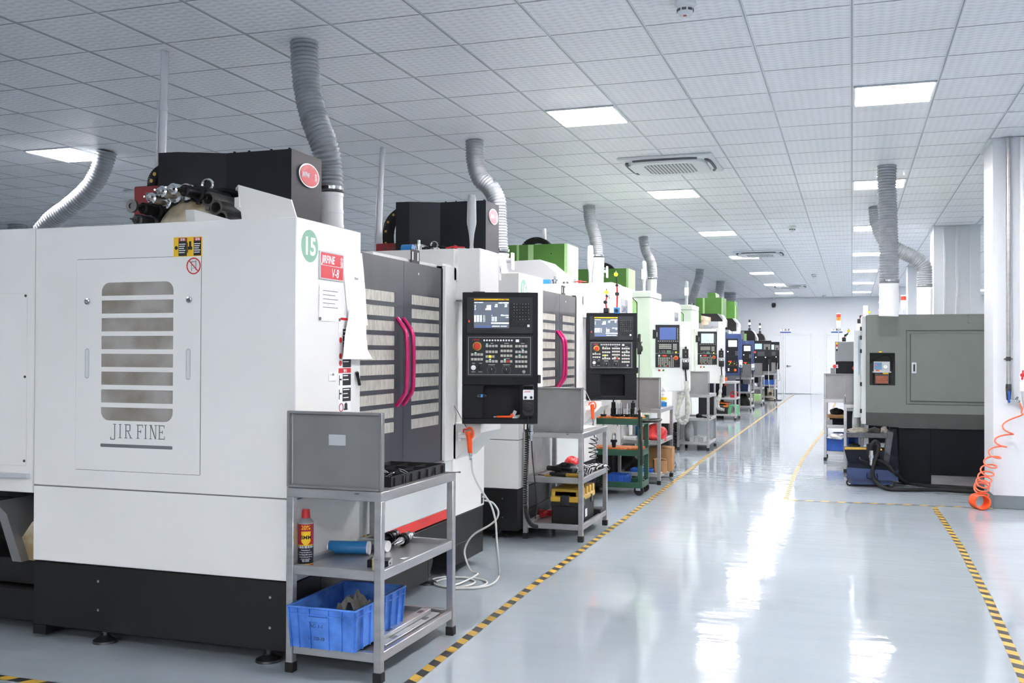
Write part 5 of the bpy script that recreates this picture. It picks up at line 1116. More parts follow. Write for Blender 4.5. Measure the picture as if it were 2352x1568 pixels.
a, b = at(812, 1243, Z=MZ + .012), at(870, 1222, Z=MZ + .012); r = thing('file_tool', 'black-handled tool with a yellow collar behind the blue spray can', 'hand tool', a); q = wmb(r); q.tube([a, a.lerp(b, .45)], .006, 8); obj('shaft', q, 'gunmetal', r); q = wmb(r); q.tube([a.lerp(b, .45), b], .01, 10); obj('handle', q, 'blackp', r); q = wmb(r); q.cyl(a.lerp(b, .40), a.lerp(b, .47), .012, n=12); obj('collar', q, 'yellow', r)
# parts tray on the first work table top
r = thing('parts_tray', 'black compartment tray of rings and inserts on the first work table top', 'tray', (-2.12, 4.45, TZ), -.02); w, d, h = .155, .30, .048; o = MB().box(-w, w, -d, d, 0, .004)
for sx in (-1, 1): o.prism([(sx * (w - .006), -d, 0), (sx * w, -d, h), (sx * (w - .004), -d, h), (sx * (w - .012), -d, 0)], (0, 2 * d, 0)); o.box(-w, w, sx * d - .004, sx * d + .004, 0, h, .001)
for f in (-1 / 3, 1 / 3): o.box(w * f - .0015, w * f + .0015, -d, d, 0, h - .006)
for f in (-.5, 0, .5): o.box(-w, w, d * f - .0015, d * f + .0015, 0, h - .004)
for f in (-.9, -.6, -.3, 0, .3, .6, .9): o.box(w - .002, w + .005, d * f - .004, d * f + .004, .004, h - .008)
obj('tray_body', o, 'blackp', r)
rnd = random.Random(5); cells = [((i - 1) * w * .66, (j - 1.5) * d * .5) for i in range(3) for j in range(4)]
for n_, (i, j) in enumerate(((0, 1), (1, 0), (2, 1), (2, 0), (1, 1))):
    x, y = cells[i * 4 + j]; c = V((-2.12 + x, 4.45 + y, TZ + .044)); solo('steel_ring', ['thin steel ring standing in the parts tray, far row', 'steel ring in the near end cell of the parts tray', 'large steel ring tilted in the outer row of the parts tray', 'steel ring at the near outer corner of the parts tray', 'steel ring in the middle of the parts tray'][n_], 'ring', c, MB().torus(c, (rnd.uniform(-.5, .5), rnd.uniform(-.5, .5), .8), .024, .0035, 24, 6), 'chrome', 'rings in the parts tray')
o = MB(); c0 = V((-2.12, 4.45, TZ + .006))
for x, y in cells:
    for _ in range(5): o.T = M.Translation((x + rnd.uniform(-.03, .03), y + rnd.uniform(-.05, .05), .004)) @ M.Rotation(rnd.uniform(0, 3), 4, 'Z') @ M.Rotation(rnd.uniform(-.6, .6), 4, 'X'); o.box(-.009, .009, -.006, .006, 0, .008, .001)
q = obj('insert_pile', o, 'alu', None); q.location = c0 - V((0, 0, .003)); q['kind'] = 'stuff'; q['label'] = 'loose small steel inserts lying in the tray cells'; q['category'] = 'inserts'
a, b = at(1018, 1086, Z=TZ + .03), at(1054, 1084, Z=TZ + .03); r = thing('long_drill', 'thin steel rod sticking out past the end of the black parts tray', 'rod', a); q = wmb(r); q.cyl(a, b, .0022, n=8); q.lathe(b, (b - a), [(0, .004), (.008, .004), (.008, 0)], 8); obj('rod', q, 'gunmetal', r)
# blue crate with crumpled paper, plates
K1 = crate('large blue plastic crate holding crumpled paper on the first work table bottom shelf', -2.378, -2.048, 3.945, 4.46, .129, .186, 'blueplastic')
o = MB(); o.text('AC- 1-1', (-.06, -.252, .095), (1, 0, 0), (0, .05, 1), .02, 0, .0003); o.text('W 320-10', (-.07, -.249, .04), (1, 0, 0), (0, .05, 1), .02, 0, .0003); obj('marker_writing', o, 'navy', K1, None)
def crumple(label, c, s, seed):
    rnd = random.Random(seed); n = 7; vs = [(c[0] + (i / (n - 1) - .5) * s[0], c[1] + (j / (n - 1) - .5) * s[1], c[2] + s[2] * (.3 + .7 * rnd.random()) * (1 - abs(i / (n - 1) - .5) * .8)) for i in range(n) for j in range(n)]; fs = [(i * n + j, (i + 1) * n + j, (i + 1) * n + j + 1, i * n + j + 1) for i in range(n - 1) for j in range(n - 1)]
    o = MB().add(vs, fs); o.add([(x, y, z - .0012) for x, y, z in vs], [f[::-1] for f in fs]); return solo('crumpled_paper', label, 'paper', (c[0], c[1], c[2]), o, 'paper', 'crumpled papers in the crate', None)
crumple('grey crumpled paper standing highest in the large blue crate', (-2.235, 4.28, .17), (.10, .16, .16), 3); crumple('flat folded grey paper along the outer side of the large blue crate', (-2.135, 4.30, .19), (.12, .26, .10), 8)
for i, (x, z, lb) in enumerate(((-2.005, BZ, 'machined aluminium plate with slots on the bottom shelf beside the blue crate'), (-2.045, BZ + .022, 'second aluminium plate partly under the blue crate edge'))):
    r = thing('aluminium_plate', lb, 'metal plate', (x, 4.43 + .03 * i, z), -.02, 'aluminium plates'); obj('plate', MB().box(-.025, .025, -.30, .30 - .05 * i, 0, .021, .002), 'alu', r)
    for y in (-.2, .15): obj('slot', MB().rrect((-.012, y, .0211), (1, 0, 0), (0, 1, 0), .024, .05, .008, .0006), 'gunmetal', r)
# ---------------------------------------------------------------- air guns
def air_gun(label, body, wand, hose, hookpt, Y, k=1.0, coil=None):
    p = at(*body[0], Y=Y); r = thing('air_gun', label, 'air gun', p, 0, 'orange air guns'); P = [at(x, y, Y=Y) for x, y in body]
    q = wmb(r); q.tube(spline(P, 6), .016 * k, 10, lambda j: (.02 - .006 * min(1, abs(j - 2) / 10)) * k); obj('body', q, 'orange', r)
    a = P[0]; q = wmb(r); q.tube(spline([a + V((-.01, -.004, .012)) * k, a + V((.015, -.004, .024)) * k, a + V((.034, -.004, .004)) * k, a + V((.034, -.004, -.03)) * k, a + V((.012, -.004, -.055)) * k], 5), .0065 * k, 6); obj('hand_guard', q, 'orange', r)
    q = wmb(r); q.tube(spline([a + V((-.008, -.004, .01)) * k, a + V((-.027, -.004, .012)) * k, a + V((-.028, -.004, -.012)) * k], 4), .005 * k, 6); obj('trigger', q, 'red', r)
    w = [at(x, y, Y=Y + o_) for x, y, o_ in wand]; q = wmb(r); q.tube(w, .0035 * k, 7); obj('wand', q, 'chrome', r); q = wmb(r); q.tube([w[-1].lerp(w[-2], .09), w[-1]], .006 * k, 8); obj('wand_tip', q, 'orange', r)
    e = P[-1]; q = wmb(r); q.lathe(e, (0, 0, -1), [(-.01, .011 * k), (.0, .013 * k), (.02 * k, .013 * k), (.022 * k, .009 * k), (.045 * k, .008 * k), (.046 * k, 0)], 12); obj('coupling', q, 'chrome', r)
    q = wmb(r); q.tube(spline(hose, 8), .0065 * k if not coil else .005, 7); obj('hose', q, 'hose' if not coil else 'rubber', r)
    if coil: q = wmb(r); q.tube(coil, .0045, 5); obj('coiled_hose', q, 'rubber', r)
    return r
Yg = 5.98
def Fl(x, y): return at(x, y, Z=.009)
hs = [at(x, y, Y=Yg + .02) for x, y in ((1083, 1052), (1086, 1083), (1098, 1112), (1112, 1135), (1128, 1160), (1138, 1196), (1141, 1240), (1145, 1290))] + [Fl(1146, 1322), Fl(1130, 1341), Fl(1091, 1350), Fl(1037, 1348), Fl(1004, 1342), Fl(990, 1333), Fl(1018, 1325), Fl(1070, 1327), Fl(1091, 1337), Fl(1059, 1348), Fl(1010, 1345), Fl(1000, 1336), Fl(1040, 1326), Fl(1095, 1328), Fl(1119, 1337), Fl(1100, 1347), Fl(1050, 1351), Fl(1030, 1347), Fl(1060, 1338)] + [Fl(1097, 1322) + V((0, 0, .01))] + [at(x, y, Y=Yg + .15) for x, y in ((1083, 1312), (1072, 1290), (1067, 1266), (1075, 1243), (1092, 1224), (1124, 1206), (1141, 1190), (1144, 1172), (1131, 1154))] + [at(1114, 1149, X=-2.375)]
air_gun('orange air gun on the first white machine, its pale hose looping on the floor', [(1075, 990), (1078, 1010), (1080, 1040)], [(1073, 985, 0), (1048, 940, .01), (1022, 894, .04)], hs, None, Yg)
Yh = 9.3
hs2 = [at(x, y, Y=Yh) for x, y in ((1362, 972), (1363, 990), (1366, 1005))]; cp = [at(x, y, Y=Yh + .05) for x, y in ((1366, 1005), (1360, 1025), (1362, 1045), (1368, 1070), (1372, 1100))]
air_gun('orange air gun hanging on the second white machine above the steel table', [(1360, 928), (1361, 942), (1362, 962)], [(1358, 925, 0), (1345, 897, .0), (1316, 867, .05)], hs2, None, Yh, 1.0, helix(spline(cp, 3), .035, 9, 10))
# ---------------------------------------------------------------- second table
solo('paper_sheet', 'loose white papers spread on the second steel table top beside the orange air gun', 'paper', (-2.1, 7.95, TZ), MB().prism([(-2.33, 7.62, TZ + .001), (-2.05, 7.58, TZ + .001), (-2.02, 8.16, TZ + .001), (-2.3, 8.2, TZ + .001)], (0, 0, .002)), 'sheet', None, None)
def stick(name, label, cat, a, b, ra, parts, group=None):
    a, b = V(a), V(b); r = thing(name, label, cat, a, 0, group)
    for nm, f0, f1, rad, mt in parts: q = wmb(r); q.tube([a.lerp(b, f0), a.lerp(b, f0 + (f1 - f0) * .5), a.lerp(b, f1)], rad, 10); obj(nm, q, mt, r)
    return r
zt = MZ + .02
stick('torch', 'short black cylindrical torch on the second table middle shelf', 'torch', at(1259, 1074, Z=zt + .02), at(1312, 1080, Z=zt + .02), .02, (('barrel', 0, .62, .021, 'blackp'), ('head', .62, 1, .016, 'darkmetal')))
r = stick('hammer', 'hammer with black and yellow handle on the second table middle shelf', 'hammer', at(1264, 1088, Z=zt), at(1348, 1094, Z=zt), .016, (('grip', 0, .45, .017, 'blackp'), ('handle', .45, .8, .016, 'tapeyellow')))
q = wmb(r); c = at(1340, 1092, Z=zt + .005); q.lathe(c + V((-.01, -.05, 0)), (0, 1, 0), [(0, .02), (.03, .02), (.035, .015), (.07, .015), (.075, .021), (.11, .021), (.11, 0)], 14); obj('head', q, 'gunmetal', r)
stick('screwdriver', 'slim screwdriver with yellow tip near the far corner of the second table shelf', 'screwdriver', at(1236, 1090, Z=MZ + .008), at(1266, 1092, Z=MZ + .008), .006, (('shaft', 0, .5, .004, 'darkmetal'), ('handle', .5, 1, .008, 'tapeyellow')))
lump('tool_pouch', 'grey tool pouch between the torch and the gloves', 'pouch', at(1300, 1085, Z=MZ), (.10, .06, .05), 'gunmetal', 4); lump('red_rag', 'red rag showing behind the striped gloves', 'rag', at(1308, 1076, Z=MZ) + V((0, .08, 0)), (.07, .05, .06), 'redbag', 12)
def striped():
    m = mat('stripedcloth', 'f0f0ee', .9); N, L = nodes(m); w = N.new('ShaderNodeTexWave'); w.inputs['Scale'].default_value = 14; w.inputs['Distortion'].default_value = 6; tc = N.new('ShaderNodeTexCoord'); cr = N.new('ShaderNodeMapRange'); cr.inputs[1].default_value = .45; cr.inputs[2].default_value = .55
    mx = N.new('ShaderNodeMix'); mx.data_type = 'RGBA'; mx.inputs[6].default_value = lin('1a1c1f'); mx.inputs[7].default_value = lin('f0f0ee'); L.new(tc.outputs['Object'], w.inputs[0]); L.new(w.outputs[1], cr.inputs[0]); L.new(cr.outputs[0], mx.inputs[0]); L.new(mx.outputs[2], N['Principled BSDF'].inputs['Base Color']); return m
striped()
def glove(label, c, rz, mt, k=1.0, seed=1):
    r = thing('work_glove', label, 'glove', c, rz, 'work gloves'); rnd = random.Random(seed); o = MB(); blob(o, (0, 0, 0), (.05 * k, .06 * k, .035 * k), seed, 18, .2); o.tube([(0, -.05 * k, .02), (.01, -.11 * k, .03), (0, -.14 * k, .02)], .036 * k, 10)
    for i in range(4): a = (i - 1.5) * .25; L = (.075, .09, .085, .065)[i] * k; o.tube(spline([(a * .1 * k, .03 * k, .02), (a * .16 * k, .05 * k + L * .5, .035 + .01 * rnd.random()), (a * .2 * k, .05 * k + L, .015)], 4), .0105 * k, 8)
    o.tube(spline([(.04 * k, -.01 * k, .02), (.07 * k, .02 * k, .03), (.075 * k, .05 * k, .02)], 4), .012 * k, 8); obj('glove', o, mt, r, 60); return r
glove('black and white striped work glove bunched beside the table leg', at(1328, 1085, Z=MZ), .9, 'stripedcloth', 1.0, 2); glove('second striped work glove at the end of the second table shelf', at(1362, 1082, Z=MZ) + V((-.02, .03, 0)), -.7, 'stripedcloth', 1.1, 5)
def toolbox(label, x0, x1, y0, y1, z0, h, lidc='tapeyellow', group='tool boxes'):
    cx, cy = (x0 + x1) / 2, (y0 + y1) / 2; w, d = (x1 - x0) / 2, (y1 - y0) / 2; r = thing('tool_box', label, 'tool box', (cx, cy, z0), 0, group); hb = h * .62
    o = MB(); o.box(-w * .94, w * .94, -d * .95, d * .95, 0, hb, .008); o.box(-w * .97, w * .97, -d * .98, d * .98, hb * .82, hb, .004); obj('body', o, 'blackp', r)
    o = MB(); o.box(-w, w, -d, d, hb, hb + h * .16, .008)
    for i in range(5): f = -.9 + i * .4; o.box(-w, w, d * f, d * (f + .22), hb + h * .14, h * .97, .006)
    L = obj('lid', o, lidc, r); o = MB().box(-w * .8, w * .8, -d * .9, d * .9, hb + h * .1, h * .93, .01); obj('lid_top', o, 'panelgrey', L); o = MB().box(-w * .3, w * .3, -d * 1.03, -d * .9, hb * .86, hb + h * .2, .004); obj('latch', o, 'gunmetal', r)
    for f in (-.5, .5): o = MB().box(w * .95, w * 1.06, d * f - .02, d * f + .02, hb * .8, hb + h * .1, .004); obj('latch', o, 'gunmetal', r)
    o = MB().tube(spline([(-w * .5, -.0, h * .93), (-w * .45, 0, h * 1.0), (w * .45, 0, h * 1.0), (w * .5, 0, h * .93)], 4), .009, 8); obj('handle', o, lidc, r); o = MB().box(w * .945, w * .95, -d * .2, d * .05, hb * .25, hb * .6); obj('label_sticker', o, 'sheet', r); return r
toolbox('black tool box with yellow ribbed lid on the second table bottom shelf', -2.22, -1.985, 7.52, 8.02, BZ, .29)
for a, b, lb, sd in (((1214, 1172), (1282, 1180), 'red plastic clamp pointing along the second table bottom shelf', 1), ((1240, 1184), (1284, 1168), 'second red clamp crossing the first beside the tool box', 2)):
    A_, B_ = at(*a, Z=BZ + .02), at(*b, Z=BZ + .035); r = thing('spring_clamp', lb, 'clamp', A_, 0, 'red clamps'); q = wmb(r); m = A_.lerp(B_, .5) + V((0, 0, -.012)); q.tube(spline([A_, m, B_], 5), .016, 8); obj('jaw', q, 'redbag', r); q = wmb(r); q.tube(spline([A_ + V((.01, .03, .01)), m + V((0, .0, .02)), B_ + V((0, .04, .0))], 5), .013, 8); obj('grip', q, 'redbag', r); q = wmb(r); q.cyl(m + V((0, -.02, .02)), m + V((0, .04, .02)), .009, n=10); obj('pivot', q, 'chrome', r)
block('charger_case', 'small black case at the far end of the second table bottom shelf', 'case', (-1.99, 8.13, BZ), (.08, .14, .06), 'blackp', 0, None, .006)
# ---------------------------------------------------------------- green tool trolley
tx0, tx1, ty0, ty1 = -2.62, -2.005, 10.06, 10.42
r = thing('tool_trolley', 'dark green tool trolley with orange holder racks between two white machines', 'trolley', ((tx0 + tx1) / 2, (ty0 + ty1) / 2, 0)); TR = r
for x in (tx0, tx1 - .045):
    for y in (ty0, ty1 - .035): q = wmb(r); q.box(x, x + .045, y, y + .035, .13, .80, .003); p_ = obj('post', q, 'trolleygreen', r)
zs = [at(1420, y, Y=ty0).z for y in (975, 961, 1046, 1032, 1119, 1106)]
for nm, z0, z1 in (('top_shelf', zs[0], zs[1]), ('middle_shelf', zs[2], zs[3]), ('bottom_tray', zs[4], zs[5])):
    q = wmb(r); q.box(tx0 + .01, tx1 - .01, ty0 - .002, ty0 + .012, z0, z1, .002); q.box(tx0 + .01, tx1 - .01, ty1 - .012, ty1 + .002, z0, z1, .002); q.box(tx0, tx0 + .012, ty0, ty1, z0, z1, .002); q.box(tx1 - .012, tx1, ty0, ty1, z0, z1, .002); q.box(tx0 + .01, tx1 - .01, ty0 + .01, ty1 - .01, z0 + .004, z0 + .01); obj(nm, q, 'trolleygreen', r)
for z in (zs[1], zs[3]):
    for k in range(4):
        x = tx0 + .02 + k * .142; q = wmb(r); q.box(x, x + .138, ty0 + .02, ty1 - .02, z - .015, z + .012, .004)
        for i in range(3): q.box(x + .01 + i * .043, x + .04 + i * .043, ty0 + .016, ty0 + .022, z + .003, z + .017, .002)
        obj('holder_rack', q, 'rackorange', r)
q = wmb(r); q.tube(spline([(tx1, ty0 + .02, zs[1] - .025), (tx1 + .11, ty0 + .02, zs[1] - .02), (tx1 + .14, ty0 + .1, zs[1] - .02), (tx1 + .14, ty1 - .1, zs[1] - .02), (tx1 + .11, ty1 - .02, zs[1] - .02), (tx1, ty1 - .02, zs[1] - .025)], 5), .014, 8); obj('handle', q, 'blackp', r)
for x, y in ((tx1 - .05, ty0 + .03), (tx1 - .05, ty1 - .05), (tx0 + .05, ty0 + .03), (tx0 + .05, ty1 - .05)):
    q = wmb(r); q.box(x - .02, x + .02, y - .02, y + .02, .105, .132, .002); q.box(x - .018, x + .03, y - .017, y - .013, .05, .11, .001); q.box(x - .018, x + .03, y + .013, y + .017, .05, .11, .001); f = obj('caster', q, 'chrome', r); q = wmb(r); q.lathe((x + .012, y - .012, .052), (0, 1, 0), [(0, .03), (0, .05), (.024, .05), (.024, .03)], 20); obj('wheel', q, 'rubber', f)
for i, (x, yt, w, lb) in enumerate(((1386, 925, 0, 'thin silver tool holder alone at one end of the trolley top rack'), (1409, 918, 1, 'black drill chuck holder, thickest on the trolley top rack'), (1418, 924, 0, 'slender silver holder just behind the black drill chuck'), (1427, 921, 2, 'silver tool holder with a reddish drill on the trolley top'), (1441, 926, 0, 'plain silver tool holder in the middle of the trolley top rack'), (1454, 920, 1, 'tall silver holder with dark collar near the trolley handle'), (1460, 936, 0, 'short wide silver holder nearest the trolley handle'))):
    b = at(x, 958, Y=ty0 + .1 + .05 * (i % 2)); h = at(x, yt, Y=b.y).z - b.z; rr = thing('tool_holder', lb, 'tool holder', b, 0, 'holders on the green trolley'); wd = (.016, .028, .02)[w]
    obj('flange', MB().lathe((0, 0, 0), (0, 0, 1), [(0, .034), (.012, .034), (.014, .027), (.02, .027), (.022, .034), (.032, .034), (.032, .02)], 18), 'darkmetal', rr); obj('shank', MB().lathe((0, 0, -.09), (0, 0, 1), [(0, .008), (.08, .02), (.12, .022)], 14), 'chrome', rr)
    o = MB().lathe((0, 0, .032), (0, 0, 1), [(0, wd), (h * .35, wd), (h * .36, wd * .8), (h * .7, wd * .75), (h * .7, wd * .3), (h - .03, wd * .28), (h - .03, 0)], 16); obj('body', o, 'darkmetal' if w == 1 else 'chrome', rr)
    if w == 2: obj('drill_bit', MB().cyl((0, 0, h * .7), (0, 0, h), .006, n=8), 'red', rr)
b = at(1410, 1026, Y=ty0 + .1); rr = thing('tool_holder', 'silver tool holder alone on the trolley middle rack', 'tool holder', b, 0, 'holders on the green trolley'); obj('flange', MB().lathe((0, 0, 0), (0, 0, 1), [(-.06, .012), (.03, .022), (.05, .022), (.05, .034), (.075, .034), (.075, .02)], 18), 'darkmetal', rr); obj('body', MB().lathe((0, 0, .075), (0, 0, 1), [(0, .022), (.05, .022), (.055, .018), (.07, .018), (.07, 0)], 16), 'chrome', rr)
a, b = at(1396, 1108, Y=10.12), at(1439, 1087, Y=10.12); crate('small blue bin on the bottom tray of the green trolley', a.x, b.x, 10.1, 10.32, zs[4] + .011, .11, 'blueplastic2')
p = at(1372, 1118, Y=10.2); solo('coiled_cable', 'loose black coiled cable hanging at the far end of the trolley bottom tray', 'cable', p, MB().tube(helix(spline([at(1366, 1096, Y=9.98), at(1372, 1108, Y=9.98), at(1380, 1117, Y=9.98), at(1384, 1106, Y=9.98)], 4), .03, 9, 12), .0055, 6), 'rubber', None, 60)
# ---------------------------------------------------------------- third and fourth tables
p = at(1525, 938, Z=TZ + .003); p = V((max(p.x, -2.08), p.y, TZ + .003)); q = at(1525, 938, Y=11.45); spray('white, yellow and blue spray can standing on the third steel table', V((q.x, 11.45, TZ + .003)), .033, .225, [(0, .3, 'canblue'), (.3, .42, 'screencyan'), (.42, .62, 'yellow'), (.62, 1, 'sheet')], 'sheet', .03, -1.9, [('small_print', 'signblue', [('清洗剂', .05, .02, .02), ('WD', .13, .02, .01)])])
mzq = MZ
lump('red_plastic_bag', 'crumpled red plastic bag on the third table middle shelf', 'bag', V((at(1503, 1010, Y=11.3).x, 11.3, MZ)), (.14, .13, .115), 'redbag', 21, None, .3)
for x, lb in ((1466, 'blue can behind the green trolley post on the third table'), (1507, 'light blue can behind the red bag on the third table')):
    q = at(x, 1005, Y=11.55); spray(lb, V((q.x, 11.55, MZ + .003)), .035, .2, [(0, 1, 'canblue')], 'canblue', .02, -2)
block('white_carton', 'flat pale carton on the third table middle shelf beside the trolley post', 'carton', V((at(1448, 1010, Y=11.15).x, 11.15, MZ)), (.14, .2, .05), 'lightgrey', .1)
def carton(label, x, y, z, s, rz):
    r = thing('cardboard_box', label, 'cardboard box', (x, y, z), rz, 'cardboard boxes'); o = MB().box(-s[0] / 2, s[0] / 2, -s[1] / 2, s[1] / 2, 0, s[2], .004); obj('box', o, 'cardboard', r)
    o = MB()
    for sx in (-1, 1): o.prism([(sx * s[0] / 2, -s[1] / 2, s[2]), (sx * s[0] / 2, s[1] / 2, s[2]), (sx * s[0] * .05, s[1] / 2, s[2] + .012), (sx * s[0] * .05, -s[1] / 2, s[2] + .012)], (0, 0, .003))
    obj('flap', o, 'cardboard', r, None); return r
q = at(1525, 1075, Y=11.4); carton('small open cardboard box in front, third table bottom shelf', q.x - .01, 11.2, BZ, (.14, .16, .15), .3); carton('taller cardboard box behind the small one on the third table bottom shelf', q.x - .06, 11.5, BZ, (.3, .24, .26), .05)
q = at(1480, 1082, Y=11.1); crate('shallow blue tray on the third table bottom shelf', q.x - .14, q.x + .1, 11.03, 11.2, BZ, .055, 'blueplastic2')
lump('black_plastic_bag', 'shiny black plastic bag on the third table bottom shelf behind the trolley', 'bag', V((at(1440, 1078, Y=11.4).x, 11.4, BZ)), (.13, .2, .12), 'rubber', 33, None, .3); block('green_sponge', 'pale green sponge lying on the black bag behind the trolley', 'sponge', V((at(1462, 1052, Y=11.4).x, 11.4, .298)), (.12, .07, .035), 'lightgreen', .2)
stick('cleaning_brush', 'black brush with a wide head lying on the fourth table middle shelf', 'brush', at(1603, 955, Z=MZ + .03), at(1631, 960, Z=MZ + .02), .01, (('head', 0, .2, .035, 'rubber'), ('handle', .2, 1, .012, 'rubber')))
for i in range(3):
    q = at(1591 + 11 * i, 1016, Z=BZ); block('plastic_block', ['clear plastic block at the wrapped-hose end of the fourth table bottom shelf', 'middle clear plastic block on the fourth table bottom shelf', 'clear plastic block next to the outer leg of the fourth table'][i], 'plastic block', q + V((.0, .2, 0)), (.062, .36, .075), 'plasticgrey', -.1, 'clear plastic blocks')
lump('clear_plastic_bag', 'clear plastic bag slumped on the fourth table bottom shelf', 'bag', V((-2.36, 15.5, BZ)), (.07, .14, .2), 'film', 41, None, .2)
p = at(1550, 1030, Z=0.005); P_ = [at(1553, 970, Y=15.1), at(1547, 985, Y=15.1), at(1552, 1000, Y=15.1), at(1547, 1015, Y=15.1), at(1549, 1031, Y=15.1)]; solo('coiled_cable', 'black coiled cable heaped beside the leg of the fourth table', 'cable', P_[-1], MB().tube(helix(spline(P_, 4), .055, 9, 10), .009, 6), 'rubber', None, 60)
P_ = [at(1541, 1040, Y=11.9), at(1549, 1055, Y=11.9), Fl(1553, 1064), Fl(1545, 1072), Fl(1538, 1066)]; solo('blue_air_hose', 'thin blue air hose trailing on the floor by the third table', 'hose', P_[2], MB().tube(spline(P_, 6), .006, 6), 'canblue', None, 60)
toolbox('black tool box with orange lid on the lowest shelf of the fifth table', -2.83, -2.56, 22.3, 22.75, BZ, .27, 'rackorange')
def stool(label, x, y, z):
    r = thing('plastic_stool', label, 'stool', (x, y, z)); o = MB().box(-.1, .1, -.1, .1, .19, .21, .006); o.box(-.085, .085, -.085, .085, .205, .216, .004); obj('seat', o, 'stoolgreen', r)
    for sx in (-1, 1):
        for sy in (-1, 1): obj('leg', MB().prism([(sx * .095, sy * .095, .195), (sx * .03, sy * .095, .195), (sx * .07, sy * .11, 0), (sx * .115, sy * .11, 0)], (0, -sy * .012, 0)).prism([(sx * .095, sy * .095, .195), (sx * .095, sy * .03, .195), (sx * .11, sy * .07, 0), (sx * .11, sy * .115, 0)], (-sx * .012, 0, 0)), 'stoolgreen', r)
    return r
stool('small mint green plastic stool on the lowest shelf of the fifth table', -2.46, 22.5, BZ)
q = at(1684, 900, Z=MZ); r = thing('red_caddy', 'red plastic carrier with a handle on the middle shelf of the fifth table', 'carrier', V((-2.47, 22.6, MZ))); obj('bin', MB().box(-.07, .07, -.06, .06, 0, .07, .008), 'red', r); obj('handle', MB().tube(spline([(-.065, 0, .06), (-.06, 0, .13), (.06, 0, .13), (.065, 0, .06)], 4), .01, 8), 'red', r)
a = at(1668, 866, Y=22.56); r = thing('air_gun', 'orange air gun hanging under the nearer navy cabinet', 'air gun', a, 0, 'orange air guns'); obj('body', MB().tube([(0, 0, 0), (-.01, 0, -.1), (-.02, 0, -.19)], .024, 8), 'orange', r); obj('wand', MB().tube([(0, 0, 0), (-.02, 0, .14)], .005, 6), 'chrome', r)
crate('blue crate on the last table of the row beside the white door', -2.66, -2.30, 31.95, 32.4, MZ + .01, .16, 'blueplastic2'); crate('dark blue crate on the middle shelf of the farther navy table', -2.8, -2.5, 26.1, 26.5, MZ + .01, .2, 'navy')
block('green_case', 'pale green case on the bottom shelf of the far table by the cyan screen', 'case', (-2.55, 29.1, BZ), (.26, .3, .2), 'lightgreen', 0, None, .02); block('white_case', 'flat white case in front of the pale green case on a far table', 'case', (-2.72, 28.98, BZ), (.2, .16, .09), 'sheet', 0, None, .01)
lump('fitting_heap', 'jumble of shiny metal fittings on the middle shelf of the far table', 'fittings', (-2.68, 29.1, MZ), (.14, .16, .12), 'chrome', 51, None, .4); pass
lump('clear_plastic_bag', 'clear plastic bag on the middle shelf of the table under the farther navy cabinet', 'bag', (-2.55, 26.3, MZ), (.1, .15, .14), 'film', 43, None, .3)
lump('cable_heap', 'dark heap of cables on the bottom shelf under the farther navy cabinet', 'cables', (-2.62, 26.3, BZ), (.16, .2, .18), 'rubber', 44, None, .4)
q = at(1770, 919, Z=0); r = thing('floor_pump', 'white and black floor pump standing on a black mat by the last tables', 'pump', (q.x, q.y, .012)); obj('housing', MB().box(-.09, .09, -.1, .1, .0, .34, .01), 'ivory', r); o = MB().lathe((0, -.101, .2), (0, -1, 0), [(0, .05), (.02, .05), (.02, 0)], 14); obj('motor_cap', o, 'blackp', r); obj('side_motor', MB().box(.09, .2, -.08, .08, .06, .32, .02), 'gunmetal', r); obj('top_plate', MB().box(-.1, .2, -.1, .1, .34, .37, .006), 'sheet', r)
solo('floor_mat', 'small black mat on the floor in front of the last tables', 'mat', (q.x, q.y, 0), MB().box(q.x - .15, q.x + .32, q.y - .4, q.y + .4, 0.0, .011, .003), 'rubber')
# ================================================================ grey lathe by the pillar
LY = 11.9
r = thing('lathe', 'large grey-green lathe with a dark base standing behind the white pillar', 'lathe', (1.2, LY, 0)); LA = r
def part(nm, mt, fn, parent=None, sm=None):
    q = wmb(r); fn(q); return obj(nm, q, mt, parent or r, sm)
xa, xb, zt, zm, zb = .15, 2.7, 1.876, .79, .635
rx0, rx1, rz0, rz1 = .186, .453, 1.095, 1.452      # lubricator recess
dx0, dz0, dz1 = .565, .886, 1.704                  # door frame
def body(q):
    q.box(xa, rx0, LY, LY + .05, zm, zt); q.box(rx1, dx0, LY, LY + .05, zm, zt); q.box(rx0, rx1, LY, LY + .05, zm, rz0); q.box(rx0, rx1, LY, LY + .05, rz1, zt); q.box(dx0, xb, LY, LY + .05, zm, dz0); q.box(dx0, xb, LY, LY + .05, dz1, zt); q.box(xa, xb, LY + .2, LY + 1.5, zm, zt - .002); q.box(xa, rx0, LY + .05, LY + .2, zm, zt); q.box(rx1, xb, LY + .05, LY + .2, rz1, zt); q.box(rx1, dx0, LY + .05, LY + .2, zm, rz1); q.box(rx0, rx1, LY + .05, LY + .2, rz1, zt); q.box(rx0, rx1, LY + .05, LY + .2, zm, rz0); q.box(dx0, xb, LY + .05, LY + .2, zm, rz1); q.box(.3, xb, LY + 1.49, LY + 3.5, zm, zt - .004)
part('housing', 'lathegrey', body); part('recess_lining', 'lathedark', lambda q: q.box(rx0, rx1, LY + .19, LY + .199, rz0, rz1).box(rx0, rx0 + .004, LY + .002, LY + .19, rz0, rz1).box(rx1 - .004, rx1, LY + .002, LY + .19, rz0, rz1))
part('lower_skirt', 'lathedark', lambda q: q.prism([(xa, LY, zm), (xb, LY, zm), (xb, LY, zb), (xa + .32, LY, zb), (xa + .0, LY, zb + .015)], (0, 1.4, 0)))
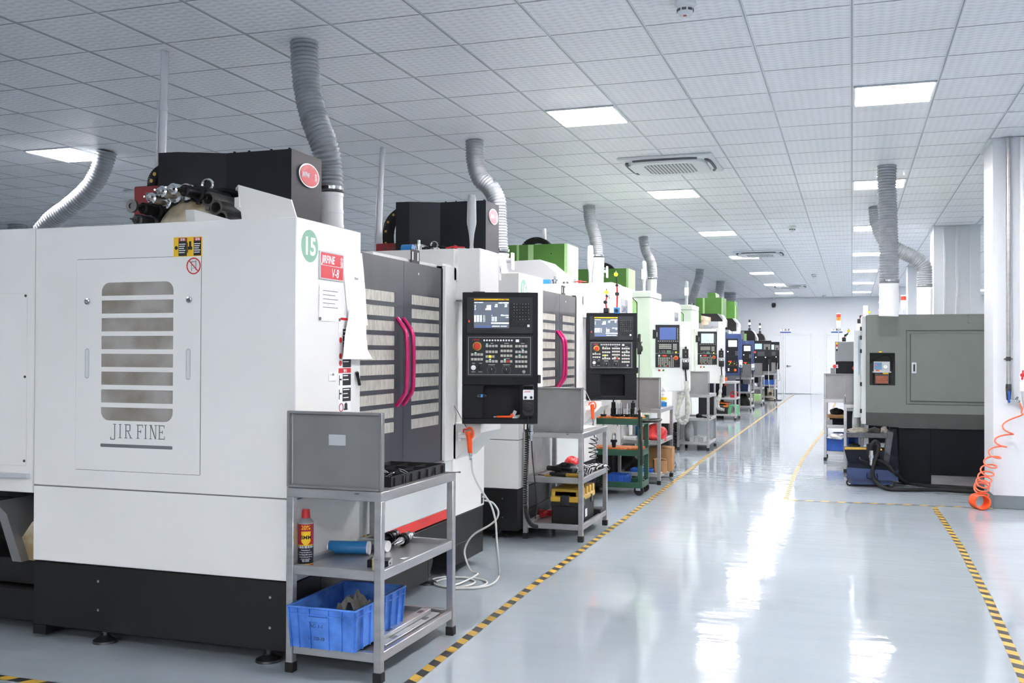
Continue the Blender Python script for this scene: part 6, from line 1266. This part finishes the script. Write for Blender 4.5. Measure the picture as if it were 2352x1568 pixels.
d = part('door_frame', 'lathegrey', lambda q: q.box(dx0, xb, LY + .012, LY + .02, dz0, dz1)); part('door_panel', 'lathegrey', lambda q: q.box(dx0 + .045, xb, LY + .004, LY + .016, dz0 + .04, dz1 - .035, .004), d)
part('door_seam', 'lathedark', lambda q: [q.box(dx0, dx0 + .006, LY - .001, LY + .01, dz0, dz1), q.box(dx0, xb, LY - .001, LY + .01, dz1 - .007, dz1), q.box(dx0, xb, LY - .001, LY + .01, dz0, dz0 + .007), q.box(dx0 + .04, dx0 + .045, LY + .002, LY + .012, dz0 + .04, dz1 - .04), q.box(dx0 + .04, xb, LY + .002, LY + .012, dz0 + .034, dz0 + .04)], d)
h0, h1 = at(2094, 857, Y=LY), at(2105, 832, Y=LY)
h = part('door_handle', ['plasticgrey', 'blackp'], lambda q: (q.rrect((h0.x, LY + .004, h0.z), (1, 0, 0), (0, 0, 1), h1.x - h0.x, h1.z - h0.z, .006, .014), setattr(q, 'm', 1), q.rrect((h0.x + .016, LY - .010, h0.z + .02), (1, 0, 0), (0, 0, 1), h1.x - h0.x - .03, h1.z - h0.z - .04, .008, .002)), d)
part('base', 'lathenavy', lambda q: (q.box(.487, .82, LY + .03, LY + 1.3, .028, .632, .004), q.box(.82, xb, LY + .03, LY + 1.3, .118, .632), q.box(.5, xb, LY + 1.29, LY + 3.4, .0, zm + .01)))
part('kick_plate', 'steel', lambda q: q.box(.83, xb, LY + .16, LY + .17, .0, .125)); part('base_edge', 'gunmetal', lambda q: q.box(.487, xb, LY + .02, LY + .034, .626, .634))
part('plate_cover', 'lathegrey', lambda q: [q.box(1.185, 1.75, LY - .004, LY, 1.776, 1.868, .002), setattr(q, 'm', 0)])
s = part('cover_screw', 'gunmetal', lambda q: q.lathe((1.197, LY - .004, 1.86), (0, -1, 0), [(0, .006), (.003, .005), (.003, 0)], 8)); part('cover_screw', 'gunmetal', lambda q: q.lathe((1.197, LY - .004, 1.784), (0, -1, 0), [(0, .006), (.003, .005), (.003, 0)], 8))
part('yellow_sticker', 'yellow', lambda q: q.box(.285, .315, LY - .002, LY, rz1 + .005, rz1 + .018))
# lubricator in the recess
lx0, lx1 = .228, .40; lz = 1.245
L = part('lubricator', 'plasticgrey', lambda q: q.box(lx0, lx1, LY + .05, LY + .17, lz, 1.357, .004).box(lx0 - .01, lx1 + .014, LY + .03, LY + .17, lz - .012, lz + .002, .002))
part('lubricator_panel', ['gaugeblue', 'glowred', 'rackorange'], lambda q: (q.box(lx0 + .01, lx0 + .088, LY + .047, LY + .051, lz + .022, 1.345), setattr(q, 'm', 1), q.lathe((lx0 + .028, LY + .047, 1.318), (0, -1, 0), [(0, .006), (.003, 0)], 8), setattr(q, 'm', 2), q.lathe((lx0 + .045, LY + .05, lz + .002), (0, 0, 1), [(0, .02), (.016, .018), (.016, 0)], 12)), L)
part('pressure_gauge', ['chrome', 'sheet', 'ink'], lambda q: (q.lathe((lx0 + .125, LY + .05, 1.30), (0, -1, 0), [(0, .026), (.016, .026), (.016, 0)], 20), setattr(q, 'm', 1), q.lathe((lx0 + .125, LY + .0335, 1.30), (0, -1, 0), [(0, .022), (.001, .022), (.001, 0)], 20), setattr(q, 'm', 2), q.box(lx0 + .124, lx0 + .126, LY + .031, LY + .0325, 1.29, 1.316)), L)
part('oil_tank', 'glassdark', lambda q: q.box(lx0 + .006, lx1 - .002, LY + .05, LY + .17, rz0 + .006, lz - .014, .006), L); part('oil', 'oil', lambda q: [q.box(lx0 + .022, lx1 - .02, LY + .044, LY + .05, rz0 + .02 + .014 * i, rz0 + .03 + .014 * i) for i in range(6)], L)
part('tank_label', 'yellow', lambda q: q.box(lx1 - .075, lx1 - .015, LY + .045, LY + .05, lz - .026, lz - .013), L)
part('oil_tube', 'rubber', lambda q: q.tube(spline([(rx0 + .003, LY + .12, 1.335), (rx0 + .07, LY + .07, 1.385), (rx0 + .16, LY + .06, 1.425), (rx0 + .22, LY + .07, 1.40), (rx0 + .238, LY + .09, 1.33), (rx0 + .238, LY + .1, 1.27)], 6), .006, 7), L)
# aisle side of the lathe: door edge, hinges, front control column
part('end_panel', 'lightgrey', lambda q: q.box(.10, xa, LY + .06, LY + .95, zb + .02, zt - .01, .004)); part('end_door', ['lightgrey', 'canblue'], lambda q: (q.box(.02, .10, LY + .5, LY + .95, .7, 1.72, .004), setattr(q, 'm', 1), q.box(.075, .08, LY + .49, LY + .5, 1.2, 1.65)))
for z in (1.70, 1.60, 1.45, 1.08, .78): part('hinge', 'blackp', lambda q: q.box(.085, .105, LY + .03, LY + .07, z, z + .045, .003))
a, b = at(1967, 770, Y=13.2), at(1984, 743, Y=13.2); part('control_box', 'lightgrey', lambda q: q.box(a.x, .16, 13.2, 13.4, a.z, b.z, .006))
a, b = at(1968, 860, Y=13.3), at(1983, 770, Y=13.3); gp = part('sliding_door', 'lightgrey', lambda q: q.box(a.x, .16, 13.3, 13.38, a.z, b.z, .006)); part('door_grip', 'midgrey', lambda q: q.rrect((a.x + .03, 13.3, at(1974, 843, Y=13.3).z), (1, 0, 0), (0, 0, 1), .028, .13, .013, .004), gp)
part('roof_plate', 'lightgrey', lambda q: q.box(.3, 1.1, 12.6, 13.3, zt, zt + .02, .004))
q = wmb(r); a = at(1988, 722, Y=13.0); b = at(1988, 702, Y=13.0); q.lathe(V((a.x, 13.0, a.z - .06)), (0, 0, 1), [(0, .03), (.06, .03), (.06, .028), (b.z - a.z + .06, .024), (b.z - a.z + .06, 0)], 16); obj('lit_lamp', q, 'glow', r)
# drip tray with rags
q = wmb(r); t0, t1 = at(1944, 1004, Y=11.66), at(2039, 995, Y=11.66); q.box(t0.x, t1.x, 11.66, 11.69, t0.z, t1.z, .003); q.box(t0.x, t1.x, 11.69, 11.98, t0.z + .004, t0.z + .01); q.box(t0.x, t0.x + .01, 11.69, 11.98, t0.z, t1.z); q.prism([(t1.x, 11.70, t1.z + .02), (t1.x + .06, 11.70, t1.z + .01), (t1.x + .0, 11.70, .16), (t1.x - .06, 11.70, .16)], (0, .25, 0)); obj('drip_tray', q, 'gunmetal', r)
TZ2 = t0.z + .01
lump('work_rag', 'grey wrinkled rag on the drip tray under the lathe overhang', 'rag', V((at(1975, 995, Y=11.84).x, 11.84, TZ2)), (.13, .08, .055), 'cloth', 61, 'rags on the drip tray', .3); lump('work_rag', 'black rag heap in the middle of the drip tray', 'rag', V((at(2008, 995, Y=11.84).x, 11.84, TZ2)), (.085, .08, .06), 'clothdark', 62, 'rags on the drip tray', .3); lump('work_rag', 'pale rag at the inner end of the drip tray', 'rag', V((at(2030, 995, Y=11.85).x, 11.85, TZ2)), (.05, .07, .065), 'cloth', 63, 'rags on the drip tray', .3)
# ---------------------------------------------------------------- blue coolant tank on casters
CYt = 11.58
r = thing('coolant_tank', 'navy blue coolant tank on casters in front of the lathe base', 'coolant tank', (.2, CYt, 0))
part('tank', 'navy', lambda q: (pp(q, [(1945, 1073), (2063, 1082), (2063, 1104), (1945, 1099)], CYt, .5), pp(q, [(1955, 1099), (2048, 1102), (2048, 1113), (1955, 1112)], CYt + .03, .42)))
part('tank_top', 'navyd', lambda q: pp(q, [(1950, 1064), (2058, 1072), (2063, 1083), (1946, 1073)], CYt + .02, .45)); part('hopper', 'navyd', lambda q: pp(q, [(1939, 1031), (2034, 1034), (2044, 1046), (2058, 1048), (2062, 1075), (1950, 1069), (1944, 1050)], CYt + .12, .35)); part('yellow_edge', 'tapeyellow', lambda q: (pp(q, [(1941, 1027), (1990, 1028), (1990, 1032), (1940, 1032)], CYt + .11, .05), pp(q, [(2004, 1029), (2026, 1031), (2026, 1034), (2004, 1033)], CYt + .11, .05)))
part('chute', 'navyd', lambda q: pp(q, [(2046, 985), (2058, 985), (2066, 1090), (2040, 1046), (2034, 1046)], CYt + .3, .25)); part('pump', 'rubber', lambda q: (q.cyl(at(2002, 1076, Y=CYt + .1), at(2002, 1020, Y=CYt + .1), .055, n=18), q.cyl(at(2002, 1070, Y=CYt + .1), at(2002, 1064, Y=CYt + .1), .08, n=18)), None, 40); part('tank_lid', 'gunmetal', lambda q: pp(q, [(1962, 1066), (2000, 1066), (2000, 1070), (1960, 1069)], CYt + .1, .2))
part('handle', 'navyd', lambda q: q.tube(spline([at(1992, 1086, Y=CYt - .01), at(1993, 1098, Y=CYt - .03), at(2014, 1099, Y=CYt - .03), at(2014, 1087, Y=CYt - .01)], 5), .006, 6))
for x, y in ((1951, 0), (2048, 0), (1953, .35), (2046, .35)):
    c = at(x, 1112, Y=CYt + .02); c = V((c.x, CYt + .06 + y, .035)); f = part('caster', 'gunmetal', lambda q: q.box(c.x - .035, c.x + .035, c.y - .03, c.y + .03, .085, .115, .003).box(c.x - .012, c.x + .02, c.y - .022, c.y - .016, .03, .09).box(c.x - .012, c.x + .02, c.y + .016, c.y + .022, .03, .09)); part('wheel', ['rubber', 'chrome'], lambda q: (q.lathe(c + V((0, -.014, 0)), (0, 1, 0), [(0, .02), (0, .035), (.028, .035), (.028, .02)], 18), setattr(q, 'm', 1), q.lathe(c + V((0, -.016, 0)), (0, 1, 0), [(0, .018), (.032, .018)], 14)), f, 40)
def hose(label, pts, rad, mt='rubber', group='black hoses at the lathe', fit=None):
    o = MB().tube(spline(pts, 8), rad, 9); r = thing('coolant_hose', label, 'hose', pts[0], 0, group); q = wmb(r); q.tube(spline(pts, 8), rad, 9); obj('hose', q, mt, r, 60)
    if fit: q = wmb(r); d = (V(fit[1]) - V(fit[0])); q.lathe(fit[0], d, [(0, rad * 1.3), (d.length * .3, rad * 1.3), (d.length * .3, rad * 1.6), (d.length * .5, rad * 1.6), (d.length * .5, rad * 1.2), (d.length, rad * 1.2), (d.length, 0)], 12); obj('coupling', q, 'chrome', r)
    return r
yy = CYt - .03
hose('thick black hose looping up from the coolant tank pump and along the floor', [at(2001, 1066, Y=yy + .05), at(2001, 1040, Y=yy + .03), at(2003, 1022, Y=yy), at(2010, 1013, Y=yy), at(2018, 1020, Y=yy), at(2017, 1035, Y=yy), at(2009, 1060, Y=yy - .02), at(2004, 1085, Y=yy - .04), at(2012, 1106, Y=yy - .06)] + [at(x, y, Z=.022) for x, y in ((2036, 1122), (2070, 1124), (2110, 1124), (2160, 1124), (2200, 1127), (2255, 1129))], .02, 'rubber', 'black hoses at the lathe', (at(2001, 1034, Y=yy), at(2002, 1068, Y=yy)))
hose('second black hose arching over the coolant tank to the floor', [at(2006, 1061, Y=yy + .05), at(2022, 1058, Y=yy), at(2040, 1069, Y=yy), at(2058, 1088, Y=yy)] + [at(x, y, Z=.02) for x, y in ((2085, 1109), (2120, 1114), (2180, 1117), (2230, 1121), (2262, 1122))], .018); hose('short black hose curling on top of the coolant tank', [at(1975, 1050, Y=yy + .05), at(1977, 1056, Y=yy), at(1990, 1060, Y=yy), at(1998, 1062, Y=yy + .05)], .008); hose('third black hose lying between the tank and the lathe base', [at(2012, 1063, Y=yy + .03), at(2030, 1066, Y=yy + .04), at(2050, 1083, Y=yy + .05)] + [at(x, y, Z=.02) for x, y in ((2075, 1106), (2110, 1113), (2160, 1118), (2220, 1124))], .016)
# ---------------------------------------------------------------- things on the two lathe tables
q = at(1922, 988, Y=14.6); lump('brown_gloves', 'dark brown glove lying on the pile of cardboard at the lathe end', 'glove', V((q.x, 14.55, MZ + .155)), (.09, .1, .05), 'clothdark', 71, None, .3); bpy.data.objects[-1].name = 'brown_glove'
for i in range(5): solo('cardboard_sheet', ['bottom cardboard sheet of the pile on the lathe end table', 'second cardboard sheet from the bottom of the pile', 'middle cardboard sheet of the pile', 'second cardboard sheet from the top of the pile', 'topmost cardboard sheet, under the brown glove'][i], 'cardboard', V((-.12, 14.6, MZ + .115 + i * .008)), MB(M.Translation((-.12, 14.62, MZ + .112 + i * .009)) @ M.Rotation([.1, -.06, .15, 0, -.1][i], 4, 'Z')).box(-.2 + .01 * i, .2 - .01 * (i % 3), -.28, .26, 0, .007), 'cardboard', 'cardboard sheets in the pile')
block('black_bin', 'shallow dark bin under the cardboard pile', 'bin', (-.12, 14.7, MZ), (.34, .4, .105), 'navyd', 0, None, .01); block('gray_box', 'small grey box at the aisle leg of the lathe end table', 'box', (-.29, 14.4, MZ), (.08, .12, .09), 'midgrey', 0)
crate('blue crate under clear film on the bottom shelf of the lathe end table', -.335, -.05, 14.3, 14.75, .131, .17, 'blueplastic2'); crate('brighter blue crate turned behind the film-covered one', -.25, .10, 14.8, 15.05, .131, .2, 'blueplastic'); lump('clear_film', 'clear plastic film bunched over the blue crate', 'film', V((-.2, 14.32, .29)), (.11, .06, .05), 'film', 77, None, .4)
block('aluminium_strip', 'thin bright strip sticking out of the blue crate by the aisle leg', 'strip', (-.30, 14.32, .30), (.02, .2, .012), 'alu', .4)
q = at(1963, 928, Y=13.1); r = thing('white_bag', 'white plastic bag over a dark basket on top of the narrow rack', 'bag', V((.02, 13.1, TZ))); obj('basket', MB().box(-.1, .095, -.15, .15, 0, .08, .006), 'navyd', r); obj('bag', blob(MB(), (0, -.1, .075), (.1, .08, .035), 81, 18, .35), 'film', r, 60)
o = MB()
for i in range(6): o.box(-.08 + i * .025, -.068 + i * .025, -.153, -.15, .01, .06)
obj('basket_slots', o, 'plasticgrey', r, None)
lump('clear_plastic_bag', 'clear plastic bag hanging in the narrow rack beside the lathe', 'bag', V((.06, 12.98, MZ)), (.06, .07, .26), 'film', 83, None, .25); block('dark_bin', 'dark tapered bin on the middle shelf of the narrow rack', 'bin', (-.0, 13.3, MZ), (.14, .3, .26), 'navyd', 0)
crate('blue crate on the bottom shelf of the narrow rack', -.05, .11, 13.0, 13.5, .131, .16, 'blueplastic'); lump('black_rag', 'black rag hanging out of the crate in the narrow rack', 'rag', V((.03, 12.97, .29)), (.06, .05, .04), 'clothdark', 85, None, .3)
# ---------------------------------------------------------------- turning machine beyond the lathe
TY_ = 17.0
r = thing('turning_machine', 'grey machine with black lower control box and red-orange signal tower beyond the lathe', 'turning machine', (0.1, TY_, 0))
part('control_cabinet', 'midgrey', lambda q: (pb(q, 1918, 784, 1967, 830, TY_, .3, .006), pb(q, 1918, 784, 1925, 830, TY_ - .03, .05, .004))); part('lower_cabinet', 'panelblack', lambda q: pb(q, 1919.5, 829, 1969, 862, TY_, .3, .006)); part('side_frame', 'black', lambda q: pb(q, 1966, 780, 1970, 832, TY_ + .02, .25))
part('stickers', ['yellow', 'red', 'sheet', 'ink'], lambda q: [(setattr(q, 'm', m), pb(q, 1920.3, y, 1924, y + 5, TY_ - .034, .004)) for y, m in ((786, 0), (791, 1), (796, 2), (801, 3))] + [(setattr(q, 'm', 2), pb(q, 1920.5, 837, 1925, 845, TY_ - .004, .004))])
part('panel_joint', 'rubber', lambda q: pb(q, 1941, 830, 1942, 862, TY_ - .003, .003))
for x, y in ((1917, 841), (1962, 845)): c = at(x, y, Y=TY_); part('red_button', 'knobred', lambda q: q.lathe(c, (0, -1, 0), [(0, .02), (.03, .02), (.03, .03), (.05, .026), (.052, 0)], 14))
c = at(1964, 832, Y=TY_); part('air_regulator', 'chrome', lambda q: (q.lathe(c, (0, 0, 1), [(-.1, .02), (-.06, .03), (0, .03), (.02, .02), (.08, .02), (.08, 0)], 12), q.lathe(c + V((0, -.02, .03)), (0, -1, 0), [(0, .03), (.02, .03), (.02, 0)], 14)), None, 40)
part('bed', 'lathenavy', lambda q: q.box(.2, 2.4, TY_ + .4, TY_ + 1.6, 0, .8)); part('housing', 'lightgrey', lambda q: q.box(.12, 2.4, TY_ + .35, TY_ + 1.6, .8, 1.75, .006)); part('small_box', 'midgrey', lambda q: pb(q, 1907.5, 845, 1918, 862, TY_ + .1, .2, .004)); part('pedestal', 'midgrey', lambda q: q.box(-.12, .25, TY_ + .05, TY_ + .3, .0, at(1930, 861, Y=TY_).z))
def stack(root, px, y0, y1, y2, Y, cols, rad, ybase):
    a, b, c = at(px, y1, Y=Y), at(px, y0, Y=Y), at(px, ybase, Y=Y); q = wmb(root); q.cyl(c, V((a.x, a.y, a.z)), rad * .22, n=10); t = obj('signal_tower', q, 'alu', root); H = (b.z - a.z) / len(cols)
    q = wmb(root); q.lathe(V((a.x, a.y, a.z - .02)), (0, 0, 1), [(0, rad * .8), (.02, rad), (.02, 0)], 16); q.lathe(b, (0, 0, 1), [(0, rad), (.012, rad), (.016, 0)], 16); obj('tower_base', q, 'pvc', t)
    for i, m in enumerate(cols): q = wmb(root); q.lathe(V((a.x, a.y, a.z + H * i)), (0, 0, 1), [(0, 0), (0, rad), (H * .94, rad), (H * .94, 0)], 18); obj('lens', q, m, t, 40)
stack(r, 1926, 721, 750, 0, TY_ + .1, ['pvc', 'glowgreenw', 'lensorange', 'lensred'], .042, 786) if False else None
mat('lensred', 'c8372b', .3, emit=.12); mat('lensorange', 'f0872d', .3, emit=.3); mat('glowgreenw', 'd8ffe8', .3, emit=1.6)
stack(r, 1926, 721, 751, 0, TY_ + .1, ['pvc', 'glowgreenw', 'lensorange', 'lensred'], .033, 786)
stack(LA, 2075, 680, 708, 0, 13.2, ['pvc', 'glowgreenw', 'lensred'], .03, 718)
dial_stand('slender red dial indicator stand on the grey control cabinet beyond the lathe', [(1942, 770), (1946, 767), (1951, 760)], 0, (1938.5, 784), (1949, 760), TY_ + .08, False, 1.2)
dial_stand('red dial indicator stand on the pale box at the lathe corner, below the lit lamp', [(1977, 727), (1983, 724), (1990, 719)], 0, (1974, 742.5), (1996, 717), 13.4, False, 1.0)
# ---------------------------------------------------------------- ducts over the lathe
t = top(2037, 380); Y = t.y
duct('thick straight grey exhaust hose standing on the grey lathe', [t] + A(Y, (2037, 440), (2040, 520), (2042, 590), (2042, 650)), .098, A(Y, (2042, 651), (2042, 705), (2041, 726)), .10, False, 1.872)
t = top(2012, 475); Y = t.y
duct('grey exhaust hose crossing behind the thick one and bending toward the pillar', [t] + A(Y, (2016, 515), (2035, 555), (2065, 575), (2100, 592), (2122, 612), (2124, 640), (2124, 659)), .098, A(Y, (2124, 660), (2123, 730)), .10, False, 1.872)
# a far one
# ---------------------------------------------------------------- pipes, valves and the orange hose on the pillar
py = 10.36
a, b = at(2316.5, 884, Y=py), V((at(2318, 400, Y=py).x, py, CZ)); r = thing('air_pipe', 'galvanised steel air pipe with a blue valve running down the white pillar', 'pipe', (a.x, py, a.z))
q = wmb(r); q.cyl(a, V((a.x, py, CZ - .01)), .0195, n=16); obj('pipe', q, 'steel', r)
q = wmb(r); c = at(2316, 824, Y=py); q.box(c.x - .035, c.x + .035, py - .005, 10.398, c.z - .006, c.z + .006, .002); q.lathe((c.x, py, c.z - .02), (0, 0, 1), [(0, .022), (.04, .022)], 14); obj('pipe_clip', q, 'gunmetal', r)
q = wmb(r); q.lathe(a, (0, 0, -1), [(-.01, .024), (.03, .026), (.06, .024), (.085, .022), (.14, .018), (.14, 0)], 14); q.box(a.x - .02, a.x + .02, py - .028, py + .028, a.z - .075, a.z - .03, .004); V_ = obj('ball_valve', q, 'gunmetal', r)
q = wmb(r); q.box(a.x - .011, a.x + .011, py - .036, py - .026, a.z - .165, a.z - .055, .004); obj('blue_lever', q, 'signblue', V_)
c = at(2322, 919, Y=py); q = wmb(r); q.cyl(c + V((-.03, 0, 0)), c + V((.04, 0, 0)), .014, n=12); q.cyl(c + V((.04, 0, 0)), at(2337, 912, Y=py - .02), .011, n=10); q.cyl(c + V((.04, 0, 0)), at(2342, 922, Y=py - .02), .013, n=12); obj('y_connector', q, 'chrome', r)
a = at(2348.5, 898, Y=py); r = thing('white_pipe', 'white plastic pipe with a red valve handle at the picture edge of the pillar', 'pipe', (a.x, py, a.z)); q = wmb(r); q.cyl(a, V((a.x, py, CZ - .01)), .02, n=16); q.lathe(a, (0, 0, 1), [(0, .022), (.12, .022), (.12, .026), (.17, .026), (.17, .02)], 16); obj('pipe', q, 'pvc', r)
c = at(2348, 861, Y=py - .02); q = wmb(r); q.lathe(c + V((0, .02, 0)), (0, -1, 0), [(0, .018), (.03, .018), (.035, .012), (.035, 0)], 14); q.T = q.T @ M.Translation(c) @ M.Rotation(.1, 4, 'Y'); q.box(-.007, .007, -.022, -.01, -.045, .045, .003); obj('red_handle', q, 'red', r); q = wmb(r); q.tube(spline([a, at(2350, 915, Y=py), at(2354, 935, Y=py)], 5), .012, 8); obj('clear_tube', q, 'plasticgrey', r)
# orange spring hose: a coil that tightens on its way to the floor
st = at(2342, 925, Y=py - .02); N = 260; pts = [st, at(2348, 938, Y=py - .02), at(2346, 947, Y=py - .03)]; turns = 8.6
ax = spline([at(2333, 952, Y=py - .05), at(2316, 985, Y=py - .06), at(2300, 1015, Y=py - .06), at(2284, 1045, Y=py - .06), at(2272, 1072, Y=py - .06), at(2263, 1095, Y=py - .05), at(2257, 1112, Y=py - .05), at(2254, 1122, Y=py - .05)], 12)
for i in range(N + 1):
    t = i / N; k = t * (len(ax) - 1); j = min(int(k), len(ax) - 2); p = ax[j].lerp(ax[j + 1], k - j); ph = 2 * PI * turns * (t ** 1.35) + .3; R = .062 + .0 * t
    pts.append(p + V((math.cos(ph) * R, math.sin(ph) * .05, math.sin(ph) * R * (.12 + .55 * t))))
r = thing('spring_hose', 'orange spiral air hose stretching down the pillar to a tight coil on the floor', 'hose', (pts[-1].x, pts[-1].y, 0)); q = wmb(r); q.tube(pts, .0075, 7); obj('stretched_hose', q, 'hoseorange', r, 60)
c0 = at(2250, 1136, Y=py - .06); c = V((c0.x, py - .06, .072)); q = wmb(r); hp = []
for i in range(9 * 20): a_ = i / 20 * 2 * PI + 1.2; f = i / 180; hp.append(V((c.x + .064 * math.cos(a_) - .02 + .04 * f, c.y + .06 - .13 * f, c.z + .064 * math.sin(a_))))
q.tube(hp, .0078, 7); obj('tight_coil', q, 'orange', r, 60)
q = wmb(r); q.tube(spline([pts[-1], hp[-1] + V((.0, .01, .03)), hp[-1]], 4), .0078, 7); obj('hose_end', q, 'orange', r, 60)
# ================================================================ light, view
wd = bpy.data.worlds.new('world'); sc.world = wd; wd.use_nodes = True
wd.node_tree.nodes['Background'].inputs[0].default_value = (.8, .86, 1, 1); wd.node_tree.nodes['Background'].inputs[1].default_value = .05
sc.view_settings.view_transform = 'Standard'; sc.view_settings.look = 'None'; sc.view_settings.gamma = 1; sc.view_settings.use_curve_mapping = False
sc.view_settings.exposure = EXPO
cy = sc.cycles
cy.use_denoising = True; cy.max_bounces = 6; cy.diffuse_bounces = 5; cy.glossy_bounces = 3; cy.transmission_bounces = 4; cy.sample_clamp_indirect = 12
cy.caustics_reflective = False; cy.caustics_refractive = False; cy.use_adaptive_sampling = True; cy.adaptive_threshold = .2; cy.adaptive_min_samples = 10
